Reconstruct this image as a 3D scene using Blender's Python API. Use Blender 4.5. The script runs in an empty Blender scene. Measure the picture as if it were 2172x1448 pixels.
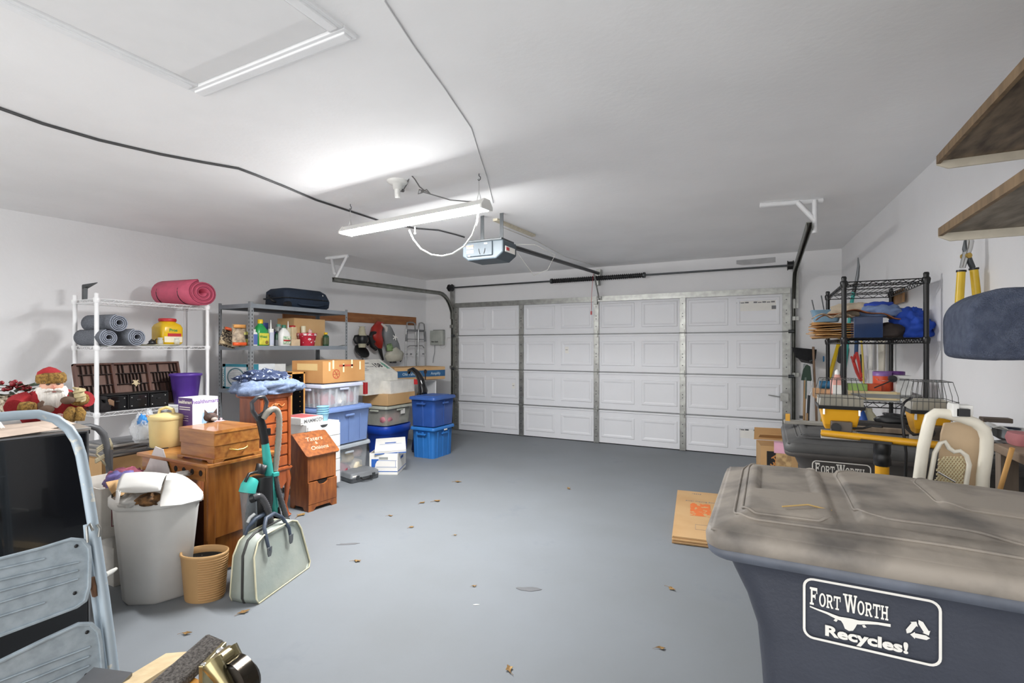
import bpy, math, random
from mathutils import Vector, Matrix, noise
random.seed(7)
C = bpy.context.scene.collection
PI = math.pi
# ---------------------------------------------------------------- camera model (metres; X right along the door wall, Y towards the door)
TH = math.radians(27.28); CS, SN = math.cos(TH), math.sin(TH)
F = 1050.0; H = 1.418; HY = 736.0; CEIL = 2.61
def ray(px):
    r = (px-1086)/F
    return r*CS-SN, r*SN+CS
def aty(px, y):                      # x where the picture column meets the plane Y = y
    a, b = ray(px); return a*y/b
def atx(px, x):                      # y where the picture column meets the plane X = x
    a, b = ray(px); return b*x/a
def dep(x, y): return -SN*x+CS*y
def Zp(py, d): return H+(HY-py)*d/F
def P(px, py, z=None, x=None, y=None, d=None):
    a, b = ray(px)
    if z is not None: d = F*(H-z)/(py-HY)
    elif x is not None: d = x/a
    elif y is not None: d = y/b
    return Vector((a*d, b*d, Zp(py, d)))
def cb(pl, pc, pr, pt, pb, d=None):  # room-aligned box from its near corner: returns centre x, y, bottom z, sizes
    if d is None: d = F*H/(pb-HY); z0 = 0.0
    else: z0 = Zp(pb, d)
    a, b = ray(pc); xc, yc = a*d, b*d
    w = xc-aty(pl, yc); l = atx(pr, xc)-yc
    return xc-w/2, yc+l/2, z0, w, l, Zp(pt, d)-z0
# ---------------------------------------------------------------- materials
def lin(h):
    h = h.lstrip('#'); o = []
    for i in (0, 2, 4):
        c = int(h[i:i+2], 16)/255
        o.append(c/12.92 if c <= .04045 else ((c+.055)/1.055)**2.4)
    return (*o, 1)
def mixc(a, b, t): return tuple(a[i]*(1-t)+b[i]*t for i in range(3))+(1,)
_m = {}
def M(name, col, rough=.5, metal=0, var=.08, scale=9, bump=0, alpha=1, col2=None, stretch=None, detail=4, lo=.38, hi=.62, spec=.5, bscale=None, coat=0, emit=0):
    if name in _m: return _m[name]
    m = bpy.data.materials.new(name); m.use_nodes = True; n = m.node_tree.nodes; l = m.node_tree.links
    b = n['Principled BSDF']; c = lin(col)
    b.inputs['Roughness'].default_value = rough; b.inputs['Metallic'].default_value = metal
    b.inputs['Specular IOR Level'].default_value = spec; b.inputs['Alpha'].default_value = alpha
    b.inputs['Coat Weight'].default_value = coat
    tc = n.new('ShaderNodeTexCoord'); mp = n.new('ShaderNodeMapping'); nz = n.new('ShaderNodeTexNoise'); rp = n.new('ShaderNodeValToRGB')
    l.new(tc.outputs['Object'], mp.inputs['Vector']); l.new(mp.outputs[0], nz.inputs['Vector']); l.new(nz.outputs['Fac'], rp.inputs['Fac'])
    if stretch: mp.inputs['Scale'].default_value = stretch
    nz.inputs['Scale'].default_value = scale; nz.inputs['Detail'].default_value = detail
    c2 = lin(col2) if col2 else tuple(x*(1-var*2) for x in c[:3])+(1,)
    rp.color_ramp.elements[0].position = lo; rp.color_ramp.elements[1].position = hi
    rp.color_ramp.elements[0].color = c2; rp.color_ramp.elements[1].color = c
    l.new(rp.outputs[0], b.inputs['Base Color'])
    if emit:
        b.inputs['Emission Color'].default_value = c; b.inputs['Emission Strength'].default_value = emit
    if bump:
        bp = n.new('ShaderNodeBump'); bp.inputs['Strength'].default_value = min(bump, 1); bp.inputs['Distance'].default_value = .01
        n2 = n.new('ShaderNodeTexNoise'); n2.inputs['Scale'].default_value = bscale or scale*6; l.new(mp.outputs[0], n2.inputs['Vector'])
        l.new(n2.outputs['Fac'], bp.inputs['Height']); l.new(bp.outputs[0], b.inputs['Normal'])
    _m[name] = m; return m
def wood(name, c1, c2, rough=.4, st=(3, 3, .5), scale=9, coat=0):
    return M(name, c1, rough, col2=c2, stretch=st, scale=scale, detail=6, lo=.3, hi=.68, coat=coat)
# ---------------------------------------------------------------- mesh builder
def rr(w, d, r=.02, n=4, cx=0, cy=0):
    r = min(r, w/2-.0001, d/2-.0001); o = []
    for k, (sx, sy) in enumerate(((1, 1), (-1, 1), (-1, -1), (1, -1))):
        for i in range(n+1):
            a = PI/2*(k+i/n); o.append((cx+sx*(w/2-r)+r*math.cos(a), cy+sy*(d/2-r)+r*math.sin(a)))
    return o
def ov(w, d, n=28, cx=0, cy=0): return [(cx+w/2*math.cos(2*PI*i/n), cy+d/2*math.sin(2*PI*i/n)) for i in range(n)]
class MB:
    def __init__(s): s.v = []; s.f = []; s.sm = []; s.m = Matrix()
    def add(s, vs, fs, sm=False):
        o = len(s.v); s.v += [s.m @ Vector(v) for v in vs]
        s.f += [tuple(i+o for i in f) for f in fs]; s.sm += [sm]*len(fs); return s
    def box(s, x, y, z, w, d, h, rx=0, ry=0, rz=0):          # centre x, y and BOTTOM z
        q = Matrix.Translation((x, y, z+h/2)) @ Matrix.Rotation(rz, 4, 'Z') @ Matrix.Rotation(ry, 4, 'Y') @ Matrix.Rotation(rx, 4, 'X')
        vs = [q @ Vector((a*w/2, b*d/2, c*h/2)) for a in (-1, 1) for b in (-1, 1) for c in (-1, 1)]
        return s.add(vs, [(0, 1, 3, 2), (4, 6, 7, 5), (0, 4, 5, 1), (2, 3, 7, 6), (0, 2, 6, 4), (1, 5, 7, 3)])
    def loft(s, rings, cap0=True, cap1=True, sm=True, closed=False):
        n = len(rings[0]); vs = [p for r in rings for p in r]; fs = []
        k = len(rings)
        for j in range(k if closed else k-1):
            a, b = j*n, ((j+1) % k)*n
            for i in range(n): fs.append((a+i, a+(i+1) % n, b+(i+1) % n, b+i))
        s.add(vs, fs, sm)
        if cap0 and not closed: s.add(rings[0], [tuple(range(n))[::-1]])
        if cap1 and not closed: s.add(rings[-1], [tuple(range(n))])
        return s
    def lz(s, lv, **k): return s.loft([[(x, y, z) for x, y in r] for r, z in lv], **k)
    def lathe(s, prof, n=20, c=(0, 0, 0), sx=1, sy=1, cap0=True, cap1=True):
        return s.loft([[(c[0]+r*sx*math.cos(2*PI*i/n), c[1]+r*sy*math.sin(2*PI*i/n), c[2]+z) for i in range(n)] for r, z in prof], cap0, cap1)
    def tube(s, pts, r, n=8, closed=False):
        pts = [Vector(p) for p in pts]; k = len(pts); rings = []; up = None
        for i, p in enumerate(pts):
            a = pts[i-1] if (i or closed) else p; b = pts[(i+1) % k] if (i < k-1 or closed) else p
            t = (b-a)
            if t.length < 1e-9: t = Vector((0, 0, 1))
            t.normalize()
            if up is None: up = Vector((0, 0, 1)) if abs(t.z) < .9 else Vector((1, 0, 0))
            x = t.cross(up)
            if x.length < 1e-6: x = t.cross(Vector((1, .3, .2)))
            x.normalize(); y = x.cross(t).normalized(); up = y
            q = r[i] if isinstance(r, (list, tuple)) else r
            rings.append([p+x*q*math.cos(2*PI*j/n)+y*q*math.sin(2*PI*j/n) for j in range(n)])
        return s.loft(rings, closed=closed)
    def cyl(s, a, b, r, r2=None, n=14): return s.tube([a, b], [r, r if r2 is None else r2], n)
    def ell(s, c, r, n=16, m=10):
        return s.loft([[(c[0]+r[0]*math.sin(PI*j/m)*math.cos(2*PI*i/n), c[1]+r[1]*math.sin(PI*j/m)*math.sin(2*PI*i/n), c[2]-r[2]*math.cos(PI*j/m)) for i in range(n)] for j in [.08]+list(range(1, m))+[m-.08]])
    def prism(s, poly, h, ax='y', o=(0, 0, 0)):              # poly is (a, b); extruded by h along ax, centred
        n = len(poly); vs = []
        for t in (-h/2, h/2):
            for a, b in poly:
                vs.append({'x': (o[0]+t, o[1]+a, o[2]+b), 'y': (o[0]+a, o[1]+t, o[2]+b), 'z': (o[0]+a, o[1]+b, o[2]+t)}[ax])
        return s.add(vs, [tuple(range(n)), tuple(range(2*n-1, n-1, -1))]+[(i, i+n, (i+1) % n+n, (i+1) % n) for i in range(n)])
    def sheet(s, nx, ny, fn, th=.004, sm=True):              # fn(u, v) -> point; a sheet with thickness th
        g = [[Vector(fn(i/nx, j/ny)) for j in range(ny+1)] for i in range(nx+1)]; vs = []; 
        for side in (0, 1):
            for i in range(nx+1):
                for j in range(ny+1):
                    a = g[min(i+1, nx)][j]-g[max(i-1, 0)][j]; b = g[i][min(j+1, ny)]-g[i][max(j-1, 0)]
                    nn = a.cross(b); nn = nn.normalized() if nn.length > 1e-9 else Vector((0, 0, 1))
                    vs.append(g[i][j]+nn*(th/2 if side else -th/2))
        w = ny+1; N = (nx+1)*w; fs = []
        for i in range(nx):
            for j in range(ny):
                q = (i*w+j, (i+1)*w+j, (i+1)*w+j+1, i*w+j+1); fs.append(q[::-1]); fs.append(tuple(x+N for x in q))
        for i in range(nx):
            fs.append((i*w, (i+1)*w, (i+1)*w+N, i*w+N)); fs.append((i*w+ny, i*w+ny+N, (i+1)*w+ny+N, (i+1)*w+ny))
        for j in range(ny):
            fs.append((j, j+N, j+1+N, j+1)); fs.append((nx*w+j, nx*w+j+1, nx*w+j+1+N, nx*w+j+N))
        return s.add(vs, fs, sm)
    def blob(s, c, r, amp=.2, fr=3., seed=0, n=36, m=18, flat=True):  # crumpled cloth or padding
        rings = []
        for j in [.1]+list(range(1, m))+[m-.1]:
            ring = []
            for i in range(n):
                p = Vector((math.sin(PI*j/m)*math.cos(2*PI*i/n), math.sin(PI*j/m)*math.sin(2*PI*i/n), -math.cos(PI*j/m)))
                k = 1+amp*(noise.noise(p*fr+Vector((seed*3.1, seed, 0)))+.6*noise.noise(p*fr*2.3+Vector((seed, 5, seed))))
                x, y, z = p.x*r[0]*k, p.y*r[1]*k, p.z*r[2]*k
                if flat: z = max(z, -r[2]*.55)
                ring.append((c[0]+x, c[1]+y, c[2]+z+(r[2]*.55 if flat else 0)))
            rings.append(ring)
        return s.loft(rings)
    def build(s, name, mat, parent=None, bevel=0, loc=None, rot=None, seg=2):
        me = bpy.data.meshes.new(name); me.from_pydata([tuple(v) for v in s.v], [], s.f); me.materials.append(mat)
        me.polygons.foreach_set('use_smooth', s.sm); me.update()
        o = bpy.data.objects.new(name, me); C.objects.link(o)
        if parent: o.parent = parent
        if loc: o.location = loc
        if rot: o.rotation_euler = rot
        if bevel:
            b = o.modifiers.new('b', 'BEVEL'); b.width = bevel; b.segments = seg; b.limit_method = 'ANGLE'; b.angle_limit = .7
        return o
def tag(o, label, cat, group=None, kind=None):
    if label: o['label'] = label
    if cat: o['category'] = cat
    if group: o['group'] = group
    if kind: o['kind'] = kind
    return o
def thing(name, label, cat, loc=(0, 0, 0), rz=0, group=None, rot=None):
    o = bpy.data.objects.new(name, None); C.objects.link(o); o.empty_display_size = .05
    o.location = loc; o.rotation_euler = rot or (0, 0, rz)
    return tag(o, label, cat, group)
def struct(o): o['kind'] = 'structure'; return o
def dup(root, loc=None, rz=None, label=None, group=None):
    r = root.copy(); C.objects.link(r)
    if loc is not None: r.location = loc
    if rz is not None: r.rotation_euler = (r.rotation_euler[0], r.rotation_euler[1], rz)
    if label: r['label'] = label
    if group: r['group'] = group
    for ch in list(root.children):
        c = ch.copy(); C.objects.link(c); c.parent = r
        for g in ch.children:
            d = g.copy(); C.objects.link(d); d.parent = c
    return r
FACE = {'-y': (PI/2, 0, 0), '+x': (PI/2, 0, PI/2), 'up': (0, 0, 0)}
def txt(name, s, size, loc, face, mat, parent, bold=0, align='CENTER', rot=None, sx=1, shear=0, label=None):
    cu = bpy.data.curves.new('t', 'FONT'); cu.body = s; cu.size = size; cu.extrude = .0006; cu.offset = bold
    cu.align_x = align; cu.align_y = 'CENTER'; cu.shear = shear; cu.resolution_u = 3
    t = bpy.data.objects.new('t', cu); C.objects.link(t); bpy.context.view_layer.update()
    me = bpy.data.meshes.new_from_object(t.evaluated_get(bpy.context.evaluated_depsgraph_get()))
    bpy.data.objects.remove(t); me.materials.clear(); me.materials.append(mat)
    o = bpy.data.objects.new(name, me); C.objects.link(o); o.location = loc; o.rotation_euler = rot or FACE[face]; o.scale = (sx, 1, 1)
    if parent: o.parent = parent
    if label: o['label'] = label
    return o
# ---------------------------------------------------------------- palette
white = M('white_paint', 'e9eaeb', .6, var=.015, bump=.12, bscale=60)
card = M('cardboard', 'c6a274', .85, var=.06, scale=2.5, col2='bd9768')
card_in = M('cardboard_inside', 'a98357', .9, var=.05)
tapem = M('packing_tape', 'd8bd85', .25, var=.02)
paper = M('paper_white', 'e9e7e1', .7, var=.02)
steel = M('galvanised_steel', 'a9aaa6', .38, .85, var=.12, scale=14)
chrome = M('chrome', 'd9d9d7', .18, 1, var=.03)
dsteel = M('dark_steel', '55585a', .4, .7)
black = M('black_plastic', '17181a', .4, var=.05)
blackg = M('black_gloss', '0b0c0f', .12, var=.05, coat=.5)
rubber = M('rubber', '222326', .75)
greypl = M('grey_plastic', '83878a', .45)
whitepl = M('white_plastic', 'e6e6e2', .35, var=.02)
clearpl = M('clear_plastic', 'dfe4ea', .15, alpha=.3, var=.02)
clearbag = M('clear_film', 'e8ecef', .12, alpha=.35, var=.02)
inkb = M('black_ink', '1c1c1e', .6)
inkw = M('white_ink', 'e8e6df', .6, var=.04)
inkg = M('grey_ink', '7b7c7e', .6)
red = M('red_plastic', 'b9262c', .4); yellow = M('yellow_plastic', 'e8c21e', .4)
orange = M('orange_plastic', 'df5a28', .4); teal = M('teal_plastic', '3fb6ac', .35)
green = M('green_plastic', '2f8f4c', .35); bluepl = M('blue_plastic', '2a58a8', .35)
lblue = M('pale_blue_plastic', '8fc4dc', .35); purple = M('purple_plastic', '5a3a9a', .35)
# ================================================================ SETTING
def wallx_l(y): return -5.41-(7.15-y)*.083
def wallx_r(y): return .80+(7.15-y)*.048
YB, YD = -1.4, 7.15
flo = M('painted_floor', '80858a', .6, var=.05, scale=1.1, col2='797d80', detail=8, lo=.3, hi=.7, bump=.05, bscale=25, spec=.25)
# scattered scuffs and dirt on the painted concrete
nt = flo.node_tree; L = nt.links; bs = nt.nodes['Principled BSDF']
src = bs.inputs['Base Color'].links[0].from_socket
tc = nt.nodes.new('ShaderNodeTexCoord')
def scuff(prev, scale, lo, hi, col, fac):
    nz = nt.nodes.new('ShaderNodeTexNoise'); nz.inputs['Scale'].default_value = scale; nz.inputs['Detail'].default_value = 7; nz.inputs['Roughness'].default_value = .65
    L.new(tc.outputs['Object'], nz.inputs['Vector'])
    rp = nt.nodes.new('ShaderNodeMapRange'); rp.inputs['From Min'].default_value = lo; rp.inputs['From Max'].default_value = hi; rp.inputs['To Max'].default_value = fac
    L.new(nz.outputs['Fac'], rp.inputs['Value'])
    mx = nt.nodes.new('ShaderNodeMix'); mx.data_type = 'RGBA'; mx.inputs['B'].default_value = lin(col)
    L.new(rp.outputs[0], mx.inputs['Factor']); L.new(prev, mx.inputs['A']); return mx.outputs['Result']
s1 = scuff(src, 2.2, .60, .72, '6f747b', .45)
s2 = scuff(s1, 34, .76, .80, '5f6063', .7)
s3 = scuff(s2, 51, .78, .81, 'd6d3c8', .6)
L.new(s3, bs.inputs['Base Color'])
m = MB(); m.box(-2.4, (YB+YD)/2, -.1, 7.8, YD-YB+.4, .1); fl = struct(m.build('floor', flo))
ceilm = M('ceiling_paint', 'f0f0f0', .8, var=.02, scale=2, bump=.1, bscale=35)
wallm = M('wall_paint', 'e4e4e5', .75, var=.015, scale=2, bump=.15, bscale=30)
m = MB(); m.box(-2.4, (YB+YD)/2, CEIL, 7.8, YD-YB+.4, .1); struct(m.build('ceiling', ceilm))
def wall(name, x0, y0, x1, y1, th):
    dx, dy = x1-x0, y1-y0; l = math.hypot(dx, dy); nx, ny = -dy/l*th, dx/l*th
    m = MB(); m.add([(x0, y0, 0), (x1, y1, 0), (x1+nx, y1+ny, 0), (x0+nx, y0+ny, 0), (x0, y0, CEIL), (x1, y1, CEIL), (x1+nx, y1+ny, CEIL), (x0+nx, y0+ny, CEIL)],
      [(3, 2, 1, 0), (4, 5, 6, 7), (0, 1, 5, 4), (1, 2, 6, 5), (2, 3, 7, 6), (3, 0, 4, 7)]); return struct(m.build(name, wallm))
wall('wall_left', wallx_l(YB), YB, wallx_l(YD), YD, .12)
wall('wall_right', wallx_r(YD), YD, wallx_r(YB), YB, .12)
DX0, DX1, DY, DT = aty(965, 7.13), aty(1676, 7.13), 7.13, 2.17
m = MB()
m.box((-5.7+DX0)/2, YD+.06, 0, DX0+5.7, .12, CEIL); m.box((DX1+1.1)/2, YD+.06, 0, 1.1-DX1, .12, CEIL); m.box((DX0+DX1)/2, YD+.06, DT-.03, DX1-DX0, .12, CEIL-DT+.03)
struct(m.build('wall_front', wallm))
m = MB(); m.box(-2.4, YB-.06, 0, 7.8, .12, CEIL); struct(m.build('wall_back', wallm))
# sectional door
doorm = M('door_enamel', 'e4e5e8', .42, var=.01, scale=3)
seams = [0, .503, 1.055, 1.614, DT]
stx = [aty(968, 7.1), aty(1106, 7.1), aty(1265, 7.1), aty(1448, 7.1), aty(1668, 7.1)]
m = MB()
for k in range(4): m.box((DX0+DX1)/2, DY, seams[k]+.004, DX1-DX0, .03, seams[k+1]-seams[k]-.008)
for k in range(4):
    z0, z1 = seams[k], seams[k+1]
    m.box((DX0+DX1)/2, DY-.022, z1-.034, DX1-DX0, .02, .022)
    for b in range(4):
        x0, x1 = stx[b]+.05, stx[b+1]-.05; w = (x1-x0-.14)/2
        for s in (0, 1):
            cx = x0+.02+w/2+s*(w+.1); cz = (z0+z1)/2-.01; h = (z1-z0)-.2
            def ring(dw, dz, y): return [(cx-w/2+dw, y, cz-h/2+dz), (cx+w/2-dw, y, cz-h/2+dz), (cx+w/2-dw, y, cz+h/2-dz), (cx-w/2+dw, y, cz+h/2-dz)]
            yf = DY-.015
            m.loft([ring(0, 0, yf), ring(.008, .008, yf-.008), ring(.03, .03, yf-.008), ring(.05, .05, yf-.001)], cap0=False, cap1=True, sm=False)
door = struct(m.build('door_1', doorm))
seamm = M('seam_shadow_line', '8a8b8c', .5)
m = MB()
for k in (1, 2, 3): m.box((DX0+DX1)/2, DY-.024, seams[k]-.006, DX1-DX0, .02, .012)
m.build('section_joint', M('joint_steel', '8b8d8e', .5, .4), door)
for i, x in enumerate(stx):
    m = MB(); w = .07 if 0 < i < 4 else .085
    for k in range(4):
        z0, z1 = seams[k]+.006, seams[k+1]-.01
        m.box(x, DY-.035, z0, w, .012, z1-z0)
        m.box(x-w/2, DY-.03, z0, .006, .03, z1-z0); m.box(x+w/2, DY-.03, z0, .006, .03, z1-z0)
    m.build('hinge_stile', steel, door)
    m = MB()
    for k in range(4):
        for t in (.2, .4, .48, .72): m.cyl((x, DY-.05, seams[k]+(seams[k+1]-seams[k])*t), (x, DY-.038, seams[k]+(seams[k+1]-seams[k])*t), .007, n=8)
    m.build('bolt_row', dsteel, door)
    m = MB()
    for k in (1, 2, 3): m.box(x, DY-.05, seams[k]-.045, .05, .02, .09); m.cyl((x-.045, DY-.062, seams[k]), (x+.045, DY-.062, seams[k]), .008, n=8)
    m.build('hinge', steel, door)
m = MB()
m.box((DX0+DX1)/2, DY-.06, DT-.075, DX1-DX0, .006, .07); m.box((DX0+DX1)/2, DY-.04, DT-.01, DX1-DX0, .05, .006); m.box((DX0+DX1)/2, DY-.04, DT-.08, DX1-DX0, .05, .006)
m.box((DX0+DX1)/2, DY-.066, DT-.045, DX1-DX0, .006, .02)
m.build('top_strut', steel, door)
m = MB(); m.box(stx[2], DY-.075, DT-.12, .05, .03, .12); m.build('arm_bracket', steel, door)
m = MB(); m.box((DX0+DX1)/2, DY, .0, DX1-DX0, .035, .012); m.build('bottom_seal', rubber, door)
# small printed stickers on the door
def sticker(px, py, w, h, mt=paper, y=DY-.017):
    p = P(px, py, y=y); m = MB(); m.box(p.x, p.y, p.z-h/2, w, .002, h); return m.build('sticker', mt, door), p
for px, py, w, h in ((1202, 742, .06, .1), (1089, 818, .05, .09)):
    o, p = sticker(px, py, w, h); m = MB(); m.box(p.x, p.y-.002, p.z, w*.6, .002, .008); m.build('sticker_print', inkg, door)
for py in (648, 920):
    o, p = sticker(1606, py, .46, .13)
    m = MB()
    for k in range(9):
        if k in (3,): continue
        m.box(p.x-.22+k*.05, p.y-.002, p.z+.035, .042, .002, .012 if k % 2 else .018)
    m.box(p.x+.19, p.y-.002, p.z-.05, .05, .002, .045)
    m.build('sticker_print', inkg if py < 700 else M('ink_mid', '55575a', .6), door)
m = MB(); p = P(1664, 842, y=DY-.07); m.box(p.x, p.y, p.z-.05, .09, .03, .1); m.cyl((p.x-.04, p.y, p.z), (p.x-.18, p.y, p.z+.02), .006); m.build('slide_lock', steel, door)
# patch of bare plaster above the door
m = MB(); pts = [(1562, 552), (1645, 545), (1645, 556), (1610, 560), (1575, 562), (1562, 560)]
vs = [P(a, b, y=YD-.002) for a, b in pts]; vs2 = [v+Vector((0, -.003, 0)) for v in vs]
m.add(vs+vs2, [(0, 1, 2, 3, 4, 5)[::-1], (6, 7, 8, 9, 10, 11)]+[(i, (i+1) % 6, (i+1) % 6+6, i+6) for i in range(6)]); struct(m.build('trim_1', M('bare_plaster', 'b2b2b3', .9)))
# attic hatch in the ceiling
hx0, hx1, hy1, hy0 = -2.29, -1.46, 1.34, -.1
m = MB(); m.box((hx0+hx1)/2, (hy0+hy1)/2, CEIL-.006, hx1-hx0-.02, hy1-hy0-.02, .02); struct(m.build('door_2', M('hatch_panel', 'e6e6e6', .75, var=.01, bump=.12, bscale=14)))
m = MB(); t = .07
for (x, y, w, d) in (((hx0+hx1)/2, hy1+t/2, hx1-hx0+2*t, t), ((hx0+hx1)/2, hy0-t/2, hx1-hx0+2*t, t), (hx0-t/2, (hy0+hy1)/2, t, hy1-hy0), (hx1+t/2, (hy0+hy1)/2, t, hy1-hy0)):
    m.box(x, y, CEIL-.014, w, d, .018); m.box(x, y, CEIL-.022, w-.03, d-.03, .012)
struct(m.build('trim_2', white, bevel=.004))
# taped seam bulging along the ceiling
m = MB(); m.tube([P(a, b, z=CEIL-.002) for a, b in ((815, 0), (880, 100), (945, 190), (1000, 272), (1018, 330), (1032, 372), (1046, 430))], .0035, 6); struct(m.build('trim_3', M('seam_bead', 'cfcfd0', .8)))
# ================================================================ DOOR HARDWARE
def track(px_post, x, y_end, z_end, z0, label, side):
    t = thing('door_track', label, 'door track', (x, DY-.08, 0))
    pts = [(0, 0, .02), (0, 0, 1.85)]
    for i in range(1, 9):
        a = PI/2*i/8; R = .36; pts.append((0, -R+R*math.cos(a), 1.85+R*math.sin(a)*(z0-1.85)/R))
    pts.append((0, y_end-(DY-.08), z_end))
    m = MB()
    for off, wd in (((-.012), .004), (.026, .004)):
        m.loft([[(off*side, p[1]+0, p[2]), (off*side+.004, p[1], p[2])] + [(off*side+.004, p[1]+n[0], p[2]+n[1]), (off*side, p[1]+n[0], p[2]+n[1])] for p, n in zip(pts, NRM(pts))])
    m.loft([[(-.012*side, p[1]+n[0], p[2]+n[1]), (.028*side, p[1]+n[0], p[2]+n[1]), (.028*side, p[1]+n[0]*1.12, p[2]+n[1]*1.12), (-.012*side, p[1]+n[0]*1.12, p[2]+n[1]*1.12)] for p, n in zip(pts, NRM(pts))])
    m.build('rail', M('track_steel', '8b8c86', .42, .75, var=.12), t)
    for z in (.35, 1.05, 1.75): m = MB(); m.box(.03*side, .05, z, .07, .06, .05); m.build('wall_bracket', steel, t)
    for z in seams[1:4]: m = MB(); m.cyl((-.05*side, 0, z), (.012*side, 0, z), .02, n=12); m.build('roller', dsteel, t)
    m = MB(); m.box(.03*side, .05, 1.9, .06, .05, .58); m.build('end_plate', steel, t)
    return t
def NRM(pts):
    o = []
    for i, p in enumerate(pts):
        a = pts[max(i-1, 0)]; b = pts[min(i+1, len(pts)-1)]; dy, dz = b[1]-a[1], b[2]-a[2]; l = math.hypot(dy, dz); o.append((dz/l*.05, -dy/l*.05))
    return o
tl = track(961, aty(959, 7.05), 4.45, 2.23, 2.28, 'left curved steel garage door track beside the blue totes', -1)
tr = track(1680, aty(1682, 7.05), 4.5, 2.34, 2.30, 'right steel garage door track rising behind the corner tools', 1)
def hanger(t, name, a, b, k, end):
    m = MB(); x0, y0, z0 = t.location
    def strap(p, q, w=.04):
        p, q = Vector(p), Vector(q); m.cyl(p, q, w/2, n=4)
    def loc(v): return Vector(v)-Vector((x0, y0, z0))
    strap(loc(a), loc(b), .05); strap(loc((end[0], a[1], CEIL-.03)), loc(end)); strap(loc(k), loc((end[0], end[1], end[2]+.1)))
    m.build(name, white, t)
A = P(1612, 435, z=CEIL-.02); B = P(1745, 425, z=CEIL-.02)
hanger(tr, 'ceiling_hanger', (A.x, A.y, CEIL-.02), (B.x, B.y, CEIL-.02), (P(1690, 432, z=CEIL-.02).x, A.y, CEIL-.03), (tr.location.x+.05, A.y, 2.32))
A = P(692, 548, z=CEIL-.02); B = P(737, 543, z=CEIL-.02)
hanger(tl, 'ceiling_hanger', (A.x, A.y, CEIL-.02), (B.x, B.y, CEIL-.02), (A.x+.1, A.y, CEIL-.03), (tl.location.x-.03, A.y-.2, 2.24))
# torsion shaft and spring
zs = 2.43; yt = 7.03
t = thing('torsion_spring', 'black coil spring on a steel shaft above the garage door', 'door spring', ((DX0+DX1)/2, yt, zs))
cx = (DX0+DX1)/2
m = MB(); m.cyl((DX0-.1-cx, 0, 0), (DX1+.03-cx, 0, 0), .013, n=12); m.build('shaft', dsteel, t)
xa, xb = aty(1172, yt), aty(1364, yt)
m = MB(); pts = []; nn = 46
for i in range(nn*8+1):
    a = 2*PI*i/8; pts.append((xa-cx+(xb-xa)*i/(nn*8), .03*math.cos(a), .03*math.sin(a)))
m.tube(pts, .0085, 5); m.build('coil', black, t)
m = MB(); m.cyl((xa-cx, 0, 0), (xb-cx, 0, 0), .026, n=14); m.build('coil_core', black, t)
for q in (xa-.03-cx, xb-cx): m = MB(); m.cyl((q, 0, 0), (q+.03, 0, 0), .04, n=14); m.build('winding_cone', dsteel, t)
for x in (DX0-.02, DX1-.0):
    m = MB(); m.cyl((x-.03-cx, 0, 0), (x+.03-cx, 0, 0), .05, n=20); m.cyl((x-.035-cx, 0, 0), (x-.025-cx, 0, 0), .06, n=20); m.cyl((x+.025-cx, 0, 0), (x+.035-cx, 0, 0), .06, n=20); m.build('cable_drum', black, t)
m = MB(); xm = aty(1265, yt); m.box(xm-cx, .06, -.1, .05, .1, .2); m.build('centre_bracket', steel, t)
# opener
ox, oy, oz = -2.2, 3.84, 2.19
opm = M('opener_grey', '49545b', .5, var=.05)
t = thing('door_opener', 'grey garage door opener hanging from the ceiling on a black rail', 'door opener', (ox, oy, oz))
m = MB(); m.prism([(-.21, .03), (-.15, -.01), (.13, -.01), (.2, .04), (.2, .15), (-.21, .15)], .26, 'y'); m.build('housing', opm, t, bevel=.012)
m = MB(); m.box(0, 0, .15, .36, .24, .02); m.build('top_plate', dsteel, t, bevel=.004)
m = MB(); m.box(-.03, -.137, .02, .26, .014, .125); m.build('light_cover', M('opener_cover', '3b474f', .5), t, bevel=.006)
m = MB(); m.box(-.12, -.146, .09, .07, .004, .03); m.box(-.12, -.146, .05, .07, .004, .028); m.box(-.13, -.146, .022, .02, .004, .012); m.box(.04, -.146, .118, .03, .004, .012); m.build('warning_label', paper, t)
m = MB(); m.box(-.12, -.149, .108, .07, .003, .01); m.build('label_stripe', orange, t)
m = MB()
for sgn in (-1, 1):
    pts = [(sgn*(.018+.014*math.sin(k*.35)), -.147, .035+.012*k) for k in range(5)]; m.tube(pts, .003, 5)
m.build('vent_slot', black, t)
m = MB(); m.box(.202, 0, .05, .004, .18, .05); m.build('side_label', paper, t)
m = MB(); m.box(.205, -.05, .065, .004, .05, .025); m.build('side_badge', red, t)
for sx in (-.1, .1):
    m = MB(); m.box(sx, .03, .165, .035, .005, CEIL-oz-.165)
    m.build('hanging_strap', dsteel, t)
m = MB(); m.cyl((.0, .12, .19), (0, DY-.1-oy, 2.50-oz), .024, n=4); m.box(0, .1, .15, .1, .12, .05); m.build('rail', black, t)
m = MB(); m.box(0, DY-.06-oy, 2.46-oz, .06, .08, .1); m.build('header_bracket', steel, t)
m = MB(); m.cyl((0, DY-.3-oy, 2.46-oz), (.02, DY-.12-oy, DT-.06-oz), .012, n=6); m.build('door_arm', steel, t)
m = MB(); m.tube([(0, DY-.34-oy, 2.46-oz), (-.02, DY-.35-oy, 2.2-oz), (-.03, DY-.34-oy, 1.93-oz)], .003, 5); m.box(-.03, DY-.34-oy, 1.88-oz, .02, .015, .05); m.build('release_cord', red, t)
m = MB(); m.tube([(.1, .12, .16), (.3, .3, .17), (.42, .5, .1), (.3, .6, -.02), (.2, .5, -.08), (.22, .3, -.02), (.2, .14, .08)], .003, 5); m.build('loose_wire', M('bell_wire', 'd8d6cf', .5), t)
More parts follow.
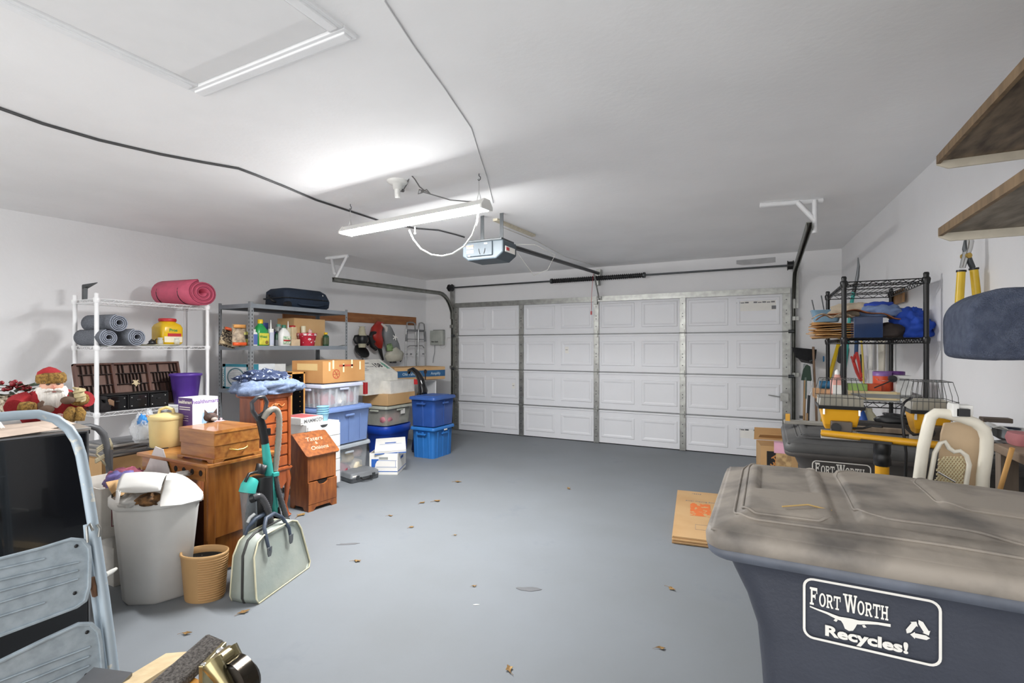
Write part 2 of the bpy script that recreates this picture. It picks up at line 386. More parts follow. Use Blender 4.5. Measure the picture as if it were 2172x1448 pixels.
m = MB(); m.tube([P(a, b, z=CEIL-.012)-Vector((ox, oy, oz)) for a, b in ((1060, 480), (1140, 512), (1200, 545), (1262, 563))], .004, 5); m.build('wire_run', M('bell_wire', 'd8d6cf', .5), t)
m = MB(); a = P(1050, 466, z=CEIL-.012); b = P(1132, 500, z=CEIL-.012); dx = b-a
m.box((a.x+b.x)/2, (a.y+b.y)/2, CEIL-.022, dx.length, .05, .022, rz=math.atan2(dx.y, dx.x)); tag(m.build('mounting_board', wood('pale_board', 'd3ccb8', 'bfb7a0', .8), bevel=.003), 'thin pale wooden board screwed to the ceiling above the opener', 'board')
# shop light
Lp = P(733, 497, d=4.16); Rp = P(1031, 450, d=3.37); zc = 2.375
a, b = Vector((Lp.x, Lp.y, zc)), Vector((Rp.x, Rp.y, zc)); dv = b-a; ang = math.atan2(dv.y, dv.x); ln = dv.length
t = thing('shop_light', 'lit white LED shop light hanging by chains below the ceiling', 'light', tuple((a+b)/2), ang)
m = MB(); m.prism([(-.067, .0), (-.03, .045), (.03, .045), (.067, .0)], ln, 'x'); m.build('housing', whitepl, t, bevel=.002)
lit = M('led_lens', 'ffffff', .5, var=0, emit=1)
lit.node_tree.nodes['Principled BSDF'].inputs['Emission Strength'].default_value = 115
m = MB(); m.prism([(-.063, .001), (-.061, -.005), (-.048, -.018), (.048, -.018), (.061, -.005), (.063, .001)], ln-.03, 'x'); m.build('lens', lit, t)
for sx in (-1, 1):
    m = MB(); m.prism([(-.067, -.018), (-.067, .005), (-.032, .05), (.032, .05), (.067, .005), (.067, -.018)], .02, 'x', (sx*ln/2, 0, 0)); m.build('end_cap', whitepl, t, bevel=.003)
    m = MB(); x = sx*(ln/2-.06); pts = [(x-.02, 0, .045), (x, 0, .11), (x, 0, CEIL-zc-.03)]; m.tube(pts, .0025, 5); m.tube([(x+.02, 0, .045), (x, 0, .11)], .0025, 5); m.build('hanging_chain', chrome, t)
    m = MB(); m.tube([(x, 0, CEIL-zc), (x, 0, CEIL-zc-.015), (x+.012, 0, CEIL-zc-.025), (x+.012, 0, CEIL-zc-.04), (x, 0, CEIL-zc-.048), (x-.01, 0, CEIL-zc-.038)], .003, 6); m.build('ceiling_hook', dsteel, t)
iv = Matrix.Rotation(-ang, 4, 'Z') @ Matrix.Translation(-(a+b)/2)
def lc(v): return iv @ Vector(v)
pts = [lc(P(px, py, d=dd)) for px, py, dd in ((868, 488, 3.8), (877, 508, 3.78), (893, 528, 3.74), (915, 540, 3.7), (938, 543, 3.66), (960, 538, 3.6), (985, 522, 3.52), (1002, 498, 3.46), (1012, 470, 3.42), (1014, 452, 3.4))]
m = MB(); m.tube(pts, .006, 7); m.build('power_cord', whitepl, t)
m = MB(); m.tube([lc(P(880, 480, d=3.76)), lc(P(880, 493, d=3.76))], .003, 5); m.ell(lc(P(880, 495, d=3.76)), (.008, .008, .008), 8, 6); m.build('pull_switch', whitepl, t)
# lamp holder on the ceiling and the plug-in cord
c = P(843, 384, z=CEIL)
t = thing('lamp_holder', 'white porcelain lamp holder with a plug adapter on the ceiling', 'lamp holder', tuple(c))
m = MB(); m.lathe([(.075, 0), (.075, -.008), (.06, -.02), (.035, -.025), (.03, -.06), (.022, -.06)], 24); m.build('base', whitepl, t)
m = MB(); m.cyl((0, 0, -.05), (0, 0, -.12), .022, .018); m.build('adapter', whitepl, t)
pts = [P(px, py, d=dd) for px, py, dd in ((848, 403, 3.72), (855, 404, 3.68), (862, 392, 3.6), (868, 377, 3.5), (873, 372, 3.45), (880, 380, 3.45), (890, 396, 3.5), (900, 404, 3.5))]
pts2 = [P(px, py, d=dd) for px, py, dd in ((896, 408, 3.5), (887, 411, 3.5), (889, 402, 3.5), (905, 406, 3.5), (914, 412, 3.5), (905, 402, 3.5), (893, 406, 3.5), (915, 412, 3.49), (935, 418, 3.47), (955, 424, 3.45), (990, 427, 3.42), (1015, 428, 3.4), (1028, 433, 3.38))]
m = MB(); m.tube(pts+pts2, .0045, 6); m.cyl(pts[0]-Vector((.01, 0, 0)), pts[1], .012); tag(m.build('light_cord', M('cord_grey', '6c6c6b', .5)), 'grey knotted power cord running from the ceiling socket to the shop light', 'cord')
m = MB(); m.tube([P(px, py, z=CEIL-.008) for px, py in ((-60, 205), (0, 230), (90, 262), (210, 297), (340, 327), (430, 344), (505, 357), (545, 372), (600, 394), (670, 424), (740, 447), (808, 469), (880, 484), (930, 488), (965, 497), (985, 503))], .008, 7)
tag(m.build('ceiling_cable', M('cable_dark', '4a4a4b', .5)), 'long dark extension cable stapled across the white ceiling', 'cable')
# ================================================================ GENERIC CONTAINERS
def carton(name, label, cat, q, mat=card, group=None, flaps=False, rz=0, tape=True):
    x, y, z, w, l, h = q
    t = thing(name, label, cat, (x, y, z), rz, group); m = MB()
    th = .004
    m.box(0, 0, 0, w, l, th); m.box(-w/2+th/2, 0, th, th, l, h-th); m.box(w/2-th/2, 0, th, th, l, h-th); m.box(0, -l/2+th/2, th, w-2*th, th, h-th); m.box(0, l/2-th/2, th, w-2*th, th, h-th)
    m.build('box_body', mat, t, bevel=.0015, seg=1)
    if not flaps:
        m = MB(); g = .003; m.box(0, -l/4-g/4, h, w, l/2-g, .004); m.box(0, l/4+g/4, h, w, l/2-g, .004); m.build('top_flaps', mat, t)
        if tape: m = MB(); m.box(0, 0, h+.004, w, .05, .001); m.build('packing_tape', tapem, t)
    return t
def tote(name, label, cat, q, body, lid=None, group=None, clear=False, taper=.06, ribs=True, n=5, rz=0, lidh=.035, handle=True, wall=.006):
    x, y, z, w, l, h = q
    t = thing(name, label, cat, (x, y, z), rz, group); m = MB()
    hb = h-(lidh if lid else 0); k = taper; r = .035
    bw, bl = w-.03, l-.03
    lv = [(rr(bw*(1-k), bl*(1-k), r, 4), 0), (rr(bw*(1-k*.4), bl*(1-k*.4), r, 4), hb*.62), (rr(bw, bl, r, 4), hb*.96), (rr(w, l, r, 4), hb*.965), (rr(w, l, r, 4), hb)]
    inn = [(rr(bw-2*wall, bl-2*wall, r, 4), hb), (rr(bw*(1-k)-2*wall, bl*(1-k)-2*wall, r, 4), wall)]
    m.lz(lv+inn, cap0=True, cap1=True); m.build('tub', body, t)
    if ribs:
        m = MB()
        for s in range(n):
            f = (s+.5)/n-.5
            for zz0, zz1, kk0, kk1 in ((.0, hb*.62, k, k*.4), (hb*.62, hb*.9, k*.4, k*.1)):
                for (ax, sg) in (('x', 1), ('y', -1), ('x', -1)):
                    W0 = bw*(1-kk0)/2+.001; W1 = bw*(1-kk1)/2+.001; L0 = bl*(1-kk0)/2+.001; L1 = bl*(1-kk1)/2+.001
                    ww = .016
                    if ax == 'x': m.loft([[(sg*W0, f*bl*.82-ww, zz0), (sg*(W0+.004), f*bl*.82-ww*.6, zz0), (sg*(W0+.004), f*bl*.82+ww*.6, zz0), (sg*W0, f*bl*.82+ww, zz0)], [(sg*W1, f*bl*.82-ww, zz1), (sg*(W1+.004), f*bl*.82-ww*.6, zz1), (sg*(W1+.004), f*bl*.82+ww*.6, zz1), (sg*W1, f*bl*.82+ww, zz1)]], sm=False)
                    else: m.loft([[(f*bw*.82-ww, sg*L0, zz0), (f*bw*.82-ww*.6, sg*(L0+.004), zz0), (f*bw*.82+ww*.6, sg*(L0+.004), zz0), (f*bw*.82+ww, sg*L0, zz0)], [(f*bw*.82-ww, sg*L1, zz1), (f*bw*.82-ww*.6, sg*(L1+.004), zz1), (f*bw*.82+ww*.6, sg*(L1+.004), zz1), (f*bw*.82+ww, sg*L1, zz1)]], sm=False)
        m.build('ribs', body, t)
    if lid:
        m = MB(); z0 = h-lidh
        m.lz([(rr(w+.014, l+.014, r, 4), z0-.012), (rr(w+.016, l+.016, r, 4), z0+.004), (rr(w+.004, l+.004, r, 4), z0+lidh*.7), (rr(w-.02, l-.02, r, 4), z0+lidh*.75), (rr(w-.05, l-.05, r, 4), z0+lidh*.5), (rr(w-.09, l-.09, r, 4), z0+lidh*.5), (rr(w-.11, l-.11, r, 4), h)], cap0=True)
        m.build('lid', lid, t)
    if handle:
        m = MB(); m.box(0, -l/2-.008, hb*.80, min(w, .3)*.45, .03, .022); m.build('handle', lid or body, t, bevel=.006)
        m = MB(); m.box(w/2+.004, 0, hb*.80, .02, .12, .022); m.build('handle', lid or body, t, bevel=.006)
    return t
def wire_shelf(t, w, d, z, mat, name='wire_shelf', pitch=.026, r=.0022, zz=.03):
    m = MB()
    for dz in (0, -zz):
        pts = [(-w/2, -d/2, dz), (w/2, -d/2, dz), (w/2, d/2, dz), (-w/2, d/2, dz)]
        for i in range(4): m.cyl(pts[i], pts[(i+1) % 4], r*1.6, n=6)
    for (p, q) in (((-w/2, -d/2), (w/2, -d/2)), ((w/2, -d/2), (w/2, d/2)), ((w/2, d/2), (-w/2, d/2)), ((-w/2, d/2), (-w/2, -d/2))):
        L_ = math.hypot(q[0]-p[0], q[1]-p[1]); k = max(2, int(L_/.035)); zpts = []
        for i in range(k+1): zpts.append((p[0]+(q[0]-p[0])*i/k, p[1]+(q[1]-p[1])*i/k, -zz if i % 2 else 0))
        m.tube(zpts, r, 4)
    # long axis wires
    k = int(min(w, d)/pitch)
    for i in range(1, k):
        f = i/k-.5
        if w < d: m.cyl((f*w, -d/2, .002), (f*w, d/2, .002), r, n=5)
        else: m.cyl((-w/2, f*d, .002), (w/2, f*d, .002), r, n=5)
    for f in (-.33, 0, .33):
        if w < d: m.cyl((-w/2, f*d, -.003), (w/2, f*d, -.003), r*1.5, n=5)
        else: m.cyl((f*w, -d/2, -.003), (f*w, d/2, -.003), r*1.5, n=5)
    return m.build(name, mat, t, loc=(0, 0, z))
def posts(t, w, d, h, r, mat, levels, foot=True):
    for sx in (-1, 1):
        for sy in (-1, 1):
            m = MB(); m.cyl((sx*w/2, sy*d/2, .0), (sx*w/2, sy*d/2, h), r, n=14); p = m.build('post', mat, t)
            for z in levels: m = MB(); m.lathe([(r*1.25, -.03), (r*1.6, 0), (r*1.35, .012)], 14, (sx*w/2, sy*d/2, z-.005)); m.build('collar', mat, p)
            m = MB(); m.lathe([(r*1.05, 0), (r*1.1, .01), (r*.8, .018)], 14, (sx*w/2, sy*d/2, h)); m.build('post_cap', mat, p)
# ================================================================ WHITE WIRE SHELF
wy0, wy1 = atx(205, -5.05), atx(440, -5.05); wx0, wx1 = -5.43, -5.05
WZ = [.30, .855, 1.425, 1.83]
wm = M('white_enamel_wire', 'e8e9ea', .3, var=.01)
t = thing('wire_shelving', 'white wire shelving unit with three shelves in view, behind the winter doll', 'shelving', ((wx0+wx1)/2, (wy0+wy1)/2, 0))
posts(t, wx1-wx0, wy1-wy0, 1.86, .0165, wm, WZ)
for z in WZ: wire_shelf(t, wx1-wx0-.01, wy1-wy0-.01, z, wm)
def spiral(name, label, cat, c, r, ln, mt_out, mt_edge, turns, th, ax, strap=None, group=None, squash=1, tilt=0):
    """a rolled mat whose axis points along the angle ax on the shelf, end face towards +X"""
    t = thing(name, label, cat, c, ax, group); pts = []; N = int(turns*22)
    for i in range(N+1):
        a = 2*PI*turns*i/N+PI*.6; q = r-(r*.72)*(i/N); pts.append((q*math.cos(a), (q*math.sin(a))*squash))
    m = MB()
    def f(u, v):
        k = min(int(u*N+.5), N); return (ln*(v-.5), pts[k][0], pts[k][1]+r*squash)
    m.sheet(N, 3, f, th); m.build('mat_roll', mt_out, t)
    # edge line: rug binding; on the pink mat, painted shade of the gaps
    for s in (-1,):
        m = MB()
        m.tube([(ln*.5+.0, p[0], p[1]+r*squash) for p in pts], min(th*.42, .0045), 5); m.build('edge', mt_edge, t)
    if strap:
        for fx in strap:
            m = MB(); ring = [(ln*fx, (r+.006)*math.cos(2*PI*i/28), (r+.006)*math.sin(2*PI*i/28)*squash+r*squash) for i in range(28)]; m.tube(ring, .005, 5, closed=True); m.build('strap', black, t)
    return t
pinkm = M('foam_pink', 'c4566f', .7, var=.05, scale=20); pinkd = M('foam_pink_end', 'b84a66', .8, var=.05)
py_ = atx(400, -5.03)
spiral('exercise_mat', 'thick rolled pink exercise mat with black straps on top of the white shelf', 'mat', (-5.22, atx(392, -5.22), WZ[3]+.006), .155, .50, pinkm, M('foam_gap_shade', '8c2f48', .8), 2.7, .033, math.radians(8), strap=(-.36, .22), squash=.78)
rug = M('rug_grey', '82868e', .95, var=.3, scale=240, bump=.8, bscale=300, col2='5a5f68', lo=.45, hi=.55); ruge = M('rug_edge', 'aab2c2', .95, var=.2, scale=200); rugb = M('rug_binding', '3d4048', .9)
for px, x, z, r_, L_, lab in ((231, -4.99, WZ[2]+.004, .070, .36, 'rolled grey-blue rug lying lowest left on the white shelf'), (291, -4.99, WZ[2]+.004, .076, .34, 'rolled grey-blue rug at the right beside the oval tray'), (253, -4.99, WZ[2]+.128, .074, .40, 'rolled grey-blue rug resting on top of two others')):
    ca, sa = math.cos(.1), math.sin(.1); yy = atx(px, x); spiral('rolled_rug', lab, 'rug', (x-L_/2*ca, yy-L_/2*sa, z), r_, L_, rug, ruge, 3.6, .010, .1, group='rolled rugs on the white wire shelf')
# jar, tray, little glass jars
yy = atx(355, -5.17); d = dep(-5.17, yy)
t = thing('snack_jar', 'yellow plastic jar with a red lid on the white shelf', 'jar', (-5.17, yy, WZ[2]+.02)); w_ = 44*d/F
m = MB(); m.lz([(rr(w_*.86, w_*.86, .03), 0), (rr(w_, w_, .035), .015), (rr(w_, w_, .035), .16), (rr(w_*.9, w_*.9, .04), .19), (ov(w_*.68, w_*.68, 20), .205), (ov(w_*.68, w_*.68, 20), .21)] if 0 else [(rr(w_*.86, w_*.86, .03), 0), (rr(w_, w_, .035), .015), (rr(w_, w_, .035), .16), (rr(w_*.92, w_*.92, .05), .19), (rr(w_*.7, w_*.7, .07), .21), (rr(w_*.66, w_*.66, .07), .222)]); m.build('body', M('jar_yellow', 'dcb31b', .25, var=.04), t)
m = MB(); m.lathe([(w_*.36, 0), (w_*.37, .004), (w_*.37, .026), (w_*.34, .03)], 24, (0, 0, .22)); m.build('lid', red, t)
m = MB(); m.box(w_/2+.001, 0, .02, .003, w_*.8, .055); m.build('label', M('label_pale', 'e6ddc2', .5), t)
m = MB(); m.box(w_/2+.002, .01, .075, .003, w_*.6, .03); m.build('label_band', red, t)
txt('lettering', 'Pros', .04, (w_/2+.002, .0, .135), '+x', green, t, bold=.001)
yy = atx(338, -5.17)
t = thing('tray', 'oval pale tray lying under the yellow jar on the white shelf', 'tray', (-5.17, yy, WZ[2]+.004))
m = MB(); m.lz([(ov(.22, .30), 0), (ov(.26, .36), .010), (ov(.27, .38), .016), (ov(.25, .36), .016), (ov(.21, .30), .007)]); m.build('tray_body', M('tray_cream', 'cfcdb8', .3), t)
for k, px in enumerate((340, 346, 375)):
    x = -5.06 if k != 1 else -5.12; yy = atx(px, x); m = MB()
    m.lathe([(.02, 0), (.024, .006), (.024, .034), (.018, .042), (.018, .048), (.021, .05), (.021, .06), (.0, .062)], 14)
    o = m.build('glass_jar', M('glass_clear', 'dfe6e6', .05, alpha=.45, var=.02), None, loc=(x, yy, WZ[2]+.022)); tag(o, ['small clear glass jar nearest the front edge of the oval tray', 'small clear glass jar behind its twin on the oval tray', 'small clear glass jar in front of the yellow jar on the tray'][k], 'jar', 'little glass jars on the tray')
m = MB(); yy = atx(323, -5.06); m.blob((0, 0, 0), (.02, .035, .022), .5, 3, 4, 14, 8); m.tube([(0, -.03, .02), (.01, -.01, .045), (0, .02, .03), (-.01, .04, .05)], .005, 5)
tag(m.build('figurine', black, None, loc=(-5.06, yy, WZ[2]+.02)), 'tiny black and silver figurine between rolled rug and jars', 'figurine')
# printer's tray leaning against the wall
tw = wood('dark_walnut', '6b4638', '4a2f28', .6, (1, 8, 1), 6)
yl, yr = atx(157, -5.25), atx(392, -5.25); Wt = 1.0; Ht = .42
t = thing('type_tray', 'dark brown wooden printer type tray with many small compartments, leaning on the white shelf', 'tray', (-5.29, (atx(164, -5.3)+atx(388, -5.3))/2, WZ[1]+.006), rot=(0, -.28, 0)); Wt = atx(388, -5.3)-atx(164, -5.3)
m = MB(); m.box(-.006, 0, 0, .006, Wt, Ht); m.build('back_panel', wood('walnut_back', '80655a', '6a4f45', .7), t)
m = MB(); D_ = .03
for (y, z, w, h) in ((0, 0, Wt, .016), (0, Ht-.016, Wt, .016), (-Wt/2+.01, 0, .02, Ht), (Wt/2-.01, 0, .02, Ht), (-Wt/6, 0, .022, Ht), (Wt/6, 0, .022, Ht)): m.box(D_/2, y, z, D_+.006, w, h)
m.build('frame', tw, t, bevel=.001)
m = MB(); random.seed(3)
for s in range(3):
    y0 = -Wt/2+.02+s*Wt/3; y1 = y0+Wt/3-.03; zlev = [0.016, .115, .215, .315, Ht-.016]
    for k in range(4):
        if k: m.box(D_/2-.002, (y0+y1)/2, zlev[k], D_-.004, y1-y0, .005)
        nn = random.choice([7, 8, 9])
        for i in range(1, nn):
            if random.random() < .22: continue
            y = y0+(y1-y0)*i/nn; m.box(D_/2-.002, y, zlev[k], D_-.004, .004, zlev[k+1]-zlev[k])
m.build('dividers', M('divider_shade', '2c1d19', .7), t)  # near-black colour paints the compartment shadows onto the dividers
m = MB(); m.ell((D_+.004, .02, Ht*.52), (.006, .02, .026), 12, 8)
for a in range(5): m.cyl((D_+.004, .02, Ht*.52), (D_+.004, .02+.034*math.cos(a*1.256+.9), Ht*.52+.034*math.sin(a*1.256+.9)), .006, n=6)
m.build('turtle_charm', M('shell_cream', 'ddc9a0', .5), t)
yc = atx(312, -5.05)
t = thing('drawer_caddy', 'black plastic three-drawer cabinet in front of the brown type tray', 'drawer unit', (-5.10, atx(298, -5.03), WZ[1]+.006)); W3 = .50
m = MB(); m.box(-.06, 0, 0, .2, W3, .008); m.box(-.06, 0, .135, .2, W3, .008)
for k in range(4): m.box(-.06, -W3/2+.004+k*(W3-.008)/3, 0, .2, .008, .14)
m.box(-.155, 0, 0, .008, W3, .14); m.build('case', black, t)
for k in range(3):
    y = -W3/2+(k+.5)*W3/3; m = MB(); m.box(-.055, y, .01, .19, W3/3-.018, .118); o = m.build('drawer', blackg, t, bevel=.004)
    m = MB(); m.box(.044, y, .075, .012, .03, .012); m.build('drawer_pull', black, o, bevel=.002)
    m = MB()
    for dy, dz in ((-.055, .105), (-.055, .03), (.055, .105), (.055, .03)): m.ell((.042, y+dy, dz), (.004, .006, .006), 8, 6)
    m.build('rivets', steel, o)
t = thing('felt_bundle', 'small crumpled dark cloth and brown paper left of the black drawer cabinet', 'cloth', (-5.12, atx(222, -5.05), WZ[1]+.006))
m = MB(); m.blob((0, 0, 0), (.09, .07, .06), .4, 2.5, 2, 20, 12); m.build('cloth', M('black_cloth', '201c1d', .95), t)
m = MB(); m.sheet(6, 3, lambda u, v: (.05+.02*math.sin(u*5), .02+.1*u, .05+.05*v+.01*math.sin(u*9)), .003); m.build('paper_scrap', M('kraft', '8a6c54', .9), t)
# purple bucket
yy = atx(394, -5.14); d = dep(-5.14, yy)
t = thing('bucket', 'purple plastic bucket standing on the lowest white wire shelf', 'bucket', (-5.14, yy, WZ[1]+.006)); r_ = 29*d/F
m = MB(); m.lathe([(r_*.72, 0), (r_*.95, .27), (r_*1.04, .275), (r_*1.04, .295), (r_*.96, .297), (r_*.93, .27), (r_*.70, .006)], 32); m.build('bucket_body', purple, t)
# metal hook or funnel on the wall above
p = P(180, 612, x=-5.55)
t = thing('shelf_bracket', 'black metal bracket sticking out of the wall above the white shelf', 'bracket', tuple(p))
m = MB(); m.prism([(-.02, -.10), (.012, -.10), (.02, .02), (.02, .03), (-.02, .03)], .03, 'y'); m.build('wall_plate', dsteel, t)
m = MB(); m.loft([[(.0, -.02, .0), (.0, .02, .0), (.0, .02, .035), (.0, -.02, .035)], [(.17, .02, .045), (.17, .026, .045), (.17, .026, .05), (.17, .02, .05)]], sm=False); m.build('arm', dsteel, t)
# ================================================================ GREY BOLTLESS SHELF
gx0, gx1 = -5.36, -4.82; gy0, gy1 = atx(531, -4.82), atx(737, -4.82)
GZ = [.12, .955, 1.42, 1.865]
gm = M('shelf_grey', '858c93', .45, .1, var=.05); gp = M('shelf_post_grey', '8c9093', .45, .1, var=.1)
t = thing('metal_shelving', 'tall grey boltless steel shelving unit carrying bottles and a suitcase', 'shelving', ((gx0+gx1)/2, (gy0+gy1)/2, 0)); W, D2 = gx1-gx0, gy1-gy0
for sx in (-1, 1):
    for sy in (-1, 1):
        m = MB(); x, y = sx*W/2, sy*D2/2
        m.box(x-sx*.0, y-sy*.018, 0, .003, .036, 1.90); m.box(x-sx*.018, y, 0, .036, .003, 1.90); p = m.build('post', gp, t)
        m = MB()
        for k in range(46):
            z = .03+k*.04; m.box(x+sx*.002, y-sy*.02, z, .001, .008, .02); m.box(x-sx*.02, y+sy*.002, z, .008, .001, .02)
        m.build('slots', M('slot_light', 'c8c9c9', .6) if 0 else M('slot_dark', '2b2c2e', .8), p)
for z in GZ:
    m = MB(); m.box(0, 0, z-.012, W-.01, D2-.01, .012); b = m.build('shelf_board', M('particle_board_dark', '4a4b4d', .8), t)
    m = MB()
    for sx in (-1, 1): m.box(sx*W/2, 0, z-.032, .006, D2-.01, .045)
    for sy in (-1, 1): m.box(0, sy*D2/2, z-.032, W-.01, .006, .045)
    m.build('rim_beam', gm, t)
# suitcase
navy = M('navy_nylon', '1c2b3e', .75, var=.2, scale=5, bump=.3, bscale=80)
x_ = -4.95; ya, yb = atx(611, x_), atx(702, x_); zc = GZ[3]+.014
t = thing('suitcase', 'dark navy soft suitcase lying flat on top of the grey shelf', 'suitcase', (x_-.24, (ya+yb)/2, zc), math.radians(-4)); L_ = yb-ya; t.scale = (1, 1, 1.2)
m = MB()
lv = []
for z, a, b in ((0, .40, L_*.93), (.03, .45, L_), (.09, .46, L_), (.11, .45, L_*.99), (.17, .43, L_*.93), (.20, .36, L_*.80), (.205, .2, L_*.6)):
    lv.append(([(x, y+.02*math.sin(z*20)) for x, y in rr(a, b, .07, 5)], z))
m.lz(lv); m.build('case_body', navy, t, loc=(0, 0, 0))
m = MB(); m.tube([(x, y, .10) for x, y in rr(.468, L_+.01, .07, 6)], .006, 6, closed=True); m.build('zip_piping', black, t)
m = MB(); m.tube([(.235, -.15, .05), (.26, -.12, .04), (.262, .1, .035), (.24, .25, .06)], .012, 6); m.build('pocket_welt', navy, t)
m = MB(); m.tube([(.05, -L_/2-.0, .06), (.06, -L_/2-.05, .07), (-.02, -L_/2-.055, .12), (-.08, -L_/2, .13)], .012, 6); m.build('carry_handle', black, t)
for dz in (.05, .10, .15): m = MB(); m.ell((.232, .2, dz), (.006, .01, .01), 8, 6); m.build('stud', chrome, t)
for yk in (-L_/2+.04,): m = MB(); m.cyl((.19, yk, .03), (.25, yk, .03), .035, n=16); m.build('wheel', black, t)
# bottles helper
def bottle(name, label, cat, px, x, h, w, prof, body, cap=None, caph=.03, capr=.4, z=GZ[2], lab=None, labz=(.2, .6), flat=.7, group=None, dy=0, d2=None):
    y = atx(px, x)+dy; t = thing(name, label, cat, (x, y, z+.001), 0, group); m = MB()
    m.lz([(rr(w*a*flat, w*a, w*.28*min(a, 1)), h*b) for a, b in prof]); m.build('bottle_body', body, t)
    if lab:
        m = MB(); z0, z1 = h*labz[0], h*labz[1]; m.lz([(rr(w*flat+.003, w+.003, w*.28), z0), (rr(w*flat+.003, w+.003, w*.28), z1)]); m.build('label', lab, t)
    if cap: m = MB(); m.lathe([(w*capr*.5, 0), (w*capr*.5, caph*.9), (w*capr*.4, caph)], 14, (0, 0, h)); m.build('cap', cap, t)
    return t
jug = [(.9, 0), (1, .03), (1, .6), (.9, .75), (.55, .9), (.35, .95), (.35, 1)]
cyl_ = [(.95, 0), (1, .02), (1, .86), (.7, .94), (.35, .97), (.33, 1)]
fx = -4.90
# bags and bottles left of the front post, then to the right
def pouch(name, label, px, x, w, h, th, mt, z=GZ[2], lean=0, cat='bag', band=None, top=None):
    y = atx(px, x); t = thing(name, label, cat, (x, y, z+.001), rot=(lean, 0, 0)); m = MB()
    m.sheet(8, 10, lambda u, v: (th*.5*math.sin(PI*min(v*1.2+.1, 1))*math.cos(PI*(u-.5))+.01*math.sin(u*9+v*5), (u-.5)*w*(1-.15*v**3), v*h), .004)
    m.sheet(8, 10, lambda u, v: (-th*.5*math.sin(PI*min(v*1.2+.1, 1))*math.cos(PI*(u-.5))+.005, (u-.5)*w*(1-.15*v**3), v*h), .004)
    m.build('bag_body', mt, t)
    if band: m = MB(); m.sheet(8, 2, lambda u, v: (th*.5*math.sin(PI*.4)*math.cos(PI*(u-.5))+.012+.01*math.sin(u*9), (u-.5)*w*.98, h*(.06+.14*v)), .003); m.build('printed_band', band, t)
    if top: m = MB(); m.sheet(8, 2, lambda u, v: (th*.3*math.cos(PI*(u-.5))+.014, (u-.5)*w*.86, h*(.84+.15*v)), .003); m.build('bag_top', top, t)
    return t
mesh_m = M('net_black', '3a3330', .8, var=.8, scale=60, col2='b8a88c', lo=.47, hi=.53)
pouch('produce_bag', 'dark net bag slumped at the left end of the bottle shelf', 481, -5.10, .20, .2, .08, mesh_m, lean=-.3, band=M('tan_band', 'c8b490', .6), top=orange)
pouch('seed_bag', 'tan and orange printed bag standing among the garden bottles', 507, -4.92, .16, .235, .07, M('tan_print', 'b8a48a', .55, var=.4, scale=22, col2='7c6d5c'), band=orange, top=M('orange_print', 'd89a52', .5))
bottle('spray_bottle', 'yellow and black bottle just left of the front shelf post', 'bottle', 521, -4.93, .17, .055, cyl_, M('label_yellowgreen', 'c9c763', .4), M('cap_white', 'e4e2da', .4), lab=M('lab_dark', '3c3b33', .5), labz=(.5, .75))
bottle('spray_bottle', 'white bottle with a blue label right of the front shelf post', 'bottle', 540, fx, .17, .055, cyl_, whitepl, whitepl, .02, lab=M('lab_blue', '5a6fb0', .4), labz=(.15, .8))
t = bottle('weedkiller_jug', 'large green jug with a yellow cap and yellow label', 'jug', 552, fx-.03, .255, .145, jug, M('jug_green', '2f9a53', .3), yellow, .045, .38, lab=None)
m = MB(); m.sheet(8, 8, lambda u, v: (.053, (u-.5)*.12+.01, .02+.13*v), .003); m.build('label', M('lab_yellow', 'd9d34e', .4, var=.1, scale=30), t)
txt('lettering', 'Weed', .035, (.056, 0, .11), '+x', green, t, bold=.001); m = MB(); m.ell((.056, .04, .05), (.003, .02, .02), 10, 6); m.build('weed_picture', M('pic_brown', '8a6a2c', .6), t)
m = MB(); m.tube([(0, .05, .20), (0, .085, .18), (0, .088, .12), (0, .07, .09)], .012, 8); m.build('grip', M('jug_green', '2f9a53', .3), t)
bottle('cleaner_box', 'upright dark blue box behind the large green jug', 'box', 562, fx-.12, .27, .075, [(1, 0), (1, 1)], M('box_navy', '2b3f78', .5), flat=.5)
t = bottle('caulk_tube', 'white caulk tube with a pointed nozzle beside the green jug', 'tube', 574.5, fx, .2, .05, [(1, 0), (1, 1)], whitepl, flat=1, lab=M('lab_lav', 'c4cadb', .4), labz=(.1, .8))
m = MB(); m.cyl((0, 0, .2), (0, 0, .3), .009, .003); m.build('nozzle', whitepl, t)
bottle('oil_bottle', 'slim dark blue bottle right of the white caulk tube', 'bottle', 582, fx-.08, .18, .05, cyl_, M('bt_navy', '35365f', .35), black, .02)
bottle('polish_bottle', 'dark green bottle with a grey label behind the white jug', 'bottle', 588, fx-.04, .16, .055, cyl_, M('bt_green', '27503a', .35), black, .02, lab=M('lab_grey', '70757a', .5), labz=(.1, .5))
bottle('aerosol_can', 'pale aerosol can standing behind the white jug', 'can', 591, fx-.14, .235, .07, [(1, 0), (1, .9), (.7, .97), (.5, 1)], M('can_grey', 'b8bcb8', .35), M('cap_green', '6f9f92', .4), .03, .7, flat=1)
t = bottle('spray_jug', 'white jug with a dark green cap and a printed garden label', 'jug', 602, fx-.01, .215, .135, jug, whitepl, M('cap_dkgreen', '3f7b62', .4), .035, .36)
m = MB(); m.sheet(6, 6, lambda u, v: (.05, (u-.5)*.1+.005, .03+.09*v), .003); m.build('label', M('lab_leafy', '6f9f7a', .5, var=.5, scale=40, col2='d8dcc8'), t)
m = MB(); m.sheet(4, 2, lambda u, v: (.053, (u-.5)*.09, .065+.015*v), .003); m.build('label_band', red, t)
t = bottle('glue_bottle', 'cream glue tube with a pointed tip behind the white jug', 'tube', 611, fx-.08, .22, .05, [(1, 0), (1, 1)], M('cream_p', 'dcd6b8', .4), flat=1)
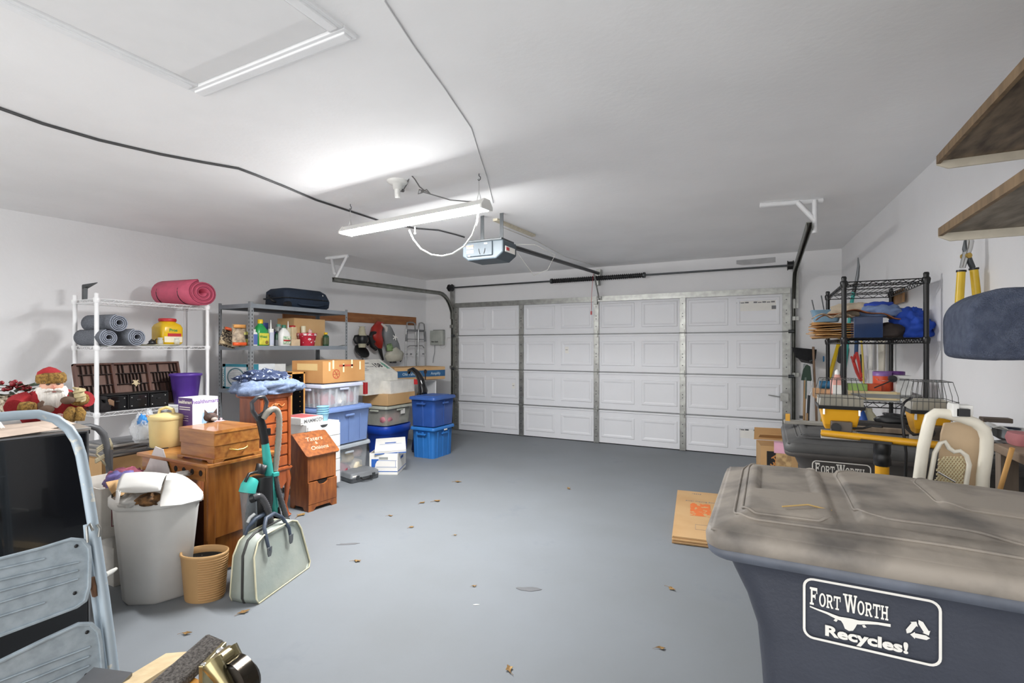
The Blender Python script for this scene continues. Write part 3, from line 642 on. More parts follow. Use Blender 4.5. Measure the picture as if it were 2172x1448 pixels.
m = MB(); m.cyl((0, 0, .22), (0, 0, .30), .01, .003); m.build('nozzle', whitepl, t)
t = bottle('powder_can', 'cream canister with a red lid in front of the cardboard box', 'canister', 620, fx-.14, .235, .09, [(1, 0), (1, 1)], M('cream_p2', 'd8c49c', .5), red, .02, .95, flat=1)
y = atx(625, fx); carton('small_box', 'small tan carton beside the red tub on the bottle shelf', 'box', (fx-.03, y, GZ[2]+.001, .1, .12, .085), mat=M('tan_card', 'd6bd9c', .8), tape=False)
y = atx(652, fx-.02)
t = thing('paint_tub', 'small red tub splattered with white paint on the grey shelf', 'tub', (fx-.03, y, GZ[2]+.001))
m = MB(); m.lathe([(.082, 0), (.108, .145), (.113, .15), (.113, .165), (.106, .166), (.1, .15), (.078, .004)], 26); m.build('tub_body', M('red_splat', 'b6273a', .45, col2='ece4e2', scale=26, lo=.36, hi=.40), t)
m = MB(); m.lathe([(.1135, .135), (.1145, .15), (.1135, .158)], 26); m.build('rim_band', M('rim_splat', 'd9c9cb', .5, col2='b6273a', scale=30, lo=.45, hi=.5), t)
m = MB(); m.cyl((-.02, -.03, .1), (-.02, -.035, .25), .028); m.build('brush_handle', M('cream_p', 'dcd6b8', .4), t)
m = MB(); m.blob((.02, .03, .15), (.025, .025, .04), .3, 3, 3, 12, 8); m.build('rag', M('rag_pink', 'd9b7b2', .8), t)
carton('storage_carton', 'large brown carton at the back of the grey shelf behind the red tub', 'box', (-5.15, atx(658, -5.0), GZ[2]+.002, .30, .46, .34))
t = bottle('garden_bottle', 'dark green bottle with a yellow cap standing alone at the right', 'bottle', 691, fx, .155, .075, cyl_, M('bt_green', '27503a', .35), yellow, .025, .6, lab=M('lab_dull', '4f5a3e', .5), labz=(.2, .75))
m = MB(); yy = atx(712, fx-.05); m.sheet(6, 3, lambda u, v: (-.05+.1*v, -.12+.28*u, .006+.02*u**3), .002)
tag(m.build('leaflet', M('leaf_grey', 'a0a3a2', .6), None, loc=(fx-.05, yy, GZ[2])), 'thin grey leaflet at the right end of the bottle shelf', 'paper')
# third shelf boxes
z3 = GZ[1]+.001
x, y, z0, w, l, h = cb(463, 497, 531, 770, 830, d=5.36); y = gy0-.0+.05
t = thing('sink_box', 'teal and white box with an oval label low on the grey shelf', 'box', (-5.09, gy0+.05, z3), 0)
t.location = (-5.08, gy0+.165, z3)
m = MB(); m.box(0, 0, 0, .46, .30, .28); m.build('box_body', M('box_pale', 'd4d8da', .7), t, bevel=.002)
m = MB()
m.box(0, -.151, 0, .46, .003, .03); m.box(0, -.151, .25, .46, .003, .03); m.box(-.205, -.151, 0, .05, .003, .28); m.box(.205, -.151, 0, .05, .003, .28); m.box(.231, -.1, 0, .003, .1, .28); m.build('teal_border', M('teal_print', '2f7f92', .6), t)
m = MB(); m.loft([[(.0+.15*math.cos(a*PI/14), -.154, .14+.10*math.sin(a*PI/14)) for a in range(28)], [(.0+.13*math.cos(a*PI/14), -.155, .14+.085*math.sin(a*PI/14)) for a in range(28)]], False, False, False); m.build('oval_border', M('teal_dull', '56777f', .6), t)
m = MB()
for k in range(9): m.box(0, -.155, .07+k*.017, .22*math.sin(PI*(k+1.5)/11), .001, .004)
m.build('small_print', inkg, t)
txt('lettering', 'DECORATIVE', .034, (-.205, -.155, .14), '-y', inkw, t, rot=(PI/2, PI/2*3, 0), bold=.0008)
txt('lettering', 'CONSOLE', .034, (.205, -.155, .14), '-y', inkw, t, rot=(PI/2, PI/2*3, 0), bold=.0008)
carton('appliance_box', 'white flat box on the grey shelf right of the teal box', 'box', (-5.04, (atx(565, -4.86)+atx(606, -4.86))/2, z3, .36, atx(606, -4.86)-atx(565, -4.86), .27), mat=M('box_white', 'd9d9d6', .65), tape=False)
m = MB(); yy = atx(622, -4.95)
m.lz([(rr(.34, .52, .05), 0), (rr(.36, .54, .05), .16), (rr(.30, .46, .08), .22), (rr(.16, .26, .05), .25)]); t = thing('cooler_lid_case', 'rounded grey plastic case at the right end of the third grey shelf', 'case', (-5.06, yy+.24, z3))
m.build('case_body', M('case_greybeige', 'a3a49c', .5), t); m = MB(); m.tube([(.182, -.27, .12), (.19, -.12, .20), (.19, .08, .215), (.182, .2, .16)], .008, 6); m.build('case_seam', M('seam_dark2', '5d5f5c', .5), t)
# ================================================================ WALL: board, trimmers, walker, controller
def wl(px, py, off=0.0):               # a point on the left wall, off metres out from it
    a, b = ray(px); k = .083; x0 = -5.41-7.15*k+off
    d = x0/(a-k*b); return Vector((a*d, b*d, Zp(py, d)))
tilt = math.atan(-.083)
a = wl(690, 679, .01); b = wl(882, 681, .01); L_ = (b-a).length
a0, b0 = wl(600, 668, .01), wl(882, 673, .01)
t = thing('wall_board', 'long brown wooden board screwed to the wall behind the grey shelf', 'board', ((a0.x+b0.x)/2, (a0.y+b0.y)/2, 0), math.atan2(b0.y-a0.y, b0.x-a0.x))
m = MB(); m.box(0, 0, Zp(690, b0.length and dep(b0.x, b0.y)), (b0-a0).length, .02, .14); m.build('plank', wood('brown_board', 'a06c42', '83522f', .75, (.6, 3, 3)), t, bevel=.002)
for fx_ in (-.45, .1, .47): m = MB(); m.ell((fx_*(b0-a0).length, -.012, Zp(690, dep(b0.x, b0.y))+.08), (.006, .004, .006), 8, 6); m.build('screw', dsteel, t)
# irrigation controller
p = P(928, 716, y=YD-.055); d = dep(p.x, p.y)
t = thing('sprinkler_controller', 'pale grey control box on the wall between the walker and the door track', 'control box', (p.x, p.y, p.z))
w_ = .27; h_ = .25
m = MB(); m.lz([(rr(w_, .09, .02), -h_/2), (rr(w_+.005, .1, .02), 0), (rr(w_, .09, .02), h_/2)]); m.build('case', M('ctrl_grey', 'aeb2ab', .5), t)
m = MB(); m.box(.03, -.0, h_/2, .2, .07, .012); m.build('top_ledge', M('ctrl_dark', '7d807b', .5), t)
txt('lettering', 'Rain Clock', .032, (-.02, -.055, -.07), '-y', inkb, t, bold=.0008)
m = MB(); m.tube([(-.06, 0, -.13), (-.06, 0, -.25), (-.09, .0, -.36), (-.1, 0, -.44)], .005, 6); m.build('wire', greypl, t)
m = MB(); m.tube([(.06, -.02, -.12), (.09, -.02, -.18), (.16, -.02, -.17), (.19, -.0, -.1), (.19, .02, -.0), (.24, .03, .0)], .0035, 5); m.build('wire', M('wire_white', 'd0d0ce', .5), t)
# walker hanging folded
p = wl(880, 684, .12); q = wl(855, 684, .12); d = dep(p.x, p.y)
alu = M('aluminium_tube', 'b5b6b5', .3, .9); gripg = M('grip_grey', '77797b', .7)
t = thing('walker', 'folded aluminium walking frame hung on the wall under the board end', 'walker', (p.x, p.y, 0), PI/2+tilt)
def zz(py): return Zp(py, d)
s = d/F
def X(px): return (px-880)*s/abs(math.cos(TH+math.atan(.0)))*.95
for (xa_, xb_, dy) in ((856, 882, 0), (884, 903, -.05)):
    m = MB(); zt = zz(684); zb = zz(800); xa__, xb__ = X(xa_), X(xb_); r = .014; pts = [(xa__-.03, dy, zb-.35), (xa__, dy, zz(700)), (xa__+.02, dy, zt-.01), (xa__+.07, dy, zt), (xb__-.07, dy, zt), (xb__-.02, dy, zt-.02), (xb__, dy, zz(705)), (xb__+.03, dy, zb-.35)]
    m.tube(pts, .0125, 8); m.build('side_frame', alu, t)
m = MB(); m.box(X(880), -.02, zz(703)-.0, X(902)-X(857), .03, .035); m.build('front_brace', gripg, t, bevel=.006)
m = MB(); m.box(X(880), -.02, zz(720), X(902)-X(857), .02, .012); m.build('cross_bar', gripg, t)
m = MB(); m.tube([(X(857), -.02, zz(736)), (X(862), -.03, zz(733)), (X(898), -.03, zz(733)), (X(904), -.02, zz(738))], .009, 6); m.build('lower_bar', alu, t)
m = MB(); m.cyl((X(902), -.05, zz(702)), (X(903.5), -.05, zz(724)), .019); m.build('hand_grip', gripg, t)
m = MB(); m.cyl((X(857), 0, zz(702)), (X(856), 0, zz(724)), .019); m.build('hand_grip', gripg, t)
for px in (856, 868, 886, 903): m = MB(); m.cyl((X(px), -.01, zz(749)), (X(px), -.01, zz(752)), .018); m.build('height_clip', gripg, t)
# trimmers
p = wl(768, 720, .13); d = dep(p.x, p.y)
t = thing('string_trimmer', 'cream and black power tool with a wide disc, hanging leftmost under the board', 'garden tool', tuple(p), PI/2+tilt); k = d/F
m = MB(); m.lathe([(.0, .20), (.03, .2), (.045, .16), (.05, .10), (.07, .06)], 16); m.build('motor_cap', M('tool_cream', 'c9c3a8', .45), t)
m = MB(); m.lathe([(.07, .06), (.085, .03), (.08, -.02), (.07, -.06)], 16); m.build('motor', black, t)
m = MB(); m.cyl((0, 0, -.06), (0, 0, -.12), .06, .05); m.build('gear_case', M('tool_cream', 'c9c3a8', .45), t)
m = MB(); m.tube([(-.05, 0, .06), (-.13, 0, .05), (-.15, 0, 0), (-.12, 0, -.05), (-.09, 0, -.06)], .016, 7); m.tube([(.05, 0, .06), (.13, 0, .05), (.16, 0, -.02), (.1, 0, -.08)], .018, 7); m.build('handle_loop', black, t)
m = MB(); m.lathe([(.0, 0), (.10, .006), (.125, 0), (.12, -.012), (0, -.02)], 24, (0, 0, 0)); m.build('guard_disc', black, t, loc=(0, 0, -.17), rot=(.9, 0, 0))
m = MB(); m.tube([(.02*math.cos(i*.8), .02*math.sin(i*.8), -.20-.006*i) for i in range(34)], .005, 5); m.build('auger', dsteel, t)
m = MB(); m.tube([(-.06, 0, .2), (-.04, 0, .18), (0, 0, .19), (.04, 0, .18), (.06, 0, .2)], .004, 5); m.build('wall_hook', chrome, t)
p = wl(800, 718, .13)
t = thing('hedge_trimmer', 'red and black power tool hanging in the middle under the board', 'garden tool', tuple(p), PI/2+tilt); t.scale = (1.25, 1.1, 1.15)
m = MB(); m.tube([(.09, 0, .20), (.04, 0, .19), (-.01, 0, .12), (-.03, 0, .04), (.02, 0, -.04), (.05, 0, -.13)], [.03, .06, .075, .085, .07, .03], 14); m.build('motor_housing', M('tool_red', 'a32a22', .3), t)
m = MB(); m.tube([(-.03, -.04, .08), (-.13, -.05, .07), (-.15, -.05, .0), (-.09, -.05, -.05)], .025, 8); m.tube([(-.15, -.05, .03), (-.12, -.05, -.1), (-.05, -.04, -.14)], .03, 8); m.build('rear_handle', black, t)
m = MB(); m.tube([(.02, -.06, .2), (.1, -.06, .15), (.115, -.05, .06)], [.012, .026, .012], 8); m.build('shroud', M('tool_pale', 'd8d2cc', .4), t)
m = MB(); m.tube([(.03, 0, -.1), (.07, 0, -.22), (.1, 0, -.29)], [.03, .02, .012], 8); m.build('blade_guard', black, t)
p = wl(828, 728, .16)
t = thing('leaf_blower', 'grey and cream round-topped power tool hanging rightmost under the board', 'garden tool', tuple(p), PI/2+tilt); t.scale = (1.3, 1.0, 1.2)
m = MB(); m.loft([[(-.06*s_+off, .07*c_, zq) for s_, c_ in [(math.cos(a*PI/9)*w1, math.sin(a*PI/9)) for a in range(18)]] for zq, w1, off in ((.24, .4, -.06), (.2, 1.0, -.05), (.1, 1.6, -.02), (0, 1.9, .02), (-.1, 1.9, .05), (-.13, 1.2, .06))]); m.build('fan_housing', M('tool_grey', '7d8183', .5), t)
m = MB(); m.blob((.03, -.04, -.24), (.13, .08, .12), .25, 2, 3, 20, 12); m.build('dust_bag', M('tool_bag', 'bdbcaf', .8), t)
m = MB(); m.blob((-.06, -.07, -.1), (.05, .03, .06), .5, 3, 6, 16, 9); m.build('green_cover', M('tool_green', '7f9a6c', .6), t)
m = MB()
for a in range(5): m.cyl((.02, -.085, .08), (.02+.04*math.cos(a*1.256), -.075, .08+.04*math.sin(a*1.256)), .008, n=6)
m.build('fan_vents', whitepl, t)
m = MB(); m.tube([(.13, -.04, -.15), (.17, -.04, -.2), (.12, -.06, -.24)], .014, 6); m.build('trigger', black, t); m = MB(); m.lathe([(.045, 0), (.05, .01), (.03, .03)], 16, (0, -.06, -.26)); m.build('base_knob', black, t)
# ================================================================ STACKED TOTES AND BOXES (left row)
def inset(name, items):
    """items: (x, y, z, rx, ry, rz, colour, seed) – rounded things seen through the clear plastic"""
    pass
def lumps(spec, group, labels, cat='ornament'):
    for i, (x, y, z, r, col, sd) in enumerate(spec):
        m = MB(); m.blob((0, 0, 0), r, .22, 1.8, sd, 18, 10)
        tag(m.build('holiday_ornament', M('lump_'+col, col, .6, var=.15), None, loc=(x, y, z)), labels[i] if i < len(labels) else labels[-1], cat, group)
# blue tote pair by the door track
b1 = M('tote_blue', '2c74bf', .42, var=.04); b2 = M('tote_darkblue', '2a4f97', .3, var=.06); b3 = M('tote_lid_blue', '31579b', .4)
q = cb(870, 920, 964, 903, 975)
tote('storage_tote', 'bright mid-blue lidded tote, lower of the two beside the door track', 'tote', (q[0], q[1], 0, q[3], q[4], .405), b1, b1, 'blue totes stacked by the door track', n=3)
tote('storage_tote', 'darker blue lidded tote with glossy sides, on top of the mid-blue one', 'tote', (q[0]-.0, q[1], .407, q[3]+.03, q[4]+.02, .385), b2, b3, 'blue totes stacked by the door track', n=1)
pp = Vector((q[0]+q[3]/2, q[1], 0))
m = MB(); m.box(0, 0, 0, .002, .07, .02); tag(m.build('paper_label', paper, None, loc=(pp.x+.006, pp.y+.02, .34)), 'tiny white paper label on the mid-blue tote', 'label')
# stack with steel-blue tote
SX = -4.0; ya, yb = atx(690, SX), atx(786, SX); wS = .50; ym = (ya+yb)/2; lS = yb-ya
cw = M('tote_clear', 'd6dbe0', .2, alpha=.32, var=.02); cwl = M('tote_clear_lid', 'c8cde0', .3, alpha=.8, var=.02)
tote('clear_tote', 'clear tote of stuffed toys on the floor under the steel-blue tote', 'tote', (SX-wS/2, ym, 0, wS, lS, .385), cw, M('lid_frost', 'b9c0c6', .4, alpha=.75), 'clear plastic totes', clear=True, ribs=False)
lumps([(SX-.13, ym-.18, .04, (.09, .1, .1), '7c2a3c', 1), (SX-.12, ym+.0, .03, (.09, .1, .09), 'a63446', 2), (SX-.1, ym+.16, .04, (.09, .12, .09), 'd8cdb4', 3), (SX-.12, ym-.12, .19, (.09, .1, .07), '5d7f77', 4), (SX-.1, ym+.05, .17, (.08, .09, .07), 'e0c27a', 5), (SX-.12, ym+.2, .2, (.09, .08, .07), 'caa6a0', 6)], 'stuffed decorations inside the lowest clear tote',
      ['dark red stuffed bundle at the front left in the lowest clear tote', 'bright red stuffed bundle in the middle of the lowest clear tote', 'cream stuffed bundle at the right in the lowest clear tote', 'grey-green stuffed bundle upper left in the lowest clear tote', 'yellow stuffed bundle upper middle in the lowest clear tote', 'pinkish stuffed bundle upper right in the lowest clear tote'])
sb = M('tote_steelblue', '6f87b8', .5, var=.03)
tote('storage_tote', 'steel-blue lidded tote in the middle of the tall stack', 'tote', (SX-wS/2, ym, .388, wS+.02, lS+.03, .40), sb, sb, n=2, ribs=False)
m = MB()
for k in (-1, 0, 1): m.box(0, k*.16-.0, 0, .004, .006, .27)
m.build('panel_ribs', sb, bpy.data.objects['storage_tote.002'] if 'storage_tote.002' in bpy.data.objects else None, loc=(wS/2-.004, 0, .03), rot=(0, .035, 0))
tote('clear_tote', 'clear tote with lavender lid and red decorations, above the steel-blue tote', 'tote', (SX-wS/2, ym-.06, .79, wS-.02, lS-.08, .255), cw, cwl, 'clear plastic totes', n=5)
lumps([(SX-.12, ym-.2, .81, (.08, .09, .09), 'c22b38', 7), (SX-.1, ym-.05, .81, (.07, .1, .08), 'e3ded7', 8), (SX-.15, ym+.10, .81, (.08, .1, .09), 'd0344a', 9), (SX-.3, ym-.22, .82, (.09, .08, .08), 'b43a46', 10)], 'holiday pieces inside the lavender-lidded tote',
      ['red bundle at the left inside the lavender-lidded tote', 'white bundle in the middle inside the lavender-lidded tote', 'pink-red bundle at the right inside the lavender-lidded tote', 'dull red bundle at the back inside the lavender-lidded tote'])
t = carton('cardboard_box', 'old brown cardboard box with peeling tape strips, topmost of the tall tote stack', 'box', (SX-wS/2+.01, ym-.05, 1.047, .46, lS-.06, .225), mat=M('old_cardboard', 'b98a55', .85, scale=3, col2='ad7e4b'), tape=False)
w_, l_ = .46, lS-.06
m = MB()
for k, dy in enumerate((-.21, -.16, -.02, .1, .22)): m.box(w_/2+.001, dy, .225-(.10 if k != 2 else .12)+.02*(k % 2), .001, .022, .09)
m.build('tape_strips', M('masking_tape', 'e6d9b4', .5), t)
m = MB(); m.box(0, -l_/2-.001, .13, .3, .001, .07); m.build('old_tape', tapem, t)
m = MB(); m.loft([[(w_/2+.0015, -.12+.05*math.cos(a*PI/8), .09+.05*math.sin(a*PI/8)) for a in range(16)], [(w_/2+.0015, -.12+.04*math.cos(a*PI/8), .09+.04*math.sin(a*PI/8)) for a in range(16)]], False, False, False)
for a in range(6): m.tube([(w_/2+.002, -.12, .09), (w_/2+.002, -.12+.04*math.cos(a*1.05), .09+.04*math.sin(a*1.05))], .003, 4)
m.build('red_emblem', M('emblem_red', 'b4553a', .7), t); m = MB()
m.box(w_/2+.001, .02, .165, .001, .2, .02); m.build('red_band', M('emblem_red', 'b4553a', .7), t)
# narrow bookcase behind the armoire
x, y = aty(607, 3.95), 3.95
wdl = wood('oak_side', 'c79555', 'b07e42', .5); 
xb = -4.24; y0, y1 = atx(617, xb), atx(647, xb); wbc = .24
t = thing('cube_bookcase', 'narrow light-wood bookcase with a black inside, between the armoire and tote stack', 'bookcase', (xb-.14, (y0+y1)/2, 0)); W_ = y1-y0; hh = Zp(790, dep(xb, y0))
m = MB()
for s in (-1, 1): m.box(0, s*(W_/2-.008), 0, .28, .016, hh)
m.box(0, 0, hh-.016, .28, W_, .016); m.box(0, 0, .0, .28, W_, .016); m.build('carcass', wdl, t)
m = MB(); m.box(-.13, 0, .016, .01, W_-.03, hh-.032)
for s in (-1, 1): m.box(-.0, s*(W_/2-.018), .016, .27, .004, hh-.032)
m.build('black_lining', black, t)
m = MB()
for k in range(16):
    for s in (-1, 1): m.box(.09, s*(W_/2-.021), hh-.06-k*.05, .008, .002, .008)
m.build('peg_holes', M('peg', 'b5843c', .5), t)
# white drawers
DXf = -3.83; y0, y1 = atx(652, DXf), atx(721, DXf); d = dep(DXf, y0); hD = Zp(902, d)
t = thing('drawer_unit', 'narrow white drawer unit on casters with cut-out pulls', 'drawer unit', (DXf-.2, (y0+y1)/2, 0)); W_ = y1-y0
wl_ = M('white_laminate', 'e6e6e4', .4, var=.01)
m = MB(); m.box(-.005, 0, .06, .39, W_, hD-.06); m.build('cabinet', wl_, t, bevel=.002)
for s in (-1, 1):
    for e in (-1, 1): m = MB(); m.cyl((e*.16, s*(W_/2-.04)-.01, .025), (e*.16, s*(W_/2-.04)+.01, .025), .025, n=14); m.build('caster', black, t)
nd = 5; hz = (hD-.08)/nd
for k in range(nd):
    z = .065+k*hz; prof = [(-W_/2+.004, z), (W_/2-.004, z), (W_/2-.004, z+hz-.006)]
    prof += [(.05, z+hz-.006)]+[(.05*math.cos(a*PI/10), z+hz-.006-.028*math.sin(a*PI/10)) for a in range(1, 10)]+[(-.05, z+hz-.006), (-W_/2+.004, z+hz-.006)]
    m = MB(); m.prism(prof, .016, 'x', (.198, 0, 0)); m.build('drawer_front', wl_, t)
    m = MB(); m.box(.190, 0, z+hz-.05, .004, .11, .045); m.build('pull_gap', dsteel, t)
zt = hD+.001
t = carton('booklet_box', 'flat white and red printed box on the white drawers', 'box', (DXf-.20, (y0+y1)/2-.10, zt, .3, .26, .06), mat=M('box_white', 'd9d9d6', .65), tape=False)
m = MB(); m.box(0, 0, .065, .26, .2, .001); m.build('red_print', M('print_rose', 'c8686a', .6), t); txt('lettering', 'MAMMOTH', .045, (.151, .02, .03), '+x', inkg, t, bold=.001)
m = MB(); [m.box(.151, -.12+k*.03, .012, .001, .018, .006) for k in range(8)]; m.build('small_print', inkg, t)
cx, cy = DXf-.12, (y0+y1)/2+.09
for k in range(4):
    m = MB(); m.lathe([(.045, 0), (.058, .07), (.062, .072), (.060, .078), (.052, .07), (.04, .005)], 22)
    tag(m.build('plastic_cup', lblue, None, loc=(cx, cy, zt+k*.022)), ['pale blue plastic cup, lowest of the nested stack', 'pale blue plastic cup, second from the bottom of the nested stack', 'pale blue plastic cup, second from the top of the nested stack', 'pale blue plastic cup, topmost of the nested stack'][k], 'cup', 'nested pale blue cups on the white drawers')
# bright blue round-cornered tub, clear tote, cartons
rb = M('bin_royal', '1848b8', .35, var=.05)
q = cb(786, 812, 873, 915, 966)
tx, ty = q[0]-.06, q[1]+.0
t = thing('recycling_tub', 'bright royal-blue open tub under the clear tote, behind the file box', 'tub', (tx, ty, 0)); w_, l_ = .44, q[4]-.02
m = MB(); m.lz([(rr(w_*.84, l_*.84, .12, 6), 0), (rr(w_*.95, l_*.95, .14, 6), .26), (rr(w_*1.02, l_*1.02, .15, 6), .27), (rr(w_*1.04, l_*1.04, .15, 6), .36), (rr(w_*1.0, l_*1.0, .14, 6), .37), (rr(w_*.97, l_*.97, .14, 6), .36), (rr(w_*.8, l_*.8, .1, 6), .01)]); m.build('tub_body', rb, t)
ct = M('tote_frost', 'c9cabf', .3, alpha=.42)
tote('clear_tote', 'frosted clear tote with green-tinted contents on the royal-blue tub', 'tote', (tx, ty, .375, .40, l_*.94, .27), ct, M('lid_frost2', 'c6c9bb', .4, alpha=.8), 'clear plastic totes', ribs=False)
lumps([(tx+.1, ty-.16, .40, (.08, .1, .09), 'd28a94', 11), (tx+.1, ty+.02, .39, (.06, .08, .13), 'e3a7ae', 12), (tx+.1, ty+.18, .40, (.07, .08, .1), 'd6d4c8', 13), (tx+.05, ty+.1, .52, (.1, .14, .06), '74b09a', 14)], 'soft bundles inside the frosted tote',
      ['dusty pink bundle at the left inside the frosted tote', 'light pink bundle in the middle inside the frosted tote', 'off-white bundle at the right inside the frosted tote', 'mint green bundle near the lid of the frosted tote'])
m = MB(); m.box(0, 0, 0, .002, .09, .07); tag(m.build('paper_tag', paper, None, loc=(tx+.203, ty+.06, .51)), 'white paper tag stuck on the frosted clear tote', 'tag')
carton('cardboard_box', 'flat light-brown carton between the frosted tote and the white box', 'box', (tx, ty+.02, .648, .44, l_*.99, .145), tape=False)
carton('white_box', 'small plain white box at the front of the flat brown carton', 'box', (tx+.07, ty+.06, .797, .27, .5, .165), mat=M('box_white2', 'dcdad3', .7), tape=False)
t = thing('ornament_box', 'white box with a slanted printed top reading 158', 'box', (tx-.05, ty-.20, .797), 0)
m = MB(); ww, ll = .42, .62
m.add([(-.2, -ll/2, 0), (.12, -ll/2, 0), (.12, ll/2, 0), (-.2, ll/2, 0), (-.2, -ll/2, .45), (.12, -ll/2, .27), (.12, ll/2, .27), (-.2, ll/2, .45)], [(3, 2, 1, 0), (4, 5, 6, 7), (0, 1, 5, 4), (1, 2, 6, 5), (2, 3, 7, 6), (3, 0, 4, 7)]); m.build('box_body', M('box_cream', 'dfddd5', .7), t)
sl = math.atan2(-.18, .32)
def onlid(nm, s, size, fx, fy, mt, **k):
    mm = Matrix.Rotation(PI/2, 3, 'Z'); q_ = (Matrix.Rotation(-sl, 3, 'Y') @ mm).to_euler(); txt(nm, s, size, (-.2+.32*fx, fy, .45-.18*fx+.002), 'up', mt, t, rot=q_, **k)
onlid('lettering', '158', .135, .45, .10, inkb, bold=.003, sx=.8)
onlid('lettering', 'Fraser', .05, .25, -.06, inkg); onlid('lettering', '6 ft tree', .04, .5, -.06, inkg)
m = MB()
for k in range(3): m.add([(-.2+.32*f, .24+dy, .45-.18*f+.002) for f, dy in ((.2+.14*k, 0), (.42+.14*k, -.035), (.42+.14*k, .035))], [(0, 1, 2)])
m.build('tree_print', M('print_green', '6fae98', .7), t)
m = MB()
for k in range(5): f = .3+.1*k; m.add([(-.2+.32*f, -.28, .452-.18*f), (-.2+.32*(f+.03), -.28, .452-.18*(f+.03)), (-.2+.32*(f+.03), -.15, .452-.18*(f+.03)), (-.2+.32*f, -.15, .452-.18*f)], [(0, 1, 2, 3)])
m.build('small_print', inkg, t)
m = MB(); m.box(.121, -ll/2+.02, .02, .001, .04, .15); m.box(.10, -ll/2-.001, .02, .04, .001, .15); m.build('red_edge', red, t)
# file box
x, y, z0, w_, l_, h_ = cb(783, 843, 859, 959, 1007)
l_ = .30
w_, l_ = .31, .38; fr = math.radians(26); fc_ = P(843, 1007, z=0)
x, y = fc_.x-(w_/2*math.cos(fr)+l_/2*math.sin(fr)), fc_.y-(w_/2*math.sin(fr)-l_/2*math.cos(fr))
t = thing('file_box', 'white and blue cardboard file box with its lid askew on top', 'box', (x, y, 0), fr)
m = MB(); m.box(0, 0, 0, w_, l_, .005)
for (px_, py_, w1, d1) in ((0, -l_/2, w_, .005), (0, l_/2, w_, .005), (-w_/2, 0, .005, l_), (w_/2, 0, .005, l_)): m.box(px_, py_, .005, w1, d1, .235)
bx = m.build('box_body', paper, t)
bb = M('file_blue', '2d62b4', .6)
m = MB(); yy = -l_/2-.0035
m.box(0, yy, .035, w_, .001, .008); m.box(w_/2+.0035, 0, .035, .001, l_, .008)
m.prism([(-w_/2+.02, .085), (-w_/2+.02, .175), (-w_/2+.11, .175), (-w_/2+.08, .15), (-w_/2+.065, .12), (-w_/2+.06, .085)], .001, 'y', (0, yy, 0))
m.box(w_/2+.0035, 0, .15, .001, .11, .03)
for z in (.085, .158): m.box(.03, yy, z, w_*.75, .001, .003)
m.box(w_*.43, yy, .085, .003, .001, .075); m.build('blue_print', bb, t)
m = MB(); m.box(0, yy, .17, .1, .001, .028); m.build('hand_hole', M('hole_grey', '9a9c98', .8), t)
m = MB()
for k in range(5): m.box(-.1+k*.045, .0, .03, .012, l_*.85, .215+.012*(k % 3), rx=.03*(k-2))
m.build('files', M('folder_tan', 'b79468', .8, var=.2), t)
fb = t; t = bpy.data.objects.new('box_lid', None); C.objects.link(t); t.parent = fb; t.location = (.02, .03, .262); t.rotation_euler = (.16, -.03, .25)
m = MB(); m.box(0, 0, .035, w_+.03, l_+.05, .005)
for (px_, py_, w1, d1) in ((0, -l_/2-.02, w_+.03, .005), (0, l_/2+.02, w_+.03, .005), (-w_/2-.012, 0, .005, l_+.04), (w_/2+.012, 0, .005, l_+.04)): m.box(px_, py_, 0, w1, d1, .037)
m.build('lid_board', paper, t); m = MB(); m.box(0, -l_/2-.024, .004, w_+.03, .001, .012); m.box(w_/2+.016, 0, .004, .001, l_+.04, .012); m.box(0, 0, .0405, w_*.8, .004, .001); m.box(0, .04, .0405, w_*.4, .03, .001); m.build('blue_print', bb, t)
# tool case
x, y, z0, w_, l_, h_ = cb(722, 753, 794, 1000, 1025)
t = thing('tool_case', 'grey plastic tool case lying flat on the floor before the clear tote', 'case', (x+.0, y+.02, 0), math.radians(-14)); w_, l_ = .26, .34
gc = M('case_grey', '74777a', .5)
m = MB(); m.lz([(rr(w_-.02, l_-.02, .03), 0), (rr(w_, l_, .03), .008), (rr(w_, l_, .03), .045), (rr(w_+.01, l_+.01, .03), .048)]); m.build('case_bottom', gc, t)
m = MB(); m.lz([(rr(w_+.01, l_+.01, .03), .050), (rr(w_, l_, .03), .054), (rr(w_, l_, .03), .085), (rr(w_-.03, l_-.03, .03), .098), (rr(w_-.08, l_-.08, .03), .094)]); m.build('case_top', gc, t)
m = MB(); m.tube([(w_/2, -.06, .045), (w_/2+.04, -.055, .035), (w_/2+.045, 0, .033), (w_/2+.04, .055, .035), (w_/2, .06, .045)], .009, 8); m.build('handle', black, t)
for s in (-1, 1): m = MB(); m.box(w_/2+.006, s*.095, .03, .012, .035, .042); m.build('latch', dsteel, t, bevel=.003)
m = MB(); m.box(w_/2+.002, -.13, .062, .002, .05, .016); m.build('label', paper, t)
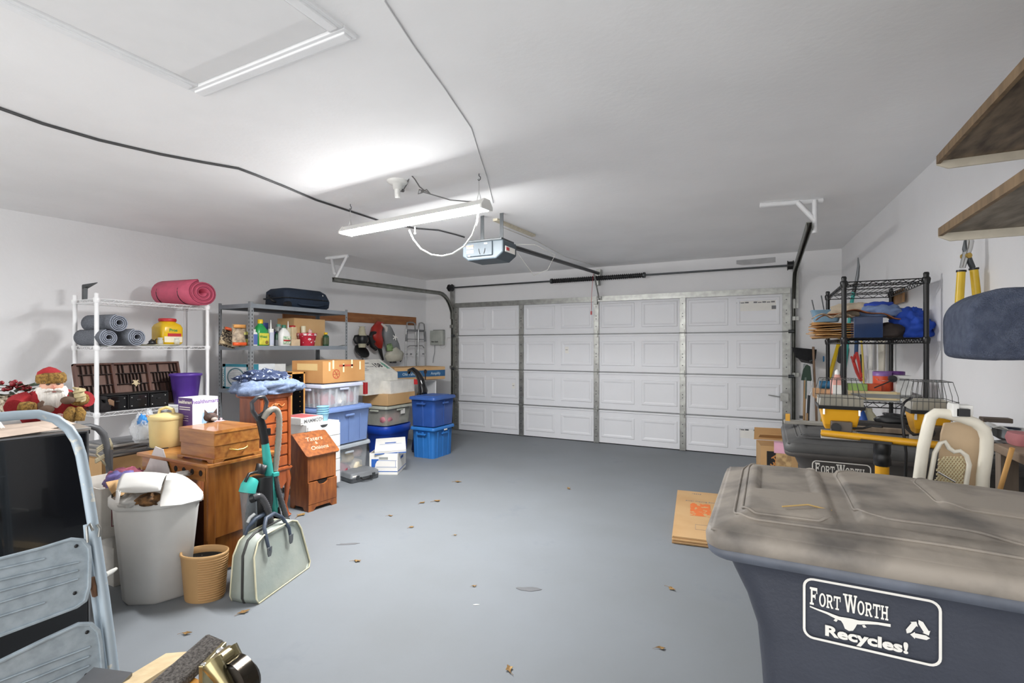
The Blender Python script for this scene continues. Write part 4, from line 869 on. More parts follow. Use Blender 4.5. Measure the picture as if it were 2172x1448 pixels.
# wall-side box on a white board, behind the blue totes; black chair-arm / vacuum handle
x0, x1 = aty(862, 5.75), aty(956, 6.3)
t = carton('long_carton', 'brown carton with a blue printed band behind the stacked blue totes', 'box', (-4.82, 6.02, .93, .50, .86, .185), tape=False); 
t.rotation_euler.z = math.radians(-22)
m = MB(); m.box(.2515, 0, .045, .002, .86, .095); m.box(0, -.4315, .045, .5, .002, .095); m.build('blue_band', M('band_blue', '2b5d88', .6), t)
txt('lettering', 'Old Tahoe', .055, (.253, -.18, .09), '+x', M('ink_sky', 'b7cbd8', .6), t, bold=.0008); txt('lettering', 'Amplify', .055, (.253, .26, .09), '+x', M('ink_sky', 'b7cbd8', .6), t, bold=.0008)
m = MB(); m.loft([[(.254, .08+.028*math.cos(a*PI/8), .12+.035*math.sin(a*PI/8)) for a in range(16)], [(.254, .08+.015*math.cos(a*PI/8), .12+.02*math.sin(a*PI/8)) for a in range(16)]], False, True, False); m.box(.254, .08, .0, .002, .02, .09); m.build('handle_tear', M('tear_dark', '3a2c22', .8), t)
t = thing('white_shelf', 'white board cabinet carrying the long brown carton', 'cabinet', (-4.85, 6.05, 0), math.radians(-22))
m = MB(); m.box(0, 0, 0, .40, .02, .90); m.box(-.18, .15, 0, .02, .32, .9); m.box(0, .3, 0, .4, .02, .9); m.box(0, .15, .90, .42, .36, .02); m.build('board_panels', white, t)
m = MB(); m.box(.1, -.38, 0, .02, .5, .86, rx=0); m.build('pale_panel', M('panel_beige', 'd0d1c8', .7), t)
bx_ = -3.95; p0 = Vector((-4.18, 5.0, 0))
p = P(893, 838, y=5.0)
t = thing('upright_cleaner', 'black curved appliance handle rising behind the blue totes', 'vacuum cleaner', (p.x-.18, 5.42, 0)); y_ = 5.42
def V(px, py): v = P(px, py, y=y_); return (v.x-t.location.x, 0, v.z)
m = MB(); m.tube([V(892, 845), V(897, 828), V(893, 806), V(886, 792), V(876, 783), V(868, 786), V(867, 792)], [.075, .07, .05, .04, .032, .03, .022], 12); m.build('handle', blackg, t)
a_ = V(892, 845); m = MB(); m.tube([a_, (a_[0], 0, .3), (a_[0], -.02, .02)], [.07, .09, .11], 14); m.build('lower_body', black, t)
m = MB(); b_ = V(882, 806); m.box(b_[0], .04, b_[2]-.06, .1, .04, .07); m.build('red_tab', red, t)
# ================================================================ FURNITURE ROW
cherry = wood('cherry_wood', 'a8572a', '7d3b18', .35, (3, 3, .6), 8, coat=.3)
pine = wood('pine_stained', 'a3602c', '6f3a1c', .45, (4, 4, .7), 7, coat=.1)
honey = wood('honey_wood', 'b4793a', '8a5022', .3, (.8, 5, 5), 6, coat=.4)
honeyv = wood('honey_wood_vertical', 'ad6f33', '7c451c', .3, (5, 5, .6), 5, coat=.4)
# potato bin
t = thing('vegetable_bin', 'small stained-wood bin with a slanted lid carved with script', 'bin', (-3.62, 3.13, 0), math.radians(-5)); W_, D_ = .29, .25; hb = .50
def side_poly(): return [(-D_/2, .0), (-D_/2, .63), (-D_/2+.05, .63), (D_/2, .47), (D_/2, .0), (D_/2-.05, 0), (D_/2-.07, .03), (-D_/2+.07, .03), (-D_/2+.05, 0)]
for s in (-1, 1): m = MB(); m.prism(side_poly(), .016, 'y', (0, s*(W_/2-.008), 0)); m.build('side_panel', pine, t, bevel=.001)
m = MB(); m.box(D_/2-.008, 0, .26, .016, W_-.034, .21); m.box(-D_/2+.008, 0, .02, .016, W_-.034, .6); m.box(0, 0, .03, D_-.02, W_-.034, .012); m.build('front_panel', pine, t)
m = MB(); prof = [(-W_/2, .06), (W_/2, .06), (W_/2, .25), (.055, .25)]+[(.055*math.cos(a*PI/8), .25-.035*math.sin(a*PI/8)) for a in range(1, 8)]+[(-.055, .25), (-W_/2, .25)]
m.prism(prof, .018, 'x', (D_/2+.004, 0, 0)); dr = m.build('drawer_front', pine, t, bevel=.002)
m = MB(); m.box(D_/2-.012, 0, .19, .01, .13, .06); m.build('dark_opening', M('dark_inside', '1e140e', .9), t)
m = MB(); m.prism([(-W_/2, .0), (-W_/2, .058), (W_/2, .058), (W_/2, 0), (W_/2-.05, 0), (W_/2-.075, .03), (-W_/2+.075, .03), (-W_/2+.05, 0)], .018, 'x', (D_/2+.002, 0, 0)); m.build('plinth', pine, t)
sl = math.atan2(.16, D_-.05+.0); ca = (D_/2+.01+(-D_/2+.05))/2
lr = (0, sl, 0)
m = MB(); m.lz([(rr(.275, W_+.05, .02), 0), (rr(.275, W_+.05, .02), .014)]); ld = m.build('slant_lid', pine, t, loc=(.035, 0, .555), rot=lr, bevel=.003)
tr_ = M('carved_white', 'd8c3ac', .7)
txt('lettering', 'Taters', .065, (-.05, 0, .0145), 'up', tr_, ld, shear=.3, rot=(0, 0, PI/2)); txt('lettering', '&', .04, (.0, 0, .0145), 'up', tr_, ld, rot=(0, 0, PI/2)); txt('lettering', 'Onions', .06, (.055, 0, .0145), 'up', tr_, ld, shear=.3, rot=(0, 0, PI/2))
m = MB(); m.box(-.105, 0, .63, .05, W_+.02, .014); m.build('top_rail', pine, t); m = MB(); m.cyl((-.08, -.03, .648), (-.08, .03, .648), .006); m.box(-.085, 0, .643, .03, .05, .003); m.build('hinge', dsteel, t)
# armoire
AX, AY0 = -3.56, atx(550, -3.56); AY1 = atx(617, -3.56); AW = AY1-AY0; AD = AX-aty(504, AY0)
t = thing('jewelry_armoire', 'tall cherry-wood jewelry chest on curved legs with jeans on top', 'chest', (AX-AD/2, (AY0+AY1)/2, 0)); hT = Zp(838, dep(AX, AY0)); z0 = .42
m = MB(); m.box(0, 0, z0, AD-.02, AW-.02, hT-z0-.03); m.build('cabinet', cherry, t, bevel=.002)
m = MB(); m.lz([(rr(AD, AW, .01), hT-.035), (rr(AD+.02, AW+.03, .01), hT-.02), (rr(AD+.02, AW+.03, .01), hT)]); m.build('top', cherry, t)
m = MB(); m.lz([(rr(AD+.005, AW+.01, .01), z0-.02), (rr(AD+.02, AW+.03, .01), z0-.005), (rr(AD, AW, .01), z0+.01)]); m.build('waist_moulding', cherry, t)
m = MB(); m.prism([(-AW/2+.02, z0-.02), (AW/2-.02, z0-.02), (AW/2-.02, z0-.10), (AW/2-.08, z0-.17), (0, z0-.14), (-AW/2+.08, z0-.17), (-AW/2+.02, z0-.10)], .016, 'x', (AD/2-.015, 0, 0)); m.build('apron', cherry, t)
nd = 6; hz = (hT-z0-.07)/nd
for k in range(nd):
    z = z0+.02+k*hz; m = MB(); m.box(AD/2-.004, 0, z, .014, AW-.07, hz-.014); dd = m.build('drawer_front', cherry, t, bevel=.004)
    if k < nd-1:
        m = MB(); m.lathe([(.006, 0), (.006, .012), (.011, .018), (.008, .024), (0, .025)], 12); m.build('knob', dsteel, dd, loc=(AD/2+.003, 0, z+hz/2), rot=(0, PI/2, 0))
    else:
        m = MB(); zc = z+hz/2
        for s in (-1, 1): m.tube([(AD/2+.006, s*(.005+.075*f), zc+.012*math.sin(f*7)) for f in [i/10 for i in range(11)]], .006, 6)
        m.ell((AD/2+.005, 0, zc+.006), (.006, .022, .016), 10, 6); m.build('carved_scroll', M('carved_cherry', 'b8703a', .4), dd)
for s in (-1, 1):
    m = MB(); m.cyl((AD/2-.0, s*(AW/2-.018), z0+.02), (AD/2-.0, s*(AW/2-.018), hT-.04), .014, n=10); m.build('column', cherry, t)
for sx in (-1, 1):
    for sy in (-1, 1):
        m = MB(); x_, y_ = sx*(AD/2-.03), sy*(AW/2-.025); pts = [(x_, y_, z0-.01), (x_+sx*.01, y_+sy*.01, z0-.10), (x_+sx*.004, y_+sy*.004, z0-.24), (x_-sx*.004, y_-sy*.004, .1), (x_+sx*.006, y_+sy*.006, .03), (x_+sx*.014, y_+sy*.014, .006)]
        m.tube(pts, [.028, .026, .018, .014, .016, .026], 10); m.build('leg', cherry, t)
# jeans and patterned cloth piled on the armoire
denim = M('denim', '76859f', .95, var=.1, scale=40, bump=.4, bscale=260, col2='62718c')
patt = M('pattern_cloth', '26324f', .9, scale=42, col2='b9c4d8', lo=.35, hi=.41, bump=.3)
m = MB(); m.blob((0, 0, 0), (.21, .27, .085), .22, 2.2, 5, 48, 22); m.blob((.12, -.2, .0), (.07, .12, .07), .3, 2.5, 8, 30, 14); m.blob((.05, .17, .01), (.12, .14, .06), .25, 2.4, 9, 30, 14)
tag(m.build('folded_jeans', denim, None, loc=(AX-.13, (AY0+AY1)/2+.01, hT+.001)), 'faded blue denim heap lying on the cherry chest', 'clothing')
m = MB(); m.blob((0, 0, 0), (.15, .20, .075), .35, 3.2, 12, 56, 26)
tag(m.build('patterned_cloth', patt, None, loc=(AX-.15, (AY0+AY1)/2+.0, hT+.075)), 'navy and white patterned cloth crumpled on top of the jeans', 'clothing')
# desk
KX, KY = -3.0, 1.82; kz = .708
t = thing('dropleaf_table', 'honey-brown wooden drop-leaf table with a row of holes along its end rail', 'table', (KX, KY, 0)); Wd = .77; Dd = atx(577, KX)-KY+.02
m = MB(); m.box(-Wd/2, Dd/2, kz-.022, Wd+.02, Dd+.03, .022); m.build('tabletop', honey, t, bevel=.004)
m = MB(); m.box(-.03, Dd/2, .24, .02, Dd-.0, kz-.262); m.build('drop_leaf', honeyv, t, bevel=.003)
m = MB(); m.box(-.05, Dd/2, .02, .02, Dd-.02, .36); m.build('lower_panel', honeyv, t)
m = MB(); m.box(-Wd+.03, Dd/2, 0, .05, Dd-.04, kz-.022); m.build('back_support', pine, t)
m = MB(); m.box(-.45, .028, .09, .72, .012, .38); m.build('end_panel', M('dark_wood_panel', '4a2617', .5), t)
m = MB(); m.box(-Wd/2, .01, kz-.11, Wd-.06, .02, .088); rl = m.build('end_rail', honey, t, bevel=.002)
m = MB()
for k in range(7): m.cyl((-Wd+.16+k*.088, -.002, kz-.062), (-Wd+.16+k*.088, .001, kz-.062), .018, n=16)
m.build('rail_holes', M('dark_inside', '1e140e', .9), rl)
for x_ in (-.035, -Wd+.05): m = MB(); m.box(x_, .025, 0, .045, .045, kz-.022); m.build('leg', honeyv, t, bevel=.002)
m = MB(); m.tube([(-.55, -.01, .56), (-.4, -.02, .555), (-.2, -.015, .55), (-.1, -.02, .575)], .006, 5); m.build('hanging_cable', black, t)
zt = kz+.001
# wooden chest
cxr, cyf = aty(440, KY+.07), KY+.05
d0 = dep(KX-.02, KY+.05)
x1 = KX+.0; y0 = KY+.03; y1 = atx(551, x1-.02); xl = aty(378, y0)
t = thing('wooden_chest', 'honey-coloured wooden silverware chest with a brass handle, on the table', 'chest', ((xl+x1)/2, (y0+y1)/2, zt)); w_, l_ = x1-xl, y1-y0; hc = .195
m = MB(); m.box(0, 0, .014, w_-.02, l_-.02, .085); m.build('chest_base', honey, t, bevel=.002)
m = MB(); m.lz([(rr(w_-.01, l_-.01, .004), .101), (rr(w_-.01, l_-.01, .004), hc-.02), (rr(w_, l_, .006), hc-.018), (rr(w_-.005, l_-.005, .006), hc)], sm=False); m.build('chest_lid', honey, t)
m = MB(); m.prism([(-w_/2, 0), (-w_/2, .02), (w_/2, .02), (w_/2, 0), (w_/2-.05, 0), (w_/2-.065, .012), (-w_/2+.065, .012), (-w_/2+.05, 0)], .01, 'y', (0, -l_/2, 0)); m.prism([(-l_/2, 0), (-l_/2, .02), (l_/2, .02), (l_/2, 0), (l_/2-.05, 0), (l_/2-.065, .012), (-l_/2+.065, .012), (-l_/2+.05, 0)], .01, 'x', (w_/2, 0, 0)); m.build('bracket_feet', honey, t)
m = MB(); m.tube([(w_/2-.004, -.06, .07), (w_/2+.012, -.05, .066), (w_/2+.016, -.02, .058), (w_/2+.016, .02, .058), (w_/2+.012, .05, .066), (w_/2-.004, .06, .07)], .005, 7); m.build('bail_handle', M('brass', 'c9a95c', .3, .9), t)
# yellow canister
xk, yk = aty(353, 2.03), 2.03; d = dep(xk, yk); r_ = 34*d/F*.92
ym_ = M('canister_yellow', 'e0cb8e', .45, var=.03)
t = thing('yellow_canister', 'pale yellow lidded canister with a top handle, at the back of the table', 'canister', (xk, yk, zt)); hh = .215
m = MB(); m.lathe([(r_*.92, 0), (r_*.94, .004), (r_, hh-.03), (r_*1.0, hh-.02)], 32); m.build('canister_body', ym_, t)
m = MB(); m.lathe([(r_*1.05, hh-.022), (r_*1.06, hh-.015), (r_*1.06, hh), (r_*.98, hh+.008), (r_*.3, hh+.022), (0.001, hh+.024)], 32); m.build('canister_lid', ym_, t)
m = MB(); m.tube([(-.04, -.03, hh+.01), (-.035, -.025, hh+.045), (0, 0, hh+.06), (.035, .025, hh+.045), (.04, .03, hh+.01)], .011, 8); m.build('lid_handle', ym_, t)
m = MB(); m.tube([(-r_*.8, -r_*.5, hh-.03), (-r_*1.0, -r_*.75, hh+.0), (-r_*.6, -r_*.9, hh+.012), (r_*.0, -r_*1.0, hh-.0)], .004, 6); m.build('bail', M('bail_pink', 'c8a08c', .5), t)
m = MB(); m.tube([(-.02-r_, -.05, .005), (0, -r_-.02, .006), (.06, -r_-.03, .006), (.12, -.09, .006), (.14, -.06, .008)], .004, 6); tag(m.build('extension_cable', black, None, loc=(xk, yk, zt)), 'thin black cord curled on the tabletop around the yellow canister', 'cable')
# small orange toy
m = MB(); m.blob((0, 0, 0), (.02, .03, .022), .3, 3, 6, 16, 9); m.ell((.0, .028, .018), (.012, .012, .012), 10, 6); tag(m.build('toy_bird', M('toy_orange', 'd98f24', .5), None, loc=(xl-.035, yk+.02, zt)), 'tiny orange toy beside the canister at the chest corner', 'toy')
# purple and white product box
x_c, y_c = aty(408, 2.42), 2.42
q = cb(378, 408, 462, 845, 905, d=dep(aty(408, 2.33), 2.33))
t = thing('product_box', 'purple and white cardboard box with a cat picture behind the wooden chest', 'box', (q[0]-.05, q[1]+.0, .0)); w_, l_ = q[3], q[4]; t.location.z = .0
bz = Zp(905, dep(aty(408, 2.33), 2.33)); bh = Zp(843, dep(aty(408, 2.33), 2.33))-zt
t.location = (aty(408, 2.10)-w_/2, 2.10+l_*.5, zt)
k = dep(aty(408, 2.10), 2.10)/dep(aty(408, 2.33), 2.33); w_ *= k; l_ *= k; bh = Zp(845, dep(aty(408, 2.10), 2.10))-zt
t.location = (aty(408, 2.10)-w_/2, 2.10+l_/2, zt)
m = MB(); m.box(0, 0, 0, w_, l_, bh); m.build('box_body', M('purple_card', '5b3d7d', .5), t, bevel=.001)
m = MB(); m.box(w_/2+.001, 0, 0, .001, l_, bh); m.box(0, 0, bh, w_, l_, .001); m.build('white_panel', M('box_white3', 'e8e6ee', .5), t)
txt('lettering', 'healthsmart', l_*.215, (w_/2+.002, 0, bh-.028), '+x', M('ink_violet', '7d5ba0', .5), t, bold=.0006); txt('lettering', 'healthsmart', w_*.20, (0, -l_/2-.001, bh-.03), '-y', inkw, t, bold=.0006)
m = MB()
for kk in range(5): m.box(-.005, -l_/2-.001, bh-.07-kk*.016-(.03 if kk > 1 else 0), w_*(.75 if kk < 2 else .5), .001, .006 if kk < 2 else .002)
m.build('side_print', inkw, t)
m = MB(); m.prism([(-.03, .0), (.07, 0), (.06, .11), (-.02, .11)], .001, 'x', (w_/2+.002, 0, bh*.36)); m.build('blue_picture', M('pic_blue', '9dbfdf', .5), t)
m = MB()
for (a_, b_) in ((-.08, .1), (-.08, .06), (-.08, .02), (.1, .1)): m.box(w_/2+.002, a_, b_, .001, .03, .02)
m.build('pale_icons', M('pic_yellow', 'efe0a8', .5), t)
# cat figurine and teapot lid
xq, yq = aty(447, 2.06), 2.06
t = thing('cat_figurine', 'tiny grey-brown cat head ornament peeking over the wooden chest', 'figurine', (xq-.0, 2.12, zt)); catm = M('cat_fur', '5b4740', .8, var=.3, scale=40); t.location = (aty(447, 2.14), 2.14, zt); t.scale = (1.3, 1.3, 1.12)
m = MB(); m.lathe([(.03, 0), (.032, .05), (.024, .12), (.02, .16)], 14); m.build('body', catm, t)
m = MB(); m.ell((0, 0, .19), (.032, .036, .03), 14, 10); hd = m.build('head', catm, t)
for s in (-1, 1): m = MB(); m.add([(0, s*.008, .21), (0, s*.036, .205), (.0, s*.034, .245), (-.012, s*.022, .21)], [(0, 1, 2), (0, 2, 3), (1, 3, 2), (0, 3, 1)]); m.build('ear', catm, hd)
m = MB(); m.ell((.032, 0, .18), (.006, .018, .012), 10, 6); m.build('muzzle', M('muzzle_grey', 'b5aaa0', .8), hd)
t = thing('pink_teapot', 'small pink ceramic teapot behind the wooden chest', 'teapot', (aty(468, 2.2), 2.2, zt)); pk = M('ceramic_pink', 'd9b3b8', .2)
m = MB(); m.lathe([(.035, 0), (.06, .05), (.065, .1), (.055, .15), (.05, .155)], 24); m.build('pot', pk, t); m = MB(); m.lathe([(.055, .156), (.05, .17), (.02, .185), (.006, .188), (.012, .198), (.001, .203)], 24); m.build('lid', pk, t)
m = MB(); m.tube([(0, .05, .14), (0, .1, .15), (0, .11, .11), (0, .06, .06)], .007, 7); m.build('handle', pk, t)
# ================================================================ LEFT FOREGROUND
# grey appliance with a black glass panel leaning on its front
CC = Vector((-2.92, 1.19, 0)); fa = math.radians(-98.1)        # near-right top corner and the direction its front runs
t = thing('kitchen_range', 'grey metal kitchen appliance with a flat top under the winter doll', 'appliance', tuple(CC), math.radians(-8.1)); ht = 1.03
apg = M('appliance_grey', 'aaa7a4', .4, .2)
m = MB(); m.box(-.33, -.38, .06, .64, .76, ht-.075); m.build('cabinet', apg, t, bevel=.004)
m = MB(); m.box(-.33, -.38, ht-.015, .66, .78, .015); m.build('top_sheet', M('top_steel', 'b9b6b2', .3, .4), t, bevel=.003)
m = MB(); m.box(.002, -.06, ht-.03, .012, .13, .018); m.build('trim_strip', black, t, bevel=.002)
m = MB(); m.box(-.33, -.38, 0, .58, .7, .06); m.build('plinth', black, t)
t2 = thing('black_board', 'tall glossy black board standing against the grey appliance', 'board', (-2.875, .565, 0), rot=(0, -.025, math.radians(-8.1)))
m = MB(); m.box(.035, .0, 0, .022, 1.14, 1.03); m.build('panel_body', blackg, t2, bevel=.006)
m = MB(); m.box(.03, 0, 1.03, .035, 1.15, .006); m.box(.03, .572, 0, .035, .006, 1.03); m.build('panel_edge', M('edge_alu', '8f9092', .3, .8), t2)
# papers
for k, (px, py, r_) in enumerate(((40, 914, .3), (70, 905, -.1), (20, 922, .15))):
    p = P(px, py, z=ht+.003+.003*k); m = MB(); m.sheet(5, 5, lambda u, v: ((u-.5)*.2, (v-.5)*.28, .004*math.sin(u*4+k)+.004*v), .0015)
    tag(m.build('paper_sheet', M('paper_beige', 'cbb8a8', .8), None, loc=(p.x-.02, p.y, ht+.006+.004*k), rot=(0, 0, r_)), ['bottom beige paper sheet on the grey appliance', 'beige paper sheet reaching furthest right on the appliance top', 'uppermost beige paper sheet at the left picture edge'][k], 'paper')
p = P(2, 862, d=2.25)
t = thing('picture_frame', 'white-edged frosted frame leaning at the left picture edge', 'frame', (p.x-.08, p.y-.04, ht+.02), rot=(0, 0, .5))
m = MB(); m.prism([(-.16, 0), (.10, 0), (-.02, .17), (-.16, .17)], .01, 'y'); m.build('panel', M('frost_panel', 'c9cbcd', .4), t)
m = MB(); m.cyl((.10, -.006, 0), (-.02, -.006, .17), .006, n=6); m.build('white_edge', whitepl, t)
# winter doll
redf = M('felt_red', '9f1f26', .9, var=.12, scale=18, bump=.3, bscale=120); fur = M('fur_tan', 'a5803f', 1, var=.4, scale=60, bump=1, bscale=180, col2='6e5226'); beard = M('beard_white', 'e9e5de', .95, stretch=(1, 1, .2), scale=60, bump=.8, bscale=90, var=.08)
p = P(108, 880, d=2.62); bx0, by0 = p.x, p.y; fc = math.atan2(-by0, -bx0)      # the doll faces the camera side
t = thing('holiday_doll', 'white-bearded winter doll in a red coat and fur cuffs sitting on the appliance', 'doll', (bx0, by0, ht+.002), fc+math.radians(8)); t.scale = (.9, .84, .87); S = 2.62/F
m = MB(); m.blob((0, 0, .0), (.09, .15, .13), .12, 2, 21, 36, 18); m.build('coat_body', redf, t)
m = MB(); m.ell((.02, 0, .20), (.058, .058, .068), 20, 14); hd = m.build('head', M('doll_skin', 'd8a58c', .5, var=.05), t)
m = MB(); m.ell((.078, 0, .205), (.012, .010, .012), 10, 8); m.build('nose', M('doll_nose', 'd08c78', .5), hd)
for s in (-1, 1):
    m = MB(); m.ell((.070, s*.024, .222), (.008, .011, .006), 10, 8); m.build('eye', M('eye_dark', '4a4038', .3), hd)
    m = MB(); m.tube([(.070, s*.008, .235), (.072, s*.024, .241), (.066, s*.04, .236)], .005, 6); m.build('eyebrow', beard, hd)
m = MB()
lv = []
for z, w1, d1, xo in ((.205, .068, .05, .012), (.18, .080, .068, .018), (.14, .084, .072, .024), (.09, .074, .06, .032), (.05, .052, .042, .04), (.02, .028, .02, .05)):
    ring = []
    for i in range(30):
        a = 2*PI*i/30; q_ = 1+.05*math.sin(a*9+z*60); ring.append((xo+d1*math.cos(a)*q_, w1*math.sin(a)*q_, z))
    lv.append(ring)
m.loft(lv); m.build('beard', beard, t)
m = MB()
for s in (-1, 1): m.tube([(.085, s*.004, .188), (.092, s*.025, .19), (.085, s*.048, .178)], [.007, .01, .004], 8)
m.build('moustache', beard, hd); m = MB(); m.ell((.099, 0, .178), (.004, .011, .004), 8, 6); m.build('mouth', M('mouth_red', '8c4a44', .6), hd)
m = MB(); m.lathe([(.066, .226), (.074, .240), (.072, .272), (.060, .290)], 28, (.012, 0, 0)); m.build('fur_brim', fur, t)
m = MB(); m.lathe([(.062, .27), (.056, .295), (.03, .315), (.005, .325)], 24, (.010, -.008, 0)); m.build('hat_crown', redf, t)
for s, e, hnd in ((-1, (.07, -.17, .095), (.125, -.075, .085)), (1, (.05, .165, .12), (.12, .085, .125))):
    m = MB(); m.tube([(0, s*.10, .13), (.02, s*.15, .11), e], [.055, .06, .05], 14); m.build('sleeve', redf, t)
    v = Vector(hnd)-Vector(e); v.normalize(); m = MB(); c0 = Vector(e)*.45+Vector(hnd)*.55; m.tube([c0-v*.035, c0, c0+v*.03], [.036, .042, .036], 14); m.build('fur_cuff', fur, t)
    mit = M('mitten_brown', '5f4a3c', .85)
    h0 = Vector(hnd)+v*.01; m = MB(); m.ell(tuple(h0+v*.03), (.026, .036, .024), 14, 10); m.tube([h0, h0+Vector((.0, 0, .03)), h0+Vector((.005, -s*.012, .045))], [.012, .014, .008], 8); m.build('mitten', mit, t)
m = MB(); m.blob((.11, .02, 0), (.045, .08, .03), .1, 2, 4, 24, 12); m.build('knitted_lap', M('knit_red', 'b8383c', .9, scale=70, col2='ead2cc', lo=.55, hi=.6), t)
m = MB(); m.tube([(.145, .06, 0), (.15, .065, .05), (.13, .075, .075)], [.03, .032, .02], 10); m.tube([(.15, .105, .0), (.15, .11, .05), (.13, .11, .07)], [.03, .034, .02], 10); m.build('fur_front', fur, t)
m = MB(); m.tube([(.06, -.13, .13), (.095, -.125, .10), (.10, -.115, .03)], .006, 6); m.build('cord_trim', M('cord_cream', 'd8bf95', .9), t)
p = P(168, 835, d=2.62)
m = MB(); m.tube([(.02*math.cos(i*.35)*(1), .022*math.sin(i*.35), .0015*i) for i in range(50)], .006, 6); m.blob((0, 0, 0), (.022, .026, .045), .3, 3, 9, 16, 9)
tag(m.build('snowshoe_bundle', M('straw', 'c9b98e', .8, var=.2), None, loc=(p.x, p.y, p.z-.04)), 'small coiled straw bundle beside the doll mitten and wire shelf post', 'ornament')
# greenery basket to its left
p = P(22, 850, d=2.55); gx, gy = p.x, p.y
t = thing('berry_basket', 'basket of red berries and dark greenery left of the winter doll', 'basket', (gx-.03, gy+.03, ht+.04)); random.seed(11)
m = MB(); m.lathe([(.05, 0), (.07, .05), (.075, .10), (.065, .10), (.045, .01)], 18); m.build('basket', M('basket_dark', '5f4c3a', .9, var=.4, scale=60, col2='cfc4ae'), t)
m = MB(); rb_ = random.Random(4)
for k in range(26):
    a = rb_.uniform(0, 2*PI); r_ = rb_.uniform(.01, .075); m.ell((r_*math.cos(a), r_*math.sin(a), .12+rb_.uniform(0, .05)), (.011, .011, .011), 8, 6)
m.build('berries', M('berry_red', '8f1f2a', .35), t)
m = MB()
for k in range(40):
    a = rb_.uniform(0, 2*PI); r_ = rb_.uniform(.05, .12); z = .10+rb_.uniform(-.02, .05); c_, s_ = math.cos(a), math.sin(a)
    m.add([(c_*.02, s_*.02, z), (c_*r_-s_*.012, s_*r_+c_*.012, z+.01), (c_*(r_+.02), s_*(r_+.02), z+.02), (c_*r_+s_*.012, s_*r_-c_*.012, z+.012)], [(0, 1, 2, 3)])
m.build('leaves', M('leaf_dark', '35432f', .6), t)
m = MB(); m.prism([(-.02, 0), (.03, 0), (.035, .06), (.0, .065), (-.025, .03)], .006, 'y', (.08, -.02, .05)); m.build('ribbon', M('ribbon_cream', 'd8cfbd', .7), t)
# ---------------- step stool (folded, light blue)
def SP(px, py, off=0.0):             # a point on the stool's leaning plane
    n = Vector((math.cos(math.radians(-8.1)), math.sin(math.radians(-8.1)), .16)).normalized(); q0 = Vector((-2.14, .88, 1.15))+n*off
    a, b = ray(px); dr = Vector((a, b, (HY-py)/F)); o = Vector((0, 0, H)); k = (q0-o).dot(n)/dr.dot(n); return o+dr*k
sblue = M('stool_blue', 'a3b2bd', .45, .2, var=.03, scale=26, col2='c9c9c0', lo=.30, hi=.36)
sblue2 = M('stool_pan', 'a0adb6', .5, .1, var=.05, scale=30, col2='909da6')
root = SP(243, 1440); t = thing('step_stool', 'folded light-blue metal step stool with two ribbed steps, leaning by the black panel', 'step stool', tuple(root))
def T(v): return Vector(v)-root
arch = [(-560, 960), (-420, 905), (-250, 880), (-60, 890), (30, 881), (80, 878), (118, 888), (146, 909), (162, 934), (172, 965), (184, 1030), (197, 1110), (208, 1180), (220, 1260), (232, 1350), (243, 1440), (262, 1600), (285, 1770)]
m = MB(); m.tube([T(SP(x, y)) for x, y in arch], .0155, 12); m.build('front_frame', sblue, t)
m = MB(); m.tube([T(SP(x, y, -.045)) for x, y in ((184, 1112), (190, 1180), (203, 1280), (216, 1370), (226, 1450), (240, 1600), (255, 1720))], .011, 8); m.build('rear_leg', sblue, t)
def pan(pts, nm):
    P0 = [SP(x, y, .02) for x, y in pts]; m = MB()
    n = (P0[1]-P0[0]).cross(P0[-1]-P0[0]).normalized()
    if n.x < 0: n = -n
    th = .022
    q1 = [p-n*th for p in P0]; c = sum(P0, Vector())/len(P0)
    inn = [c+(p-c)*.93 for p in P0]; inn2 = [p-n*.008 for p in inn]
    m.loft([[T(p) for p in q1], [T(p) for p in P0], [T(p) for p in inn], [T(p) for p in inn2]], cap0=True, cap1=True, sm=False); o = m.build(nm, sblue2, t, bevel=.003)
    return P0, n, o
up = [(-420, 1290), (0, 1183), (90, 1160), (155, 1140), (180, 1142), (194, 1158), (196, 1180), (194, 1245), (186, 1275), (165, 1290), (0, 1352), (-420, 1520)]
lo_ = [(-420, 1600), (0, 1402), (90, 1358), (170, 1321), (198, 1320), (214, 1335), (219, 1360), (226, 1440), (236, 1560), (-420, 1900)]
for pts, nm, rl in ((up, 'upper_step', [((-300, 1275), (95, 1185)), ((-300, 1300), (168, 1192)), ((-300, 1335), (166, 1210)), ((-300, 1370), (166, 1228)), ((-200, 1370), (96, 1278))]), (lo_, 'lower_step', [((-300, 1560), (192, 1372)), ((-300, 1590), (190, 1392)), ((-300, 1625), (190, 1412)), ((-200, 1610), (190, 1440))])):
    P0, n, o = pan(pts, nm); m = MB()
    for (a_, b_) in rl: m.tube([T(SP(*a_, .02))-n*.004, T(SP(*b_, .02))-n*.004], .0032, 5)
    m.build('step_rib', sblue2, o)
    m = MB()
    for (a_, b_) in (((163, 1158), 0), ((160, 1258), 0)) if nm == 'upper_step' else (((186, 1341), 0), ((184, 1432), 0)):
        c = T(SP(*a_, .02))-n*.006; m.ell(tuple(c), (.004, .006, .006), 8, 6)
    m.build('rivet_holes', black, o)
m = MB(); m.tube([T(SP(186, 1150, .03)), T(SP(184, 1118, .03)), T(SP(190, 1110, .03)), T(SP(197, 1125, .03))], .004, 6); m.tube([T(SP(206, 1112, .02)), T(SP(212, 1120, .02)), T(SP(210, 1138, .02))], .005, 6); m.build('latch_wire', steel, t)
m = MB(); m.tube([T(SP(196, 1225, -.02)), T(SP(198, 1245, 0)), T(SP(202, 1262, -.02))], .009, 6); m.build('rusty_hinge', M('rust', '7a5a44', .8), t)
m = MB(); m.tube([T(SP(222, 1220, -.03)), T(SP(236, 1212, -.07)), T(SP(246, 1206, -.09))], [.010, .009, .006], 8); m.build('cap_end', M('wrapped_plastic', 'd8d8d2', .3), t)
